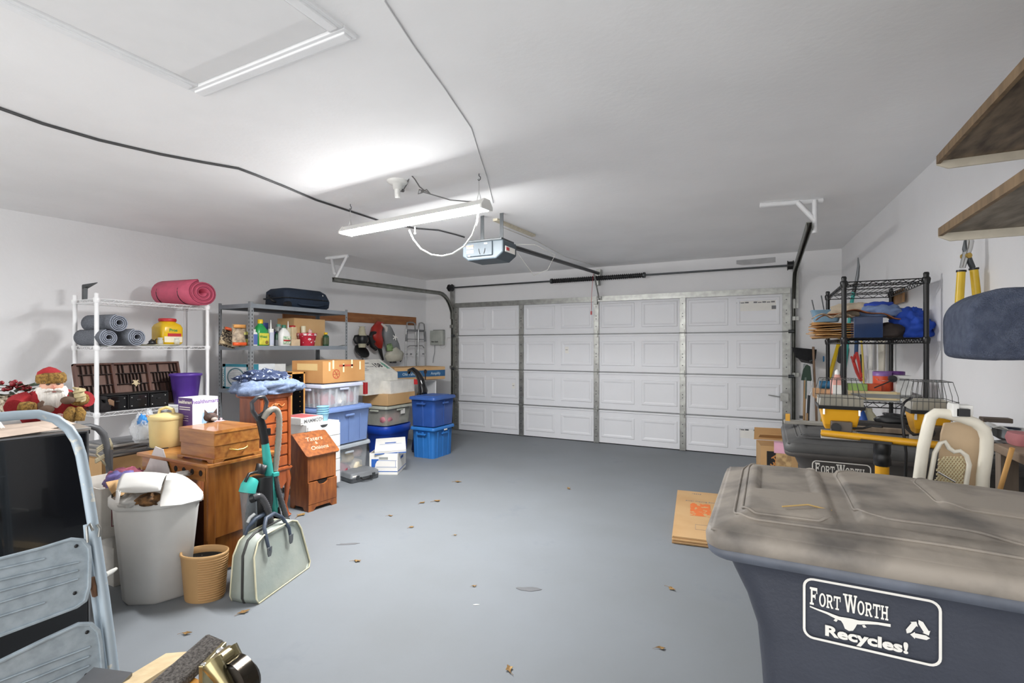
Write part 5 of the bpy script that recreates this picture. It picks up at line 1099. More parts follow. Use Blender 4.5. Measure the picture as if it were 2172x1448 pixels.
# ---------------- furniture dolly standing on end, lower left corner
t0 = P(470, 1345, d=1.42); 
def DP(px, py, d): return P(px, py, d=d)
t = thing('furniture_dolly', 'carpet-covered wooden dolly with chrome casters, standing at the bottom picture edge', 'dolly', (t0.x, t0.y, 0))
r0 = Vector((t0.x, t0.y, 0))
cpt = M('carpet_grey', '6f6a66', 1, var=.3, scale=160, bump=1, bscale=200)
def hexa(m, pts): m.add([Vector(p)-r0 for p in pts], [(0, 1, 2, 3), (7, 6, 5, 4), (0, 4, 5, 1), (1, 5, 6, 2), (2, 6, 7, 3), (3, 7, 4, 0)])
A0, A1 = P(440, 1340, d=1.36), P(300, 1460, d=1.16)
ax_ = (A1-A0).normalized(); side = P(478, 1356, d=1.34)-A0; dn = Vector((0, 0, -1))
m = MB(); L2 = .75; q = A0+ax_*L2
dn2 = Vector((.1, -.06, -1)).normalized()*.028
hexa(m, [A0, q, q+side, A0+side, A0+dn2, q+dn2, q+side+dn2, A0+side+dn2]); m.build('carpet_strip', cpt, t, bevel=.008)
# plywood face and ends
m = MB(); s2 = side*.92; b0 = A0+dn2+side*.62+ax_*.10; 
hexa(m, [b0, b0+ax_*.6, b0+ax_*.6+s2*.8, b0+s2*.8, b0+Vector((0, 0, -.55)), b0+ax_*.6+Vector((0, 0, -.55)), b0+ax_*.6+s2*.8+Vector((0, 0, -.55)), b0+s2*.8+Vector((0, 0, -.55))]); m.build('wood_frame', wood('ply_orange', 'd99b45', 'c58734', .5), t, bevel=.002)
c1_ = P(462, 1392, d=1.2)
zinc = M('zinc_yellow', 'b5a980', .25, .9, var=.15, scale=20)
fwd = (P(540, 1420, d=1.1)-P(440, 1420, d=1.2)).normalized()
m = MB(); c = P(452, 1398, d=1.24)-r0; m.box(c.x, c.y, c.z-.085, .012, .10, .10, rz=math.radians(28)); m.build('caster_plate', zinc, t, bevel=.002)
for (px, py) in ((467, 1380), (432, 1412)): m = MB(); c = P(px, py, d=1.2)-r0; m.ell(tuple(c), (.010, .010, .008), 10, 8); m.build('bolt', chrome, t)
c = P(505, 1448, d=1.14)-r0; axw = Vector((.35, -.9, .1)).normalized()
m = MB(); m.tube([c-axw*.018, c-axw*.016, c+axw*.016, c+axw*.018], [.04, .046, .046, .04], 24); m.build('wheel', M('caster_black', '2a2622', .3), t)
m = MB()
for s in (-1, 1):
    o_ = c+axw*.027*s; up_ = Vector((-.6, -.1, .6)).normalized(); m.tube([o_+up_*.075, o_+up_*.04, o_], [.022, .018, .013], 8)
m.tube([c+axw*.03*-1+Vector((-.045, -.01, .045)), c+axw*.03+Vector((-.045, -.01, .045))], .02, 10); m.build('caster_fork', zinc, t)
m = MB(); m.loft([[tuple(c+axw*a_+Vector((math.cos(b_)*r_, 0, math.sin(b_)*r_))+axw*0) for b_ in [(-.2+2.4*i/14) for i in range(15)]+[(2.2-2.4*i/14) for i in range(15)] for r_ in ([.054] if 1 else [])] for a_ in (-.024, .024)], cap0=False, cap1=False); m.build('wheel_guard', M('zinc_dark', '6f675c', .2, .95), t)
# pale board lying behind it and dark plate at the stool foot
m = MB(); a_, b_ = P(352, 1385, d=1.75), P(240, 1452, d=1.5); w2 = Vector((.07, .05, 0)); 
vs = [a_, b_+(b_-a_)*.6, b_+(b_-a_)*.6+w2, a_+w2]; dz = Vector((0, 0, -.02)); m.add(vs+[v+dz for v in vs], [(0, 1, 2, 3), (7, 6, 5, 4), (0, 4, 5, 1), (1, 5, 6, 2), (2, 6, 7, 3), (3, 7, 4, 0)])
o = m.build('pale_board', wood('pale_pine', 'd8c39c', 'c9b088', .7), t); o.data.transform(Matrix.Translation(-r0))
m = MB(); c = P(212, 1440, d=1.5); m.box(0, 0, 0, .12, .10, .012, rx=.1, ry=.15, rz=.5); tag(m.build('metal_plate', M('plate_grey', '77797c', .3, .7), None, loc=tuple(c-Vector((0, 0, .02)))), 'grey metal plate at the foot of the light-blue step stool', 'metal plate')
# ---------------- white bin with swing lid
p = P(327, 1262, z=0); tcx, tcy = P(327, 1258, z=0).x, P(327, 1258, z=0).y
t = thing('waste_bin', 'tall white plastic waste bin with its swing lid half open', 'bin', (tcx, tcy, 0), math.radians(-18)); bw = M('bin_white', 'dddcd8', .45, var=.02)
def bring(w, d, cut, z):            # plan: rounded left front, flat right front
    return [(x, y, z) for x, y in [(-w/2, d/2), (-w/2, -d*.1), (-w*.46, -d*.3), (-w*.36, -d*.43), (-w*.2, -d*.5), (0, -d*.52), (w*.14, -d*.5), (w*.2, -d*.48), (w*.42, -d*.2), (w*.49, -d*.08), (w/2, 0), (w/2, d*.42), (w*.47, d/2)]]
m = MB(); m.loft([bring(.30, .26, 0, 0), bring(.325, .28, 0, .015), bring(.40, .36, 0, .50), bring(.415, .375, 0, .565), bring(.405, .365, 0, .565), bring(.31, .27, 0, .02)], sm=True); b_ = m.build('bin_body', bw, t)
m = MB(); m.loft([bring(.425, .385, 0, .535), bring(.44, .40, 0, .55), bring(.44, .40, 0, .575), bring(.41, .37, 0, .59)], cap0=False, cap1=False); m.build('lid_rim', bw, t)
bi = (Matrix.Translation((tcx, tcy, 0)) @ Matrix.Rotation(math.radians(-18), 4, 'Z')).inverted()
def BP(px, py, d): return bi @ P(px, py, d=d)
# right-hand hood wing
base = [BP(340, 1071, 2.60), BP(385, 1068, 2.63), BP(427, 1054, 2.72), BP(431, 1044, 2.86), BP(415, 1030, 2.98), BP(380, 1018, 3.02), BP(348, 1020, 2.96), BP(338, 1045, 2.76)]
for v in base: v.z = max(v.z, .575)
for v in base: v.z = .582
mid = [BP(346, 1040, 2.68), BP(384, 1040, 2.70), BP(412, 1034, 2.78), BP(416, 1026, 2.86), BP(400, 1014, 2.92), BP(376, 1007, 2.94), BP(356, 1006, 2.90), BP(348, 1020, 2.78)]
top = [BP(352, 1018, 2.74), BP(378, 1016, 2.76), BP(396, 1016, 2.8), BP(396, 1012, 2.84), BP(386, 1006, 2.86), BP(374, 1003, 2.88), BP(360, 1002, 2.86), BP(353, 1009, 2.8)]
m = MB(); m.loft([base, mid, top]); m.build('lid_hood', bw, t)
wl0 = [BP(244, 1066, 2.60), BP(252, 1066, 2.58), BP(256, 1046, 2.64), BP(258, 1028, 2.78), BP(250, 1026, 2.84)]
wl1 = [BP(246, 1040, 2.66), BP(251, 1040, 2.66), BP(256, 1026, 2.72), BP(258, 1014, 2.84), BP(252, 1014, 2.86)]
m = MB(); m.loft([wl0, wl1]); m.build('lid_hood', bw, t)
c00, c01, c10, c11 = BP(246, 1042, 2.66), BP(340, 1040, 2.66), BP(266, 1004, 2.92), BP(358, 1006, 2.90)
m = MB()
def flf(u, v):
    p = (c00*(1-u)+c01*u)*(1-v)+(c10*(1-u)+c11*u)*v; return (p.x, p.y, p.z+.028*math.sin(PI*v)+.010*math.sin(PI*u)-(.02*math.sin(PI*u) if v < .01 else 0)*1)
m.sheet(14, 10, flf, .006); m.build('swing_flap', bw, t)
m = MB(); m.blob(tuple(BP(318, 1056, 2.70)-Vector((0, 0, .03))), (.06, .06, .035), .4, 3, 5, 20, 12); m.build('trash_brown', M('trash_brown', '8a6238', .8, var=.4, scale=30), t)
m = MB(); m.blob(tuple(BP(282, 1056, 2.72)-Vector((0, 0, .03))), (.09, .07, .035), .4, 3, 6, 20, 12); m.build('trash_bag', M('trash_white', 'cfcdc8', .4), t)
m = MB(); m.blob(tuple(BP(385, 1010, 3.02)), (.03, .05, .02), .5, 3, 6, 20, 12); m.build('crumpled_wrap', M('trash_white', 'cfcdc8', .4), t)
# ---------------- tan ribbed waste basket
c = P(434, 1266, z=0)
t = thing('tan_planter', 'tan oval ribbed planter with dark soil-stained inside, beside the white bin', 'planter', tuple(c), math.radians(27)); tn = M('planter_tan', 'c29a68', .55, var=.03)
m = MB(); m.lz([(ov(.205, .15, 36), 0), (ov(.21, .155, 36), .008), (ov(.25, .18, 36), .245), (ov(.258, .188, 36), .25), (ov(.258, .188, 36), .262), (ov(.24, .17, 36), .262), (ov(.235, .165, 36), .23), (ov(.2, .14, 36), .02)]); m.build('planter_body', tn, t)
m = MB()
for k in range(17):
    z = .02+k*.0135; w1, d1 = .21+.04*z/.245, .155+.025*z/.245
    m.tube([(w1/2*math.cos(a)+.001, d1/2*math.sin(a)-.001, z) for a in [-PI*.46+PI*.66*i/14 for i in range(15)]], .0035, 5)
m.build('grooves', tn, t)
m = MB(); m.lz([(ov(.234, .164, 36), .225), (ov(.21, .14, 36), .21), (ov(.1, .07, 36), .205)], cap0=False); m.build('dirty_inside', M('soil_inside', '1d1a17', .8, scale=40, col2='8f8578', lo=.30, hi=.36), t)
# ---------------- bowling bag
c = P(590, 1242, z=0); brz = math.atan2(2.18-1.786, -2.56+2.45)
t = thing('carry_bag', 'pale grey-green vinyl carry bag with cream piping and dark blue handles', 'bag', (-2.64, 1.99, 0), rot=(0, 0, brz)); vin = M('vinyl_pale', 'a9afa6', .35, var=.06, scale=6, col2='9aa39c', bump=.1)
# local x runs along the front, local -y faces the room
prof = [(-.235, 0), (.225, 0), (.245, .03), (.235, .10), (.215, .25), (.188, .305), (.14, .325), (-.11, .325), (-.165, .305), (-.212, .24), (-.238, .08), (-.245, .03)]
def bagring(y, s, lift, lean): return [(x*s+lift, y+z*lean, z*s+.002) for x, z in prof]
m = MB(); m.loft([bagring(-.075, .93, 0, .20), bagring(-.085, 1, 0, .20), bagring(.0, 1.03, 0, .12), bagring(.085, 1, 0, .04), bagring(.075, .93, 0, .04)], sm=True); m.build('bag_body', vin, t)
for y_, le in ((-.086, .20), (.086, .04)): m = MB(); m.tube([Vector((x*1.0, y_+z*le, z+.004)) for x, z in prof], .0048, 7, closed=True); m.build('piping', M('piping_cream', 'd9d3b4', .5), t)
m = MB(); m.tube([Vector((x*1.032, .0+z*.12, z*1.032+.002)) for x, z in prof[5:]+prof[:2]], .008, 6); m.build('zipper', M('zip_dark', '3a3a38', .6), t)
nb = M('handle_navy', '3d4858', .5); 
for y_, le, dx in ((-.095, .20, 0.0), (.095, .04, -.02)):
    m = MB(); pts = [(-.10, 0, .24), (-.105, -.0, .30), (-.085, .02, .365), (-.04, .035, .40), (.03, .035, .405), (.075, .02, .37), (.095, .0, .30), (.095, 0, .25)]
    m.tube([Vector((x+dx, y_+z*le+(b if y_ < 0 else -b), z)) for x, b, z in pts], [.009, .010, .011, .013, .013, .011, .010, .009], 10); m.build('handle', nb, t)
    for x_ in (-.10, .095): m = MB(); m.prism([(-.02, .035), (-.018, 0), (-.01, -.02), (.01, -.02), (.018, 0), (.02, .035)], .006, 'y', (x_+dx, y_+.23*le-.001 if y_ < 0 else y_+.23*le, .225)); m.build('handle_tab', M('tab_grey', '5b5f62', .4), t, bevel=.002)
# ---------------- upright vacuum
t = thing('upright_vacuum', 'black and teal upright vacuum cleaner with a looped hose behind the carry bag', 'vacuum cleaner', (-2.86, 2.12, 0), math.radians(-28)); vx, vy = -2.86, 2.12
tr0 = Matrix.Rotation(math.radians(28), 4, 'Z') @ Matrix.Translation((-vx, -vy, 0))
def VP(px, py, x_=-2.83): return tr0 @ P(px, py, x=x_)
m = MB(); m.lz([(rr(.20, .24, .05), 0.005), (rr(.20, .24, .05), .05), (rr(.14, .2, .05), .085)]); m.build('floor_head', black, t)
m = MB(); m.cyl((.101, -.09, .03), (.101, .09, .03), .005); m.build('head_strip', teal, t)
m = MB(); m.tube([VP(540, 1180), VP(545, 1120), VP(552, 1060), VP(556, 1010)], [.055, .075, .075, .06], 16); m.build('motor_body', black, t)
m = MB(); m.tube([VP(528, 1150, -2.79), VP(530, 1100, -2.79), VP(526, 1040, -2.79)], [.03, .042, .046], 18); m.build('dust_cup', M('cup_smoke', '8f979c', .1, alpha=.55), t)
m = MB(); m.tube([VP(524, 1044, -2.78), VP(528, 1030, -2.78), VP(534, 1018, -2.79)], [.048, .047, .04], 18); m.build('cup_collar', teal, t)
m = MB(); m.tube([VP(520, 1022, -2.75), VP(528, 1005, -2.75), VP(545, 1000, -2.79)], .009, 8); m.build('cup_handle', black, t)
m = MB(); m.tube([VP(585, 1090), VP(575, 1030), VP(568, 985), VP(562, 938)], [.022, .026, .028, .022], 12); m.build('wand', teal, t)
m = MB(); m.tube([VP(590, 1110), VP(585, 1075)], [.028, .022], 10); m.build('wand_socket', black, t); m = MB(); m.tube([VP(562, 940), VP(556, 905), VP(548, 880)], [.024, .026, .022], 10); m.build('wand_grip', black, t)
m = MB(); m.box(*(VP(568, 915)-Vector((0, 0, .02))), .03, .03, .04); m.build('wand_button', black, t)
m = MB(); m.tube([VP(548, 890), VP(536, 872), VP(534, 854), VP(545, 843), (VP(560, 841)), VP(566, 852), VP(562, 872), VP(552, 890)], [.016, .014, .012, .012, .012, .012, .013, .015], 10); m.build('loop_handle', M('handle_charcoal', '3c3d41', .3), t)
def corr(pts, r, n):                 # corrugated hose along a smooth path
    pts = [Vector(p) for p in pts]; out = []; rad = []
    for i in range(len(pts)-1):
        p0 = pts[max(i-1, 0)]; p1 = pts[i]; p2 = pts[i+1]; p3 = pts[min(i+2, len(pts)-1)]
        for k in range(n):
            u = k/n; out.append(.5*((2*p1)+(-p0+p2)*u+(2*p0-5*p1+4*p2-p3)*u*u+(-p0+3*p1-3*p2+p3)*u**3)); rad.append(r*(1 if k % 2 else .84))
    return out, rad
m = MB(); a_, b_ = corr([VP(558, 888, -2.81), VP(570, 872, -2.80), VP(584, 868, -2.80), VP(592, 885, -2.80), VP(590, 940, -2.81), VP(583, 1000, -2.82)], .020, 14); m.tube(a_, b_, 10); m.build('hose_upper', M('hose_clear', '9a958a', .3), t)
m = MB(); a_, b_ = corr([VP(583, 1000, -2.82), VP(590, 1040, -2.80), VP(605, 1090, -2.78), VP(610, 1125, -2.77), VP(600, 1145, -2.79), VP(588, 1130, -2.80)], .018, 14); m.tube(a_, b_, 10); m.build('hose_lower', M('hose_dark', '4d4d4f', .3), t)
m = MB(); a_, b_ = corr([VP(536, 1056, -2.73), VP(552, 1053, -2.72), VP(566, 1075, -2.71), VP(575, 1110, -2.71)], .021, 14); m.tube(a_, b_, 10); m.build('hose_front', M('hose_dark', '4d4d4f', .3), t)
m = MB(); m.tube([VP(548, 888), VP(562, 878), VP(572, 872)], [.02, .024, .024], 10); m.build('hose_cuff', black, t)
m = MB(); m.box(*(VP(578, 1004)-Vector((0, 0, .012))), .09, .04, .025, rz=.4); m.build('teal_clip', teal, t, bevel=.003)
m = MB(); m.cyl(VP(532, 1058, -2.74), VP(541, 1055, -2.72), .024); m.build('hose_port', black, t)
m = MB(); m.tube([VP(525, 1108, -2.71), VP(530, 1098, -2.71), VP(540, 1090, -2.71)], .010, 8); m.build('release_lever', M('lever_pale', 'b5b8b8', .3), t)
m = MB(); m.tube([VP(550, 1005), VP(556, 985), VP(552, 1000)], [.03, .034, .03], 10); m.build('neck_block', black, t)
# ---------------- boxes and hand truck behind the bins
cfa = M('box_white4', 'd9d6cf', .75)
q0 = P(250, 1245, z=0)
t = thing('bankers_box', 'white cardboard file box on the floor behind the white waste bin', 'box', (-3.585, 1.70, 0), 0)
m = MB(); m.box(0, 0, 0, .31, .36, .27); m.build('box_body', cfa, t, bevel=.003); m = MB(); m.box(0, 0, .235, .325, .38, .07); m.build('box_lid', cfa, t, bevel=.003)
m = MB(); 
for (a_, b_, c_, d_) in ((-.04, .03, .16, .003), (-.04, .16, .16, .003), (-.12, .03, .003, .13), (.04, .03, .003, .13), (-.04, .06, .16, .003)): m.box(.1555, a_, b_, .001, c_, d_)
m.build('printed_frame', inkb, t); txt('lettering', '# 2', .022, (.1565, -.08, .045), '+x', inkb, t, bold=.001)
t = thing('moving_box', 'white cardboard box with dark red lines stacked on the file box', 'box', (-3.61, 1.63, .308), 0)
hb_ = .29; m = MB(); w_, l_ = .40, .36
for (x_, y_, a_, b_) in ((0, -l_/2, w_, .005), (0, l_/2, w_, .005), (-w_/2, 0, .005, l_), (w_/2, 0, .005, l_)): m.box(x_, y_, 0, a_, b_, hb_)
m.box(0, 0, 0, w_, l_, .005); m.build('box_body', cfa, t)
m = MB(); 
for (a_, b_, c_, d_) in ((.0, .06, .26, .004), (.0, .21, .26, .004), (-.13, .06, .004, .15), (.13, .06, .004, .15)): m.box(w_/2+.003, a_, b_, .001, c_, d_)
m.build('red_lines', M('maroon_ink', '7d2a3a', .6), t)
m = MB(); m.box(-.05, -l_/2-.035, hb_-.0, .30, .16, .005, rx=-1.0); m.build('perforated_flap', card, t)
m = MB(); m.box(w_/2+.05, -.05, hb_-.06, .005, .22, .12, ry=-.9); m.build('side_flap', card, t)
m = MB(); m.prism([(-.15, 0), (.15, 0), (.06, .16), (-.03, .17)], .004, 'y', (.08, l_/2, hb_)); m.build('tall_flap', M('flap_white', 'dcd8d6', .7), t)
m = MB()
for k in range(5): m.box(-.16+k*.05, -l_/2-.055-.0, hb_+.018, .008, .02, .004, rx=-1.0)
m.build('perforations', M('perf_dark', '6a5238', .8), t)
t = thing('fabric_pile', 'pink and violet fabric bundle poking out of the open white box', 'cloth', (-3.58, 1.66, .545))
m = MB(); m.blob((-.02, 0, 0), (.13, .10, .07), .35, 2.4, 14, 30, 16); m.build('pink_fabric', M('fabric_pink', 'a5566c', .7, scale=9, col2='6d3048', var=.2), t)
m = MB(); m.blob((.06, -.06, .02), (.10, .08, .06), .35, 2.8, 15, 26, 14); m.build('violet_fabric', M('fabric_violet', '6f64a0', .7, scale=9, col2='45466f'), t)
# hand truck
t = thing('hand_truck', 'grey tubular hand truck wrapped with a beige cord behind the grey appliance', 'hand truck', (-4.05, 2.02, 0)); hx = -4.05
def HT(px, py, x_=-4.05): return P(px, py, x=x_)-Vector((-4.05, 2.02, 0))
m = MB(); m.tube([HT(160, 905), HT(190, 903), HT(207, 908), HT(220, 921), (HT(225, 940)), HT(232, 1000)], [.016, .018, .020, .022, .021, .018], 12); m.build('handle_tube', M('truck_grip', '55575a', .5), t)
m = MB(); a_ = HT(232, 960); m.box(a_.x, a_.y, 0.02, .03, .03, a_.z); a2 = HT(150, 960); m.box(a2.x, a2.y, .02, .03, .03, a2.z)
for zq in (.25, .5): m.box((a_.x+a2.x)/2, (a_.y+a2.y)/2, zq, .03, abs(a_.y-a2.y), .03)
m.build('frame', M('truck_grey', '77777a', .5, .3), t)
m = MB(); m.box(a_.x+.1, (a_.y+a2.y)/2, 0.002, .2, .32, .01); m.build('toe_plate', dsteel, t)
m = MB()
for k in range(3): m.tube([HT(205, 952+k*4), HT(222, 940+k*4), HT(232, 930+k*4), HT(238, 945+k*4), HT(232, 958+k*3), HT(214, 968+k*3), HT(202, 975+k*3)], .007, 6)
m.tube([HT(204, 962), HT(215, 975), HT(230, 992)], .007, 6); m.build('wrapped_cord', M('cord_beige', 'a59c82', .7), t)
# stacked papers behind
for k in range(9):
    m = MB(); m.box(0, 0, 0, .26+.01*(k % 3), .34, .011); o = m.build('magazine', M('mag%d' % (k % 3), ['8c8a88', 'a5a09a', '6f7072'][k % 3], .6), None, loc=(-4.33+.008*(k % 4), 1.98, .62+k*.0115), rot=(0, 0, .1*math.sin(k*2)))
    tag(o, 'grey magazine in the flat stack between hand truck and clear plastic bag', 'magazine', 'flat stack of magazines')
m = MB(); m.box(0, 0, 0, .30, .40, .62); tag(m.build('stool_box', card, None, loc=(-4.33, 1.98, 0)), 'plain brown carton under the flat stack of magazines', 'box')
# film bag
p = P(303, 940, x=-3.62)
t = thing('plastic_bag', 'clear plastic bag with a bright blue tie left of the yellow canister', 'bag', (-3.68, p.y+.0, .708)); zb0 = .708; t.location = (aty(311, 2.04), 2.04, kz+.002)
m = MB(); m.blob((-.02, 0, 0), (.085, .08, .15), .28, 2.6, 31, 40, 22); m.build('film', clearbag, t)
m = MB(); m.blob((.03, -.04, .13), (.035, .03, .05), .35, 3.2, 32, 24, 12); m.build('blue_tie', M('tie_blue', '2f86cf', .35), t)
m = MB(); m.blob((.05, -.05, .03), (.045, .03, .09), .4, 3.2, 33, 24, 14); m.build('film_tail', clearbag, t)
# ================================================================ WHEELED CARTS (right foreground)
SER = {  # slab-serif capitals as bars (x0, y0, x1, y1) in a 0..1 box, drawn with short serifs
 'F': [(.12, 0, .32, 1), (.12, .82, .86, 1), (.12, .42, .66, .58), (0, 0, .46, .12), (0, .88, .3, 1), (.76, .66, .86, 1), (.58, .34, .66, .66)],
 'T': [(.4, 0, .6, 1), (0, .84, 1, 1), (.24, 0, .76, .12), (0, .62, .12, 1), (.88, .62, 1, 1)],
 'H': [(.1, 0, .3, 1), (.7, 0, .9, 1), (.1, .42, .9, .58), (0, 0, .42, .12), (.58, 0, 1, .12), (0, .88, .42, 1), (.58, .88, 1, 1)],
}
def ringpoly(cx, cz, rx, rz, kx, kz, n=22, a0=0, a1=2*PI):
    return [[(cx+rx*math.cos(a0+(a1-a0)*i/n), cz+rz*math.sin(a0+(a1-a0)*i/n)) for i in range(n+1)], [(cx+kx*math.cos(a0+(a1-a0)*i/n), cz+kz*math.sin(a0+(a1-a0)*i/n)) for i in range(n+1)]]
def glyph(m, ch, x, z, w, h, y0):
    def q(ps):
        yy = y0-.00002*len(m.f); m.add([(x+a*w, yy, z+b*h) for a, b in ps], [tuple(range(len(ps)))])
    def ring(o):
        n = len(o[0]); yy = y0-.00002*len(m.f); m.add([(x+a*w, yy, z+b*h) for a, b in o[0]+o[1]], [(i, i+1, n+i+1, n+i) for i in range(n-1)])
    if ch in SER:
        for a, b, c, d in SER[ch]: q([(a, b), (c, b), (c, d), (a, d)])
    elif ch == 'O': ring(ringpoly(.5, .5, .5, .52, .27, .38))
    elif ch == 'R':
        for a, b, c, d in ((.1, 0, .3, 1), (0, 0, .44, .12), (0, .88, .3, 1), (.1, .84, .55, 1), (.1, .42, .55, .56), (.72, 0, 1, .12)): q([(a, b), (c, b), (c, d), (a, d)])
        ring(ringpoly(.55, .71, .34, .29, .14, .14, 10, -PI/2, PI/2)); q([(.42, .45), (.62, .5), (.95, .06), (.72, 0)])
    elif ch == 'W':
        for a, b in ((.06, .28), (.42, .64 if 0 else .28)): pass
        for x0, x1 in ((.08, .30), (.46, .30), (.46, .70), (.86, .70)):
            q([(x0, 1), (x1, 0), (x1+.12, 0), (x0+.14, 1)] if x0 < x1 else [(x1, 0), (x0, 1), (x0+.12, 1), (x1+.14, 0)])
        for a, b in ((0, .34), (.38, .66), (.78, 1.02)): q([(a, .9), (b, .9), (b, 1), (a, 1)])
def fort_worth(m, x, z, H_, y):
    cur = x
    for word in ('FORT', 'WORTH'):
        for i, ch in enumerate(word):
            h = H_ if i == 0 else H_*.76; w = h*(.80 if ch != 'W' else 1.2); glyph(m, ch, cur, z, w, h, y); cur += w+H_*.05
        cur += H_*.16
    return cur-x
def make_cart(name, label, x0, y0, Ls, Ds, Ht, body, lidm, rimm):
    t = thing(name, label, 'wheeled cart', (x0, y0, 0))
    # local: x 0..Ls, y 0..Ds; rim at z = Ht-.03
    zr = Ht-.05; lv = []
    for z, a, b, c, d in ((.10, .135, .06, .10, .08), (.5, .115, .05, .075, .06), (zr-.26, .10, .04, .055, .05), (zr-.17, .092, .035, .05, .045), (zr-.10, .07, .03, .045, .04), (zr-.05, .045, .03, .042, .035), (zr-.015, .03, .025, .038, .03), (zr, .012, .012, .02, .02), (zr+.022, .006, .008, .016, .016)):
        lv.append([(x, y, z) for x, y in rr(Ls-a-c, Ds-b-d, .05, 5, (a+Ls-c)/2, (b+Ds-d)/2)])
    m = MB(); m.loft(lv); m.build('cart_body', body, t)
    m = MB(); m.lz([(rr(Ls+.0, Ds+.0, .05, 5, Ls/2, Ds/2), zr-.014), (rr(Ls+.010, Ds+.010, .05, 5, Ls/2, Ds/2), zr-.008), (rr(Ls+.014, Ds+.014, .05, 5, Ls/2, Ds/2), zr+.002), (rr(Ls+.008, Ds+.008, .05, 5, Ls/2, Ds/2), zr+.008)]); m.build('rim', rimm, t)
    # lid: domed sheet with stepped panels, and a skirt
    def hgt(x, y):
        fx, fy = x/Ls, y/Ds
        ex = min(fx/.10, (1-fx)/.25, 1); ey = min(fy/.16, (1-fy)/.16, 1)
        e = max(0, min(ex, ey)); base = .020*math.sin(e*PI/2)
        base += .012*math.sin(PI*min(max((fx-.02)/.9, 0), 1))*math.sin(PI*min(max(fy, 0), 1))
        def panel(xa, xb, ya, yb, hh, s=.02):
            q = min((x-xa)/s, (xb-x)/s, (y-ya)/s, (yb-y)/s); q = max(0, min(1, q)); return hh*q*q*(3-2*q)
        base += panel(.06, .235, .07, Ds-.07, .008, .006)-panel(.085, .215, Ds*.40, Ds-.10, .008, .005)
        yn = .09+.10*max(0, fx-.5); base += panel(.275, Ls*.97, yn, Ds-.08, .012, .010)+panel(.44, Ls*.8, .22, Ds-.13, .008, .012)+panel(.05, Ls*.9, .045, Ds-.04, .004, .006)-max(0, fx-.45)*.03
        return zr+.045+base
    m = MB(); NX, NY = 130, 90
    m.sheet(NX, NY, lambda u, v: (.004+u*(Ls-.008), .004+v*(Ds-.008), hgt(u*Ls, v*Ds)), .004)
    ld = m.build('lid', lidm, t)
    m = MB()
    for x0_, x1_, y0_, y1_, r_ in ((.062, .233, .072, Ds-.072, .03), (.278, Ls*.965, .10, Ds-.085, .07), (.045, Ls*.9, .05, Ds-.045, .05), (.44, Ls*.8, .225, Ds-.135, .05)):
        m.tube([(x, y, hgt(x, y)+.0015) for x, y in rr(x1_-x0_, y1_-y0_, r_, 8, (x0_+x1_)/2, (y0_+y1_)/2) for _ in (0,)], .0028, 5, closed=True) if 0 else None
        c_ = rr(x1_-x0_, y1_-y0_, r_, 8, (x0_+x1_)/2, (y0_+y1_)/2); pts = []
        for (a, b), (c, d) in zip(c_, c_[1:]+c_[:1]):
            k_ = max(1, int(math.hypot(c-a, d-b)/.015)); pts += [(a+(c-a)*i/k_, b+(d-b)*i/k_) for i in range(k_)]
        m.tube([(x, y, hgt(x, y)+.001) for x, y in pts], .0032, 6, closed=True)
    m.build('lid_ridges', lidm, ld)
    m = MB(); m.loft([[(x, y, z) for x, y in rr(w, d, .04, 5, Ls/2, Ds/2)] for w, d, z in ((Ls+.004, Ds+.004, zr+.006), (Ls+.016, Ds+.016, zr+.011), (Ls+.018, Ds+.018, zr+.030), (Ls+.004, Ds+.004, zr+.047))]+[[(x, y, zr+.046) for x, y in rr(Ls-.03, Ds-.03, .04, 5, Ls/2, Ds/2)]], cap0=False, cap1=False); m.build('lid_skirt', lidm, t)
    m = MB(); m.tube([(Ls-.02, .08, zr+.02), (Ls+.05, .10, zr+.04), (Ls+.05, Ds-.10, zr+.04), (Ls-.02, Ds-.08, zr+.02)], .016, 8); m.build('push_handle', body, t)
    for yy in (.02, Ds-.06):
        m = MB(); m.cyl((Ls-.10, yy, .13), (Ls-.10, yy+.045, .13), .13, n=28); m.build('wheel', rubber, t)
    m = MB(); m.box(.16, Ds/2, 0, .06, Ds*.6, .1); m.build('front_foot', body, t)
    return t, hgt, zr
cbm = M('cart_body_navy', '3b3f4a', .5, var=.1, scale=5, bump=.08, bscale=140, col2='343843')
# scratches on the cart plastic
def scratch(mt, col='8a94a4', fac=.5):
    nt = mt.node_tree; b = nt.nodes['Principled BSDF']; prev = b.inputs['Base Color'].links[0].from_socket
    for sc_, st, lo, hi in ((3, (1, 1, 9), .70, .76), (9, (3, 3, 1), .71, .76)):
        tc_ = nt.nodes.new('ShaderNodeTexCoord'); mp = nt.nodes.new('ShaderNodeMapping'); mp.inputs['Scale'].default_value = st; mp.inputs['Rotation'].default_value = (.4, .7, .3)
        nz = nt.nodes.new('ShaderNodeTexNoise'); nz.inputs['Scale'].default_value = sc_; nz.inputs['Detail'].default_value = 9; nz.inputs['Roughness'].default_value = .7
        nt.links.new(tc_.outputs['Object'], mp.inputs[0]); nt.links.new(mp.outputs[0], nz.inputs['Vector'])
        rp = nt.nodes.new('ShaderNodeMapRange'); rp.inputs['From Min'].default_value = lo; rp.inputs['From Max'].default_value = hi; rp.inputs['To Max'].default_value = fac
        nt.links.new(nz.outputs['Fac'], rp.inputs['Value']); mx = nt.nodes.new('ShaderNodeMix'); mx.data_type = 'RGBA'; mx.inputs['B'].default_value = lin(col)
        nt.links.new(rp.outputs[0], mx.inputs['Factor']); nt.links.new(prev, mx.inputs['A']); prev = mx.outputs['Result']
    nt.links.new(prev, b.inputs['Base Color'])
scratch(cbm)
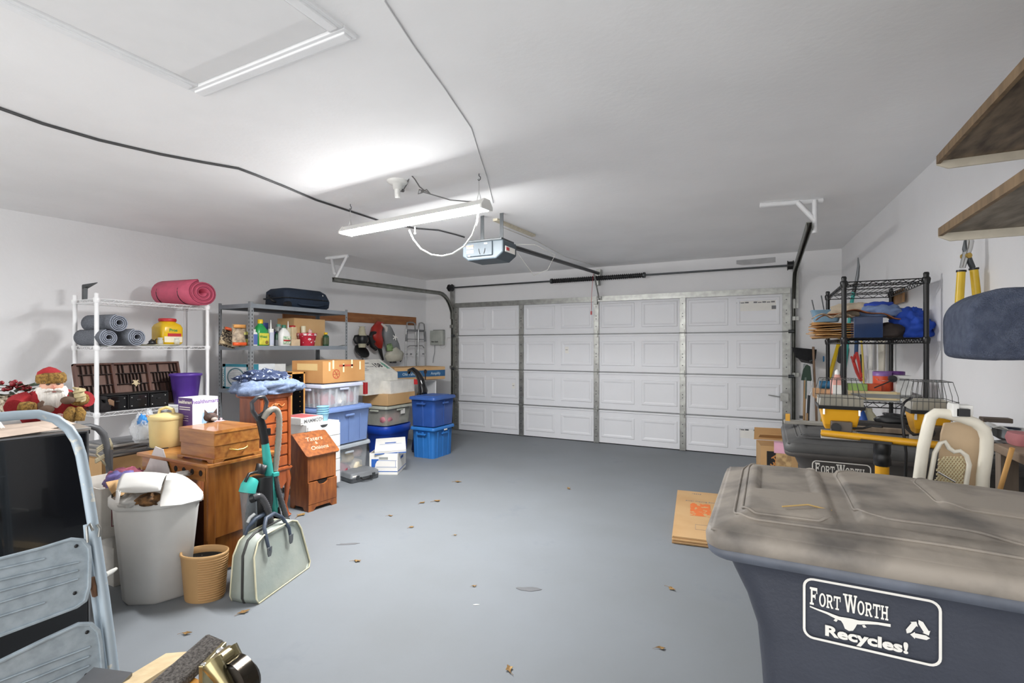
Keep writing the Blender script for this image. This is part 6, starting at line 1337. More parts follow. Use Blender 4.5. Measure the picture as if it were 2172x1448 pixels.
lm = M('cart_lid_dusty', '938b81', .6, var=.2, scale=7, bump=.06, bscale=70, col2='5c5854', detail=10, lo=.30, hi=.56)
scratch(lm, 'b3a892', .4)
X1, Y1 = aty(1503, 1.13), 1.13
t1, hg, zr = make_cart('recycling_cart', 'large dusty blue-grey wheeled cart with a white lettered emblem, nearest the camera', X1, Y1, .90, .62, 1.035, cbm, lm, M('cart_rim_scuffed', '5f6571', .5, var=.15, scale=14))
# emblem on the near side, on a plate that follows the body wall
def emblem(t, px0, px1, pyt, pyb, yface, full=True, scale=1):
    xa, xb = aty(px0, yface)-t.location.x, aty(px1, yface)-t.location.x; da = dep(aty(px0, yface), yface)
    zt_, zb_ = Zp(pyt, da), Zp(pyb, da); w = xb-xa; h = zt_-zb_; y = yface-t.location.y; cx, cz = (xa+xb)/2, (zt_+zb_)/2
    lean = lambda z: y
    m = MB(); o = rr(w, h, .018*scale, 5, cx, cz); i = rr(w-.009*scale, h-.009*scale, .014*scale, 5, cx, cz)
    n = len(o); m.add([(a, y, b) for a, b in o+i], [(k, (k+1) % n, (k+1) % n+n, k+n) for k in range(n)]); m.build('emblem_frame', inkw, t)
    m = MB(); Hc = w*(.16 if full else .215); tz = h*.15 if full else w*.045; wd = fort_worth(m, xa+w*.055, zt_-tz-Hc, Hc, y)
    k = w*(.60 if full else .86)/wd; m2 = MB()
    for v in m.v: v.x = xa+w*.055+(v.x-xa-w*.055)*k
    m.build('city_lettering', inkw, t)
    if not full: 
        return
    bx, bz = xa+w*.055, zt_-h*.17-Hc; W2 = w*.60; m = MB()
    up_ = [(0, -.02), (.10, -.10), (.22, -.17), (.30, -.24), (.38, -.30), (.46, -.28), (.54, -.27), (.62, -.29), (.72, -.22), (.85, -.16), (1.0, -.12)]
    dn_ = [(1.0, -.28), (.85, -.30), (.72, -.40), (.64, -.50), (.60, -.52), (.58, -.70), (.56, -.92), (.50, -1.0), (.45, -.92), (.43, -.70), (.41, -.52), (.34, -.48), (.22, -.30), (.10, -.20), (0, -.10)]
    # strips between the two outlines keep the concave shape clean
    def at(poly, f):
        for (a, b), (c, d) in zip(poly, poly[1:]):
            if min(a, c) <= f <= max(a, c): return b+(d-b)*(f-a)/((c-a) or 1)
        return poly[-1][1]
    fs = [i/40 for i in range(41)]; top = [(f, at(up_, f)) for f in fs]
    dl = sorted(dn_); bot = [(f, at(dl, f)) for f in fs]
    P_ = [(bx+f*W2, y, bz+v*Hc*.98) for f, v in top]+[(bx+f*W2, y, bz+v*Hc*.98) for f, v in bot]
    m.add(P_, [(k, k+1, k+42, k+41) for k in range(40)])
    for s, fx in ((-1, .36), (1, .66)): m.add([(bx+fx*W2, y, bz-.52*Hc*.98), (bx+(fx+.03*s)*W2, y, bz-.46*Hc*.98), (bx+(fx+.055*s)*W2, y, bz-.58*Hc*.98), (bx+(fx+.02*s)*W2, y, bz-.64*Hc*.98)], [(0, 1, 2, 3)])
    m.build('longhorn', inkw, t)
    txt('recycles_lettering', 'Recycles!', h*.225, (xa+w*.475, y-.0004, zb_+h*.185), '-y', inkw, t, bold=.0011, sx=1.3)
    m = MB(); ccx, ccz, R_ = xa+w*.845, zb_+h*.50, h*.17
    for k in range(3):
        a0 = PI/2+k*2*PI/3; p0 = Vector((math.cos(a0), math.sin(a0))); p1 = Vector((math.cos(a0-2*PI/3), math.sin(a0-2*PI/3))); e = (p1-p0).normalized(); nn = Vector((e.y, -e.x))
        if nn.dot(p0+p1) < 0: nn = -nn
        a = p0+e*.30; b = p1-e*.62; wd_ = .20
        pts = [a-nn*wd_, b-nn*wd_, b+nn*wd_, a+nn*wd_]; m.add([(ccx+q.x*R_, y, ccz+q.y*R_) for q in pts], [(0, 1, 2, 3)])
        c_ = b+e*.34; m.add([(ccx+q.x*R_, y, ccz+q.y*R_) for q in (b-nn*.32, c_, b+nn*.32)], [(0, 1, 2)])
        a2 = p0+e*.30; q0 = p0*.62+nn*.0; m.add([(ccx+q.x*R_, y, ccz+q.y*R_) for q in (a+nn*wd_, a-nn*wd_, p0*.62, p0*.95)], [(0, 1, 2, 3)])
    m.build('recycling_symbol', inkw, t)
# the printed plate stands proud of the wall by a few millimetres
yf = Y1+.028
emblem(t1, 1703, 1998, 1222, 1350, yf-.002)
# second cart behind
cb2 = M('cart_body_brown', '4e4a48', .55, var=.1, scale=5, col2='454240'); scratch(cb2, '7b7672', .3)
lm2 = M('cart_lid_grey', '5b5b5a', .6, var=.2, scale=5, col2='464646', detail=8); scratch(lm2, '9a958c', .35)
X2, Y2 = aty(1668, 2.5), 2.5
t2_, hg2, zr2 = make_cart('trash_cart', 'dark grey-brown wheeled cart with a frame of white lettering, behind the yellow light stand', X2, Y2, .84, .60, 1.0, cb2, lm2, cb2)
emblem(t2_, 1722, 1848, 975, 1032, Y2+.024, full=False)
m = MB(); m.tube([(X1+.14, Y1+.10, hg(.14, .10)+.006), (X1+.19, Y1+.13, hg(.19, .13)+.007), (X1+.235, Y1+.135, hg(.235, .135)+.006)], .0018, 5)
tag(m.build('straw_stem', M('straw_y', 'c9a96c', .8)), 'single dry straw stem on the dusty cart lid', 'straw')
# ================================================================ TWIN WORK LIGHT
wy = M('worklight_yellow', 'e2a51d', .4, var=.04); yb_ = 2.08
px_ = aty(1871, yb_); 
t = thing('work_light_stand', 'yellow twin halogen work light on a tripod stand between the two carts', 'work light', (px_, yb_, 0), 0); loc0 = Vector((px_, yb_, 0))
def WP(px, py, y=None): return P(px, py, y=y or yb_)-loc0
m = MB(); m.cyl((0, 0, .12), (0, 0, WP(1871, 975).z), .020, n=18); m.build('pole', wy, t)
m = MB(); zc = WP(1871, 960).z; m.lathe([(.020, -.045), (.025, -.04), (.026, -.01), (.023, -.005), (.025, 0), (.025, .03), (.021, .042)], 12, (0, 0, zc)); m.build('clamp_collar', black, t)
m = MB(); m.cyl((0, 0, zc), (0, 0, WP(1871, 930).z), .016); m.build('upper_pole', wy, t)
for k in range(3): a = k*2*PI/3+.5; m = MB(); m.tube([(0, 0, .32), (.10*math.cos(a), .10*math.sin(a), .16), (.2*math.cos(a), .2*math.sin(a), .012)], .011, 8); m.build('tripod_leg', wy, t)
b0, b1 = WP(1742, 918, 2.08), WP(1990, 944, 1.99)
m = MB(); m.tube([b0, b1], .012, 4); m.build('cross_bar', wy, t)
m = MB(); c = (b0*.5+b1*.5); m.box(c.x-.0, c.y-.008, c.z-.012, .085, .02, .008, rz=math.atan2(b1.y-b0.y, b1.x-b0.x)); m.build('bar_clip', black, t)
cage = M('cage_wire', '5a5a58', .4, .7)
def head(px0, px1, pt, pb, y, lab):
    a, b = WP(px0, pt, y), WP(px1, pt, y); w = b.x-a.x; cx, cy = (a.x+b.x)/2, (a.y+b.y)/2; z1 = a.z; z0 = WP(px0, pb, y).z; h = z1-z0
    hd = bpy.data.objects.new('lamp_head', None)
    m = MB(); m.loft([[(cx+sx*w*k, cy+sy*dd, z) for sx, sy in ((-1, -1), (1, -1), (1, 1), (-1, 1))] for z, k, dd in ((z0, .36, .03), (z0+h*.25, .40, .045), (z1-h*.1, .47, .055), (z1, .5, .058))], sm=False); hb_ = m.build('lamp_housing', wy, t, bevel=.005)
    m = MB(); m.loft([[(cx+sx*w*k, cy+sy*dd, z) for sx, sy in ((-1, -1), (1, -1), (1, 1), (-1, 1))] for z, k, dd in ((z1, .55, .07), (z1+.012, .56, .072), (z1+.012, .50, .06), (z1+.001, .48, .055))], sm=False, cap1=True); m.build('black_gasket', black, hb_)
    m = MB(); m.loft([[(cx+sx*w*k, cy+sy*dd, z) for sx, sy in ((-1, -1), (1, -1), (1, 1), (-1, 1))] for z, k, dd in ((z1+.012, .52, .064), (z1+.04, .50, .075), (z1+.04, .47, .07), (z1+.014, .46, .05))], sm=False, cap1=True); m.build('reflector_frame', M('reflector', 'b9b5a8', .3, .3), hb_)
    m = MB(); zt_ = z1+.105
    def rw(z, k, dd): return [(cx-w*k, cy-dd, z), (cx+w*k, cy-dd, z), (cx+w*k, cy+dd, z), (cx-w*k, cy+dd, z)]
    for ring in (rw(z1+.042, .56, .078), rw(zt_, .46, .06)): m.tube(ring, .0011, 5, closed=True)
    for i in range(9):
        f = -1+2*i/8
        for s in (-1, 1): m.tube([(cx+f*w*.56, cy+s*.078, z1+.012), (cx+f*w*.54, cy+s*.076, z1+.06), (cx+f*w*.46, cy+s*.06, zt_)], .0009, 4)
        m.cyl((cx+f*w*.46, cy-.06, zt_), (cx+f*w*.46, cy+.06, zt_), .0009, n=4)
    m.build('wire_guard', cage, hb_)
    m = MB(); m.box(cx, cy-.05, z0-.012, w*.5, .05, .045); m.build('junction_box', M('jbox', '5c544c', .5), hb_, bevel=.003)
    m = MB(); m.cyl((cx-w*.14, cy-.085, z0+.012), (cx-w*.14, cy-.07, z0+.012), .016, n=12); m.build('knob', black, hb_)
    for sx in (-1, 1): m = MB(); m.box(cx+sx*w*.42, cy-.062, z1-.02, .006, .006, .03); m.build('clasp', chrome, hb_)
    m = MB(); m.box(cx, cy, z0-.04, w*.9, .012, .03); m.build('yoke', M('yoke_white', 'd4d0c8', .4), hb_)
head(1737, 1824, 862, 905, 2.16, '')
head(1925, 2012, 872, 915, 2.11, '')
m = MB(); a_, b_ = corr([WP(1920, 905, 2.05), WP(1913, 880, 2.05), WP(1917, 855, 2.05), WP(1935, 843, 2.08)], .004, 8); m.tube(a_, .004, 6)
m.tube([WP(1919, 862, 2.03), WP(1913, 885, 2.02), WP(1917, 920, 2.02), WP(1922, 960, 2.02), WP(1920, 1040, 2.04)], .0045, 6)
m.tube([WP(1765, 900, 2.1), WP(1790, 908, 2.1), WP(1830, 908, 2.12), WP(1850, 903, 2.12), WP(1872, 905, 2.1)], .004, 6)
m.tube([WP(1920, 905, 2.05), WP(1938, 922, 2.03), WP(1955, 920, 2.0), WP(1968, 910, 2.0)], .0045, 6); m.build('power_cords', black, t)
# clutter on the second cart
zl = .998+.045
def put(name, label, cat, px, y, build, z=None, rz=0, group=None):
    x = aty(px, y); t = thing(name, label, cat, (x, y, z if z is not None else hg2(x-X2, y-Y2)+.004), rz, group); build(t); return t
def b1_(t):
    m = MB(); m.box(0, 0, 0, .34, .05, .028); m.build('case_body', M('dark_metal_bar', '3a3633', .5), t, bevel=.006); m = MB(); m.blob((.05, 0, .025), (.07, .03, .025), .4, 3, 2, 18, 10); m.build('grease_bundle', black, t)
put('tool_bar', 'black metal tool bar lying across the second cart lid', 'tool', 1868, 2.80, b1_, rz=-.12)
def b2_(t):
    m = MB(); a_ = [(.09*math.cos(i*.5)*(1-.012*i), .06*math.sin(i*.5)*(1-.012*i), .006+.012*math.sin(i*.25)+.001*i) for i in range(40)]; m.tube(a_, .006, 6); m.build('coil', black, t)
put('cable_coil', 'black cable coiled loosely on the second cart lid', 'cable', 1905, 2.95, b2_)
def b3_(t):
    m = MB(); m.box(0, 0, 0, .30, .035, .02); m.build('plank', wood('dusty_plank', '8a7a68', '6b5d4e', .8), t, bevel=.002)
put('wood_plank', 'short dusty wooden plank on the second cart lid behind the yellow bar', 'plank', 1850, 2.68, b3_, rz=-.06)
def b4_(t):
    m = MB(); m.box(0, 0, 0, .30, .06, .016, rz=.1); m.build('tray', M('grey_tray', 'a19d94', .5), t, bevel=.003); m = MB(); m.box(-.13, -.03, 0, .02, .02, .05); m.build('yellow_tip', wy, t)
put('grey_trough', 'long pale grey trough on the left of the second cart lid', 'trough', 1735, 2.90, b4_, rz=-.1)
# ================================================================ CREAM STEP STOOL leaning behind the near cart
yc_ = 1.93; cr = M('cream_paint', 'e4dfd0', .35, var=.04); q0 = P(2020, 1000, y=yc_); 
t = thing('cream_step_stool', 'cream tubular folding step stool with a beige backboard, behind the near cart', 'step stool', (q0.x, yc_, 0)); o0 = Vector((q0.x, yc_, 0))
def CP(px, py, y=yc_): return P(px, py, y=y)-o0
lo1 = CP(1938, 1130); lo2 = CP(2078, 1170)
m = MB(); m.tube([(lo1.x-.03, -.0, .02), lo1, CP(1950, 1010), CP(1958, 950), CP(1968, 905), CP(1974, 884), CP(1986, 876), CP(2004, 877), CP(2040, 886), CP(2068, 896), CP(2086, 910), CP(2093, 930), CP(2092, 960), CP(2085, 1010), lo2, (lo2.x-.0, 0, .02)], .0155, 14); m.build('tube_frame', cr, t)
m = MB(); pts = [(1990, 1150), (1990, 1000), (1996, 920), (2003, 897), (2040, 895), (2085, 892), (2104, 912), (2107, 950), (2100, 1020), (2092, 1150)]
vs = [CP(a, b, yc_+.045) for a, b in pts]; vb = [v+Vector((0, .012, 0)) for v in vs]; n = len(vs)
m.add(vs+vb, [tuple(range(n)), tuple(range(2*n-1, n-1, -1))]+[(i, i+n, (i+1) % n+n, (i+1) % n) for i in range(n)]); m.build('backboard', M('board_beige', 'cbb393', .6, var=.04), t, bevel=.003)
m = MB(); m.tube([CP(1958, 1130, yc_-.005), CP(1972, 1020, yc_-.005), CP(1983, 960, yc_-.005), CP(1994, 940, yc_-.005), CP(2004, 936, yc_-.005), CP(2013, 950, yc_-.005), CP(2024, 958, yc_-.005), CP(2036, 956, yc_-.005), CP(2050, 966, yc_-.005), CP(2056, 985, yc_-.005), CP(2050, 1020, yc_-.005), CP(2040, 1130, yc_-.005)], .0065, 8); m.build('step_rim', cr, t)
m = MB(); lat = M('lattice_cream', 'd9cfaa', .6)
for k in range(-16, 18):
    for s in (-1, 1):
        seg = []
        for j in range(0, 26):
            v = j/25; px = 1995+ (k*7.2)+s*(v-.5)*90; py = 968+v*110
            if py > 1075: continue
            L_ = 1975+(1060-py)*.16; Rr = 2048-(abs(py-990)**1.15)*.05
            if py < 985: L_ = max(L_, 2003-(py-962)*1.0)
            if L_ < px < Rr: seg.append(CP(px, py, yc_+.012))
            elif seg: break
        if len(seg) > 1: m.cyl(seg[0], seg[-1], .0016, n=4)
m.build('lattice_weave', lat, t)
m = MB(); m.cyl(CP(1990, 1001, yc_-.01), CP(2026, 1022, yc_-.01), .003, n=6); m.build('cross_rod', chrome, t)
m = MB(); c = CP(2022, 872, yc_); m.box(c.x, 0, c.z-.015, .016, .05, .04); c = CP(2036, 866, yc_+.02); m.box(c.x, .02, c.z-.018, .05, .05, .03); m.build('top_clamp', whitepl, t, bevel=.003)
m = MB(); c = CP(2038, 871, yc_); m.box(c.x, -.01, c.z-.014, .03, .03, .022); m.build('clamp_jaw', black, t)
# ================================================================ BENCH at the right edge
bxl = .70; bt = M('bench_top', 'a08a74', .7, var=.15, scale=6, col2='7e6c5b', bump=.1)
t = thing('side_bench', 'dusty brown bench along the right wall at the picture edge', 'bench', (bxl+.14, 2.05, 0)); zb = 1.085
m = MB(); m.box(0, 0, zb-.03, .28, .50, .03); m.build('bench_top', bt, t, bevel=.004)
for sx in (-1, 1):
    for sy in (-1, 1): m = MB(); m.box(sx*.115, sy*.22, 0, .045, .045, zb-.03); m.build('leg', wood('leg_grey', '8a7c6e', '6d6156', .8), t)
m = MB(); m.box(.0, .0, .62, .25, .47, .02); m.build('lower_shelf', bt, t)
m = MB(); m.box(0, 0, 0, .012, .30, .40); tag(m.build('grey_board', M('board_grey', 'a7a8a6', .6), None, loc=(.755, 2.0, .642), rot=(0, .08, 0)), 'plain grey board standing on the bench lower shelf', 'board')
m = MB(); m.blob((0, 0, 0), (.07, .12, .13), .25, 2.4, 3, 26, 14); tag(m.build('dark_bag', M('bag_slate', '3d434c', .7), None, loc=(.88, 2.08, .645)), 'dark slate bundle on the lower shelf of the bench', 'bag')
a_, b_ = P(2147, 950, y=1.82), P(2110, 1075, y=1.88)
m = MB(); e = (b_-a_).normalized(); m.cyl(a_, a_+e*.62, .006, n=8); tag(m.build('wooden_dowel', wood('dowel_tan', 'c89a5c', 'a97c42', .6)), 'thin tan wooden stick leaning against the bench edge', 'stick')
def bput(name, label, cat, px, x, bld, rz=0): y = atx(px, x); t = thing(name, label, cat, (x, y, zb+.001), rz); bld(t); return t
def s1_(t): m = MB(); m.lathe([(.03, 0), (.045, .01), (.05, .04), (.054, .042), (.046, .04), (.028, .004)], 22); m.build('bowl', chrome, t)
bput('steel_bowl', 'small shiny steel bowl on the bench', 'bowl', 2143, .775, s1_)
def s2_(t): m = MB(); m.lz([(rr(.07, .10, .03), 0), (rr(.08, .11, .03), .02), (rr(.07, .10, .03), .04)]); m.build('cushion', M('cushion_pink', 'b9777a', .8), t)
bput('pink_cushion', 'dusty pink pad at the right picture edge on the bench', 'pad', 2172, .775, s2_)
def s3_(t): m = MB(); m.box(0, 0, .057, .06, .14, .014); m.build('plank', wood('dusty_plank', '8a7a68', '6b5d4e', .8), t)
def s4_(t): m = MB(); m.sheet(6, 6, lambda u, v: ((u-.5)*.10, (v-.5)*.12, .012+.02*math.sin(u*5)+.012*math.cos(v*7)), .003); m.build('cloth', M('rag_white', 'dfdfdc', .8), t)
bput('white_rag', 'crumpled white rag at the far end of the bench', 'rag', 2120, .775, s4_)
def s5_(t): m = MB(); m.box(0, 0, 0, .10, .05, .02); m.build('block', M('block_dark', '5c5148', .7), t, bevel=.003)
bput('dark_block', 'dark flat block behind the white rag on the bench', 'block', 2112, .90, s5_)
# ================================================================ WALL SHELVES (upper right)
shw = wood('stained_ply', '8e7c66', '4a3e33', .7, (3, .8, 3), 7); shw2 = wood('stained_ply_grey', '958a7a', '5f564a', .7, (3, .8, 3), 7)
trimc = M('trim_cream', 'e0d8c6', .6)
def wshelf(z, xf, yf, mt, lab):
    t = thing('wall_shelf', lab, 'shelf', (0, 0, z)); xw = wallx_r(yf)-.004
    m = MB(); m.add([(xf, yf, 0), (xw, yf, 0), (wallx_r(.9)-.004, .9, 0), (xf, .9, 0), (xf, yf, .02), (xw, yf, .02), (wallx_r(.9)-.004, .9, .02), (xf, .9, .02)], [(0, 1, 2, 3), (7, 6, 5, 4), (0, 4, 5, 1), (1, 5, 6, 2), (2, 6, 7, 3), (3, 7, 4, 0)]); m.build('shelf_board', mt, t)
    m = MB(); m.box(xf-.004, (yf+.9)/2, -.012, .014, yf-.9, .034); m.build('front_edge', wood('edge_tan', '8c7456', '6f5b43', .7), t)
    m = MB(); m.prism([(xf-.008, -.014), (xf+.03, -.034), (xw, -.034), (xw, .018), (xf-.008, .018)], .012, 'y', (0, yf+.008, 0)); m.build('end_cleat', trimc, t)
    m = MB(); m.prism([(xf+.04, -.002), (xw, -.002), (xw, -.16)], .02, 'y', (0, 1.95, 0)); m.build('support_bracket', trimc, t)
    return t
wshelf(2.208, aty(1993, 2.70), 2.70, shw, 'dark stained wooden wall shelf highest at the right wall')
wshelf(1.897, aty(1997, 2.68), 2.68, shw2, 'brown-grey wooden wall shelf in the middle, above the loppers')
# plush rug draped over the third shelf
plush = M('plush_blue', '5c6579', 1, var=.18, scale=30, bump=1, bscale=260, col2='4d566b')
yR = 2.30; xR0 = aty(2001, 2.58); xR1 = wallx_r(2.65)-.03; zR0, zR1 = 1.372, 1.625
prof = []
for k in range(9): a = PI+PI/2*k/8; prof.append((xR0+.03+.03*math.cos(a), zR0+.03+.03*math.sin(a)))
prof += [(xR0+.03+(xR1-xR0-.03)*k/14, zR0) for k in range(1, 15)]
prof += [(xR1, zR0+(zR1-zR0)*k/8) for k in range(1, 9)]
prof += [(xR1-(xR1-xR0-.11)*k/12, zR1) for k in range(1, 13)]
for k in range(1, 12): a = PI/2+PI/2*k/11; prof.append((xR0+.11+.11*math.cos(a), zR1-.10+.10*math.sin(a)))
prof += [(xR0, zR1-.10-(zR1-.10-zR0-.03)*k/8) for k in range(1, 8)]
cxr_, czr_ = (xR0+xR1)/2, (zR0+zR1)/2
rings = []
for y, k in ((yR+.015, .0), (yR+.004, .5), (yR, .9), (yR+.006, .965), (yR+.02, 1), (yR+.12, 1), (yR+.24, 1), (yR+.30, .97), (yR+.31, .5)):
    rings.append([(cxr_+(x-cxr_)*k+.005*noise.noise(Vector((x*14, y*14, z*14))), y+.004*noise.noise(Vector((x*20, z*20, 3))), czr_+(z-czr_)*k+.005*noise.noise(Vector((z*16, x*16, y*9)))) for x, z in prof])
m = MB(); m.loft(rings, cap0=False); tag(m.build('plush_rug', plush), 'thick blue-grey plush rug folded against the wall at the right picture edge', 'rug')
# loppers
p = P(2060, 503, x=wallx_r(3.5)-.04); d = dep(p.x, p.y)
t = thing('loppers', 'yellow-handled garden loppers hanging on the right wall under the shelf', 'loppers', (p.x-.03, p.y-.05, p.z), TH); 
def LPp(px, py): return ((2060-px)*d/F/.62*1.0*-1*-1 if 0 else (px-2060)*d/F, 0, (503-py)*d/F)
m = MB(); m.tube([LPp(2061, 500), LPp(2064, 515), LPp(2062, 530), LPp(2056, 548), LPp(2050, 570)], [.008, .02, .018, .014, .012], 8); m.build('blade', chrome, t)
m = MB(); m.tube([LPp(2056, 512), LPp(2056, 530), LPp(2062, 548), LPp(2072, 570)], [.005, .012, .014, .012], 8); m.build('hook_jaw', dsteel, t)
m = MB(); c = LPp(2058, 545); m.cyl((c[0], .02, c[2]), (c[0], -.02, c[2]), .014, n=10); m.build('pivot_bolt', M('brass', 'c9a95c', .3, .9), t)
for a_, b_ in (((2048, 575), (2040, 700)), ((2074, 570), (2088, 700))):
    m = MB(); m.cyl(LPp(*a_), LPp(*b_), .0175, .019, 12); m.build('handle', M('lopper_yellow', 'e0bb2c', .35), t); m = MB(); q1, q2 = Vector(LPp(*a_)), Vector(LPp(*b_)); m.cyl(q1, q1+(q2-q1)*.03, .021, n=12); m.build('handle_ferrule', black, t)
m = MB(); m.cyl((0, .03, .0), (0, -.04, .0), .004, n=6); m.build('nail', dsteel, t)
m = MB(); c = P(2015, 655, x=wallx_r(3.3)-.06); m.prism([(-.05, 0), (.06, .0), (.06, -.08)], .02, 'x', (0, 0, 0)); tag(m.build('wall_bracket', whitepl, None, loc=tuple(c)), 'small white triangular bracket beside the plush rug', 'bracket')
# ================================================================ BLACK WIRE RACK (right wall)
rx0, rx1, ry0, ry1 = .449, .875, 3.9, 4.88
RZ = [.12, .78, 1.06, 1.475, 1.845]
bkw = M('black_enamel', '1b1b1c', .3, .3)
t = thing('wire_rack', 'tall black wire shelving rack against the right wall', 'shelving', ((rx0+rx1)/2, (ry0+ry1)/2, 0))
posts(t, rx1-rx0, ry1-ry0, 1.865, .0145, bkw, RZ)
for z in RZ: wire_shelf(t, rx1-rx0-.01, ry1-ry0-.01, z, bkw, pitch=.03, r=.0024)
z2 = RZ[3]+.004; z1_ = RZ[2]+.004
def rput(name, label, cat, px, y, z, bld, rz=0, group=None):
    t = thing(name, label, cat, (aty(px, y), y, z), rz, group); bld(t); return t
# kraft envelopes stack, leather strip, blue box, cloths, bag
for k in range(9):
    m = MB(); m.sheet(6, 3, lambda u, v: ((u-.5)*.36, (v-.5)*.40, .006+.006*math.sin(u*4+k)+.004*math.sin(v*5+k*2)), .005)
    tag(m.build('kraft_envelope', M('kraft_env', 'b98d58', .85, var=.12, scale=14), None, loc=(rx0+.02+.012*math.sin(k*2.3), 4.24+.015*math.cos(k*1.7), z2+k*.0125), rot=(0, 0, .15*math.sin(k*1.9)-.1)), 'brown kraft envelope in the stack jutting out left of the black rack', 'envelope', 'stack of kraft envelopes on the rack')
m = MB(); m.sheet(26, 4, lambda u, v: (-.19+.46*u, -.05+.12*v, .012+.055*math.sin(PI*min(1, u*1.1))**.8+.008*math.sin(u*17)), .006)
tag(m.build('carpet_strip', M('leather_brown', '9a5c34', .7, var=.2, scale=20, col2='6b3d22'), None, loc=(aty(1800, 4.05), 4.02, z2+.115)), 'wavy brown leather-backed strip on top of the kraft envelopes', 'strip')
m = MB(); m.sheet(20, 3, lambda u, v: (-.13+.24*u, -.03+.09*v, .02+.03*abs(math.sin(u*6.5))), .007)
tag(m.build('trim_strip', M('strip_tan', 'b39b82', .8, var=.3, scale=60), None, loc=(aty(1770, 3.98), 3.97, z2+.115)), 'pale folded fabric strip at the left front of the envelope stack', 'strip')
def blu(t): m = MB(); m.box(0, 0, 0, .155, .12, .135); m.build('box_body', M('box_dkblue', '23365a', .15, coat=.5), t, bevel=.002); m = MB(); m.box(0, -.0, .135, .157, .122, .003); m.build('box_rim', M('rim_dkblue', '1b2a48', .4), t)
rput('blue_box', 'glossy dark blue cube box at the front of the rack upper shelf', 'box', 1838, 3.955, z2, blu)
def pal(t): m = MB(); m.lz([(rr(.15, .12, .02), 0), (rr(.19, .15, .02), .085), (rr(.2, .16, .02), .088), (rr(.185, .145, .02), .088), (rr(.145, .115, .02), .005)]); m.build('bin_body', M('bin_paleblue', '7fa3bd', .4), t); m = MB(); m.cyl((-.06, 0, .01), (-.09, 0, .17), .004); m.cyl((.0, 0, .01), (-.03, 0, .2), .004); m.build('thin_rods', dsteel, t)
rput('pale_blue_bin', 'small pale blue bin holding two thin rods, at the rack upper left', 'bin', 1752, 4.35, z2+.125, pal)
def bei(t): m = MB(); m.blob((0, 0, 0), (.15, .10, .065), .22, 2.6, 4, 34, 16); m.build('cloth', M('cloth_beige', 'bfb09a', .9, var=.15, scale=10, bump=.2), t)
rput('beige_cloth', 'folded beige cloth bundle on the rack upper shelf', 'cloth', 1812, 4.18, z2+.15, bei)
def lbl(t): m = MB(); m.blob((0, 0, 0), (.12, .10, .06), .3, 2.6, 6, 34, 16); m.build('cloth', M('cloth_bluegrey', '7186ad', .9, var=.12, scale=14), t); m = MB(); m.blob((-.01, .02, .06), (.09, .06, .03), .3, 2.6, 7, 24, 12); m.build('trim', M('cloth_royal', '2545a8', .8), t)
rput('blue_cloth', 'grey-blue folded cloth between beige bundle and royal blue bag', 'cloth', 1868, 4.10, z2+.14, lbl)
def roy(t): m = MB(); m.blob((0, 0, 0), (.115, .12, .115), .30, 2.3, 17, 44, 22); m.blob((.03, .02, .10), (.06, .06, .06), .35, 2.6, 19, 28, 14); m.build('cloth', M('royal_cloth', '1f4bb5', .75, var=.1, scale=6, bump=.1), t)
rput('royal_blue_bag', 'crumpled royal blue fabric bag at the right end of the rack upper shelf', 'bag', 1927, 4.08, z2, roy)
def drk(t): m = MB(); m.blob((0, 0, 0), (.09, .08, .06), .3, 2.3, 5, 24, 12); m.build('shoe', M('dark_brown_l', '2b211d', .7), t)
rput('dark_leather_item', 'dark leather item tucked beneath the grey-blue cloth', 'leather item', 1885, 3.99, z2, drk)
# brown board piece behind and thin hand tool
m = MB(); a_ = P(1862, 636, x=.86); m.prism([(-.42, -.05), (.0, -.05), (.0, .05), (-.22, .055), (-.30, .03), (-.36, -.01)], .012, 'x'); o = tag(m.build('saw_board', wood('saw_wood', 'a57c50', '83603a', .6), None, loc=(.895, P(1917, 632, x=.895).y+.0, P(1900, 632, x=.895).z), rot=(0, 0, 0)), 'brown wooden board with a curved end on the wall behind the rack', 'board'); o.scale = (1, -1, 1)
t = thing('pole_saw', 'pole pruning saw with a curved grey blade and teal shaft rising behind the rack', 'garden tool', (aty(1812, 5.0), 5.0, 0)); o0 = t.location.copy()
def QP(px, py, y=5.0): return P(px, py, y=y)-o0
m = MB(); m.tube([QP(1820, 546), QP(1821, 565), QP(1819, 585), QP(1816, 600)], [.004, .011, .014, .014], 6); m.build('saw_blade', M('blade_grey', '707376', .4, .6), t)
m = MB(); m.tube([QP(1816, 598), QP(1811, 620)], .015, 8); m.build('ferrule', black, t)
m = MB(); m.tube([QP(1811, 618), QP(1805, 650), QP(1798, 720), (QP(1790, 800)), (-.14, .3, .05)], .014, 8); m.build('shaft', teal, t)
# third shelf things
def tub_(t): m = MB(); m.lz([(rr(.34, .40, .03), 0), (rr(.38, .44, .03), .05), (rr(.39, .45, .03), .052), (rr(.37, .43, .03), .052), (rr(.33, .39, .03), .006)]); m.build('tray_body', M('tray_grey', 'b3b4b1', .5), t)
rput('grey_tray', 'shallow grey plastic tray under the paint cans on the rack', 'tray', 1862, 4.14, z1_, tub_)
zt3 = z1_+.012
def can(body, top): 
    def f(t):
        m = MB(); m.lathe([(.052, 0), (.052, .125)], 24); m.build('can_body', body, t); m = MB(); m.lathe([(.053, .10), (.053, .128), (.047, .13), (.047, .126)], 24); m.build('lid_band', top, t)
        m = MB(); m.tube([(.053, 0, .11), (.03, -.06, .07), (-.03, -.06, .07), (-.053, 0, .11)], .0015, 4); m.build('bail', chrome, t)
    return f
rput('paint_can', 'orange-red paint can with a purple lid band, left of the pair', 'paint can', 1871, 4.08, zt3+.05, can(M('can_orange', 'd9532c', .4), M('can_purple', '8a63a6', .4)), group='paint cans on the rack')
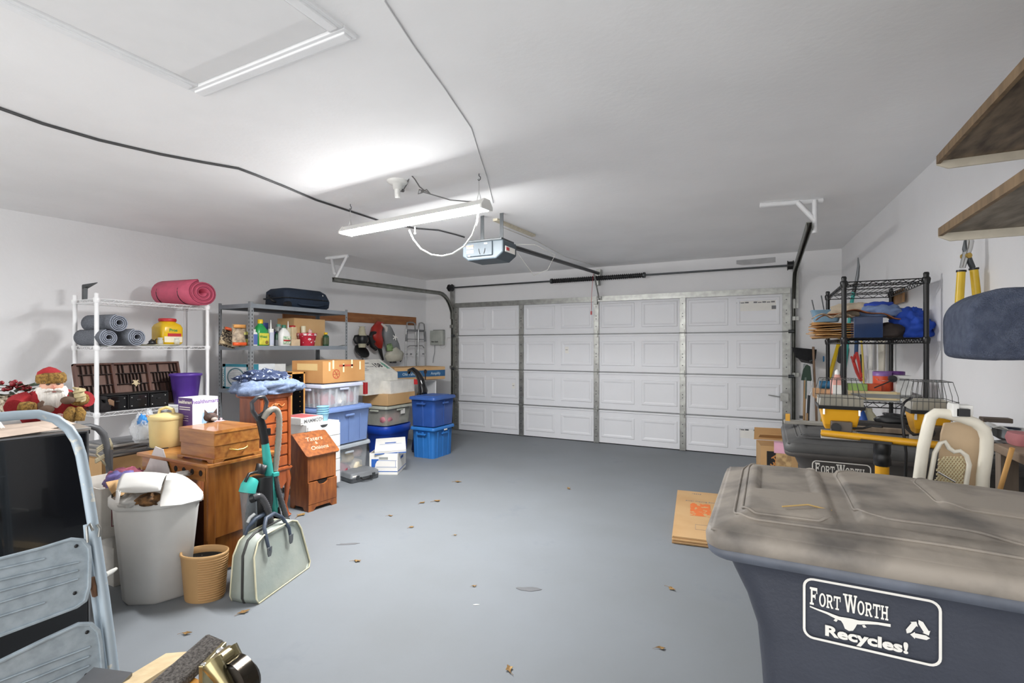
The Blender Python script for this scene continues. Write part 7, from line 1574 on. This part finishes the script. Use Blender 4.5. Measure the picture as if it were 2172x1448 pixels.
rput('paint_can', 'red paint can with a darker purple lid band, right of the pair', 'paint can', 1899, 4.14, zt3+.05, can(M('can_red', 'c2452e', .4), M('can_purple2', '6d3f86', .4)), group='paint cans on the rack')
def wb(t): m = MB(); m.box(0, 0, 0, .075, .10, .16); m.build('box_body', M('box_white', 'd9d9d6', .65), t); m = MB(); m.box(0, -.051, .13, .05, .001, .012); m.build('print', inkg, t)
rput('white_carton', 'narrow white carton right of the paint cans', 'box', 1914, 3.98, zt3, wb)
def reel(t): m = MB(); m.cyl((0, -.02, .0), (0, .02, .0), .022); m.cyl((-.0, -.03, -.005), (-.10, -.03, -.06), .004, n=6); m.build('reel_body', black, t)
rput('small_reel', 'small black reel with a white stick in front of the right paint can', 'reel', 1893, 3.93, zt3+.14, reel)
for nm, lab, px, y, w, h, c, dz in (('green_box', 'small green box on the rack middle shelf', 1818, 3.98, .105, .045, '8fae5e', .055), ('orange_box', 'small orange box right of the green box', 1850, 4.0, .09, .045, 'd1572c', .055), ('cream_board', 'pale wooden board piece along the front of the rack middle shelf', 1852, 3.945, .28, .055, 'dbc79a', .0)):
    def f(t, w=w, h=h, c=c): m = MB(); m.box(0, 0, 0, w, .06 if w < .2 else .03, h); m.build('block', M('blk'+c, c, .6), t, bevel=.002)
    rput(nm, lab, 'box' if 'box' in nm else 'board', px, y, zt3+dz, f)
def pb(t): m = MB(); m.lz([(rr(.075, .06, .02), 0), (rr(.08, .065, .02), .01), (rr(.08, .065, .02), .13), (rr(.04, .04, .015), .15), (rr(.03, .03, .01), .17)]); m.build('bottle_body', M('bottle_pink', 'e0a598', .35), t); m = MB(); m.box(0, -.034, .03, .06, .002, .07); m.build('label', paper, t); m = MB(); m.lathe([(.016, 0), (.016, .02), (.006, .035)], 12, (0, 0, .168)); m.build('cap', whitepl, t)
rput('pink_bottle', 'salmon pink bottle in front of the rack left post', 'bottle', 1776, 3.98, z1_, pb)
def bl(t): m = MB(); m.cyl((-.04, 0, .025), (.04, 0, .025), .028, n=16); m.build('roll', M('roll_blue', '2e6a8f', .4), t)
rput('blue_roll', 'dark blue roll lying at the left end of the rack middle shelf', 'roll', 1752, 4.1, z1_+.065, bl)
def wt(t): m = MB(); m.box(0, 0, 0, .14, .16, .006); [m.box(0, s*.08, 0, .14, .006, .06) for s in (-1, 1)]; m.build('crate', wood('crate_wood', 'c9a27c', 'a98560', .7), t); m = MB(); m.blob((0, 0, .008), (.05, .06, .02), .5, 3, 3, 16, 8); m.build('pebbles', M('peb', '7e7a64', .8, var=.5, scale=60), t)
rput('small_crate', 'small shallow wooden crate under the blue roll', 'crate', 1750, 4.1, z1_, wt)
# lower shelf bottles
def bb_(t): m = MB(); m.lathe([(.03, 0), (.032, .15), (.02, .19), (.012, .21), (.012, .22)], 16); m.build('bottle_body', M('bottle_royal', '2453a6', .3), t); m = MB(); m.box(-.01, 0, .22, .05, .02, .025); m.build('sprayer', black, t)
rput('spray_bottle', 'royal blue spray bottle under the rack middle shelf', 'bottle', 1828, 4.05, RZ[1]+.004, bb_)
def cb_(t): m = MB(); m.lz([(rr(.09, .07, .02), 0), (rr(.09, .07, .02), .16), (rr(.04, .04, .015), .2), (rr(.035, .035, .01), .22)]); m.build('jug_body', M('jug_cream', 'd5cfb0', .4), t)
rput('cream_jug', 'cream plastic jug beside the royal blue spray bottle', 'jug', 1843, 4.1, RZ[1]+.004, cb_)
# tools hanging behind the rack on the right wall
def wr(px, py, off=.05):
    a, b = ray(px); k = .048; x0 = .80+7.15*k-off; d = x0/(a+k*b)
    if a <= 0 or d*b > YD-off: d = (YD-off)/b
    return Vector((a*d, b*d, Zp(py, d)))
def hung(name, label, cat, pts, r, mt, part='shaft', more=()):
    P0 = [wr(*p) for p in pts]; t = thing(name, label, cat, tuple(P0[0])); m = MB(); m.tube([p-P0[0] for p in P0], r, 8); m.build(part, mt, t)
    for nm, pp, rr_, mm in more: m = MB(); m.tube([wr(*p)-P0[0] for p in pp], rr_, 8); m.build(nm, mm, t)
    return t
hung('yellow_pole', 'bright yellow tool pole leaning behind the rack left post', 'pole', [(1783, 715), (1770, 760), (1757, 808), (1750, 850), (1734, 972)], .022, yellow)
hung('bolt_cutter', 'red and blue bolt cutter hanging behind the rack', 'bolt cutter', [(1817, 722), (1816, 750)], .018, M('cutter_blue', '2a4870', .4), 'jaw_neck', [('left_arm', [(1816, 748), (1810, 765), (1818, 790), (1826, 806)], .016, M('cutter_red', 'c5372e', .4)), ('right_arm', [(1817, 748), (1822, 770), (1828, 800)], .014, M('cutter_red', 'c5372e', .4)), ('spur', [(1806, 757), (1812, 770)], .012, M('cutter_red', 'c5372e', .4))])
hung('thin_yellow_rod', 'thin yellow rod hanging right of the red bolt cutter', 'rod', [(1827, 722), (1830, 760), (1832, 815)], .008, M('rod_yellow', 'cbb450', .5))
hung('steel_rod', 'thin bright steel rod beside the thin yellow rod', 'rod', [(1841, 755), (1838, 800)], .006, chrome)
hung('short_black_tool', 'short black tool between bolt cutter and yellow rod', 'tool', [(1826, 752), (1830, 790)], .010, black)
hung('sledge_tool', 'black boxy tool head with wooden shaft behind the rack left post', 'garden tool', [(1785, 770), (1783, 810)], .010, dsteel, 'shaft', [('black_head', [(1790, 738), (1786, 766)], .05, M('dull_black', '3a3b3d', .6))])
m = MB(); q = wr(1880, 752, .02); m.sheet(6, 8, lambda u, v: (-.03+.015*math.sin(u*6), (u-.5)*(.22-.10*v), -.22*v*1.4+.16), .004); tag(m.build('hanging_bag', M('bag_offwhite', 'cdc7b8', .8), None, loc=tuple(q)), 'off-white cloth bag hanging on the wall behind the rack', 'bag')
m = MB(); q = wr(1852, 752, .02); m.sheet(4, 6, lambda u, v: (-.02+.01*math.sin(u*6), (u-.5)*.12, -.3*v+.16), .004); tag(m.build('hanging_sheet', M('sheet_white', 'd9d7d0', .8), None, loc=tuple(q)), 'pale hanging sheet behind the steel rods', 'sheet')
q = wr(1748, 761, .01); m = MB(); m.cyl((0, 0, 0), (-.012, 0, 0), .035, n=20); tag(m.build('blue_disc', M('disc_blue', '2a8ac6', .4), None, loc=tuple(q)), 'small round blue disc on the wall beside the broom', 'disc')
# tools leaning in the corner right of the door
yk = 6.95
def ctool(name, label, cat, px, pts, r, mt, part, more=(), y=yk):
    x0 = aty(px, y); o = Vector((x0, y, 0)); t = thing(name, label, cat, tuple(o)); m = MB(); m.tube([P(a, b, y=y)-o for a, b in pts], r, 8); m.build(part, mt, t)
    for nm, kind, pp, rr_, mm in more:
        m = MB()
        if kind == 'tube': m.tube([P(a, b, y=y)-o for a, b in pp], rr_, 8)
        else:
            vs = [P(a, b, y=y)-o for a, b in pp]; n = len(vs); vb = [v+Vector((0, rr_, 0)) for v in vs]; m.add([v-Vector((0, rr_/2, 0)) for v in vs]+[v-Vector((0, rr_/2, 0)) for v in vb], [tuple(range(n)), tuple(range(2*n-1, n-1, -1))]+[(i, i+n, (i+1) % n+n, (i+1) % n) for i in range(n)])
        m.build(nm, mm, t)
    return t
wh = wood('ash_handle', 'b08f66', '8f714d', .6); brist = M('bristles', '1e1f21', .9, bump=1, scale=40, bscale=200)
ctool('push_broom', 'black broom standing upside down in the corner with bristles up', 'broom', 1707, [(1706, 771), (1706, 850), (1704, 985)], .013, M('broom_handle', '9aa0a2', .4, .4), 'handle', [('bristles', 'poly', [(1679, 736), (1732, 741), (1730, 760), (1724, 769), (1706, 764), (1688, 758)], .06, brist), ('broom_head', 'poly', [(1688, 755), (1728, 765), (1724, 772), (1700, 768)], .05, black)])
ctool('green_spade', 'dark green spade blade standing handle down in the corner', 'spade', 1708, [(1708, 806), (1706, 860), (1704, 990)], .014, wh, 'handle', [('spade_blade', 'poly', [(1699, 806), (1703, 784), (1711, 772), (1719, 777), (1722, 808)], .012, M('spade_green', '1f3a2a', .5)), ('socket', 'tube', [(1709, 800), (1708, 845)], .014, M('socket_grey', '5f6f66', .5))], y=6.82)
ctool('garden_rake', 'wooden-handled tool leaning right of the broom', 'garden tool', 1722, [(1725, 735), (1727, 790), (1731, 860), (1735, 990)], .013, M('handle_brown', '8a6f58', .6), 'handle', [('rake_tie', 'tube', [(1717, 766), (1729, 762)], .01, dsteel)], y=6.88)
ctool('fork_tool', 'black and steel forked tool leaning beside the green spade', 'garden fork', 1716, [(1716, 838), (1714, 880), (1713, 990)], .014, M('grip_blk', '2b2c2f', .5), 'grip', [('tines', 'tube', [(1722, 806), (1721, 830), (1716, 840)], .006, chrome), ('wood_end', 'tube', [(1713, 876), (1712, 905)], .016, wh)], y=6.72)
m = MB(); q = P(1699, 902, y=6.5)
for k in range(4): m.box(0, 0, k*.05, .07-.012*k, .05, .03)
tag(m.build('tool_clip', dsteel, None, loc=(q.x, 6.5, .02)), 'dark ribbed metal foot at the bottom of the corner tools', 'clip')
bpy.data.objects['tool_clip'].location.z = Zp(915, dep(q.x, 6.5))-.0
# ================================================================ FLOOR ITEMS right
q = cb(1592, 1609, 1662, 943, 1034, d=5.0)
x, y, z0, w_, l_, h_ = q
cc = P(1609, 1034, d=5.0)
t = thing('moving_carton', 'tall brown carton with a black square logo, near the door behind the carts', 'box', (cc.x+.16, cc.y+.15, 0), math.radians(8)); w_, l_, h_ = .33, .33, .52; hh = Zp(943, 5.0)
m = MB(); m.box(0, 0, 0, w_, l_, hh); m.build('box_body', card, t, bevel=.002)
m = MB(); m.box(-w_/2-.03, 0, hh-.0, .005, l_, .11, ry=-.12) if 0 else m.box(0, -.05, hh+.02, w_, .005, .12, rx=1.15); m.box(-.02, .16, hh+.0, w_, .005, .14, rx=.3); m.build('open_flaps', card, t)
m = MB(); m.box(-.01, -l_/2-.001, hh-.25, .20, .001, .20); m.build('black_square', inkb, t)
for i_, s_ in enumerate(('THE', 'HOME', 'DEPOT')): txt('logo_lettering', s_, .062, (-.01+.012*i_, -l_/2-.003, hh-.10-.048*i_), '-y', M('logo_orange', 'c9894a', .7), t, rot=(PI/2, .65*-1, 0), bold=.003)
m = MB(); m.blob((0, 0, 0), (.06, .05, .05), .3, 3, 3, 20, 10); p = P(1662, 960, d=4.4); t = thing('gift_tin', 'pink and red decorated bag beside the open carton', 'bag', (p.x, p.y, 0)); 
m = MB(); m.box(0, 0, 0, .12, .10, Zp(960, 4.4)-.0); m.build('carton_body', M('carton_print', 'b99c6e', .8, var=.3, scale=30, col2='8f7350'), t)
m = MB(); m.box(-.02, -.0, Zp(960, 4.4), .11, .08, .09); m.build('pink_pack', M('pink_pack', 'dba8bd', .6), t); m = MB(); m.ell((.045, -.03, Zp(955, 4.4)), (.03, .03, .03)); m.build('red_ball', red, t)
# flattened cartons on the floor
A_, B_ = P(1437, 1038, z=.05), P(1425, 1137, z=.05)
dirv = (A_-B_); ang = math.atan2(dirv.y, dirv.x); Lf = dirv.length
for k, lab in enumerate(('lowest flattened brown carton on the floor beside the near cart', 'middle flattened brown carton of the three on the floor', 'top flattened brown carton with orange print, beside the near cart')):
    t = thing('flattened_carton', lab, 'box', (B_.x+.0, B_.y-.0, .0015+k*.0175), ang, 'flattened cartons on the floor')
    m = MB(); m.box(Lf/2+.006*k, -.33, 0, Lf, .66, .007); m.box(Lf/2-.01, -.33, .009, Lf-.02*k, .65, .006); m.build('folded_board', card if k else M('card_dark', 'a8875f', .9), t)
    if k == 2:
        zt_ = .0155
        m = MB(); m.box(Lf*.55, -.20, zt_, .34, .16, .0008); m.build('orange_print', M('print_orange', 'dd7438', .7, scale=22, col2='c6a06e', lo=.42, hi=.46), t)
        txt('lettering', 'Small Moving Box', .034, (Lf*.55+.23, -.20, zt_), 'up', inkg, t, rot=(0, 0, -PI/2)); txt('lettering', '12345', .035, (Lf-.1, -.17, zt_), 'up', inkg, t, rot=(0, 0, -PI/2))
        m = MB(); [m.box(Lf*.16+a, -.24+b, zt_, c, d, .0008) for a, b, c, d in ((0, 0, .002, .16), (.11, 0, .002, .16), (.055, .08, .11, .002), (.055, -.08, .11, .002))]; m.build('print_frame', inkg, t)
# dry leaves
leafm = M('dry_leaf', 'a98a55', .8, var=.25, scale=30, col2='7a5a2f')
def leaf(px, py, s, rz, lab, grp='dry leaves scattered on the floor', nm='dry_leaf'):
    p = P(px, py, z=.002); m = MB(); rg = random.Random(int(px*7+py)); n = 9; pts = []
    for i in range(n):
        a = 2*PI*i/n; r_ = s*(1 if i % 2 else .55)*rg.uniform(.75, 1.1); pts.append((r_*math.cos(a)*1.25, r_*math.sin(a)*.7, rg.uniform(.002, .3*s)))
    vs = [(0, 0, .001)]+pts; vs += [(x, y, z+.0015) for x, y, z in vs]; k = n+1
    m.add(vs, [(0, (i+1) % n+1, i+1) for i in range(n)]+[(k, k+i+1, k+(i+1) % n+1) for i in range(n)]+[(i+1, (i+1) % n+1, (i+1) % n+1+k, i+1+k) for i in range(n)])
    m.tube([(0, 0, .003), (-s*1.1, -s*.3, .004), (-s*1.7, -s*.8, .003)], .0012*(s/.03), 4)
    tag(m.build(nm, leafm, None, loc=tuple(p), rot=(0, 0, rz)), lab, 'leaf', grp)
for px, py, s, rz, lab in ((972, 1022, .05, 0, 'tan dry leaf farthest toward the door, right of the blue totes'), (896, 1066, .04, 1, 'tan curled dry leaf, left of a nearby pair on the mid floor'), (927, 1063, .045, .4, 'tan dry leaf, right of a nearby pair on the mid floor'), (1206, 1036, .04, 2, 'thin dry leaf left of the flattened cartons toward the door'), (828, 1094, .03, .3, 'small dry leaf in front of the grey tool case'), (873, 1118, .03, .8, 'pale small dry leaf in the left middle of the floor'), (757, 1190, .035, .1, 'dry leaf right of the carry bag handles'), (640, 1092, .06, 1.4, 'crumpled leaf cluster at the foot of the cherry chest'), (518, 1299, .035, .9, 'dry leaf on the floor just under the carry bag'), (396, 1344, .03, .2, 'ragged pale leaf between the dolly and tan planter'), (1006, 1243, .02, .5, 'tiny tan leaf scrap in the middle of the floor'), (1424, 1249, .035, -.9, 'curled tan leaf left of the near cart'), (1403, 1375, .03, .1, 'flat tan leaf scrap lower left of the near cart'), (1080, 1418, .035, 2.0, 'largest brown curled leaf with a stem at the bottom of the picture'), (965, 1135, .02, .5, 'pale leaf crumb above the middle of the floor')):
    leaf(px, py, s*.75, rz, lab)
def flat(px, py, w, l, rz, mt, nm, lab, cat):
    p = P(px, py, z=.001); m = MB(); rg = random.Random(px); n = 14; pts = [(w*math.cos(2*PI*i/n)*rg.uniform(.6, 1), l*math.sin(2*PI*i/n)*rg.uniform(.6, 1), 0) for i in range(n)]; vs = pts+[(x, y, .001) for x, y, z in pts]
    m.add(vs, [tuple(range(n))[::-1], tuple(range(n, 2*n))]+[(i, (i+1) % n, (i+1) % n+n, i+n) for i in range(n)]); tag(m.build(nm, mt, None, loc=tuple(p), rot=(0, 0, rz)), lab, cat)
stm = M('stain_grey', '6c6d70', .7)
flat(1122, 1249, .085, .03, .3, stm, 'floor_stain', 'dark grey smudge in the centre of the floor', 'stain')
flat(738, 1153, .09, .018, .6, stm, 'floor_stain', 'long thin grey scuff right of the upright vacuum', 'stain')
flat(1010, 1282, .02, .006, .6, M('chip_white', 'e2e2de', .6), 'paint_chip', 'thin white paint chip in the middle of the floor', 'chip')
# ================================================================ LIGHT AND CAMERA
w = bpy.data.worlds.new('w'); bpy.context.scene.world = w; w.use_nodes = True
w.node_tree.nodes['Background'].inputs[0].default_value = (.9, .95, 1, 1); w.node_tree.nodes['Background'].inputs[1].default_value = .5
def area(name, loc, rot, sx, sy, e, col=(1, 1, 1)):
    l = bpy.data.lights.new(name, 'AREA'); l.shape = 'RECTANGLE'; l.size = sx; l.size_y = sy; l.energy = e; l.color = col
    o = bpy.data.objects.new(name, l); C.objects.link(o); o.location = loc; o.rotation_euler = rot; return o
# unseen fill light added across the back wall to brighten the room
area('back_wall_fill', (-2.2, YB+.05, 1.3), (math.radians(92), 0, 0), 6.0, 2.3, 52, (1, .985, .965))

cam = bpy.data.cameras.new('camera'); co = bpy.data.objects.new('camera', cam); C.objects.link(co)
cam.sensor_width = 36; cam.lens = F/2172*36; cam.shift_y = (HY-724)/2172; cam.clip_start = .05
co.location = (0, 0, H); co.rotation_euler = (PI/2, 0, TH)
sc = bpy.context.scene; sc.camera = co
sc.view_settings.view_transform = 'Standard'; sc.view_settings.look = 'None'; sc.view_settings.gamma = 1
sc.view_settings.use_curve_mapping = False; sc.view_settings.exposure = 1.15
sc.cycles.max_bounces = 16; sc.cycles.diffuse_bounces = 12; sc.cycles.transparent_max_bounces = 24
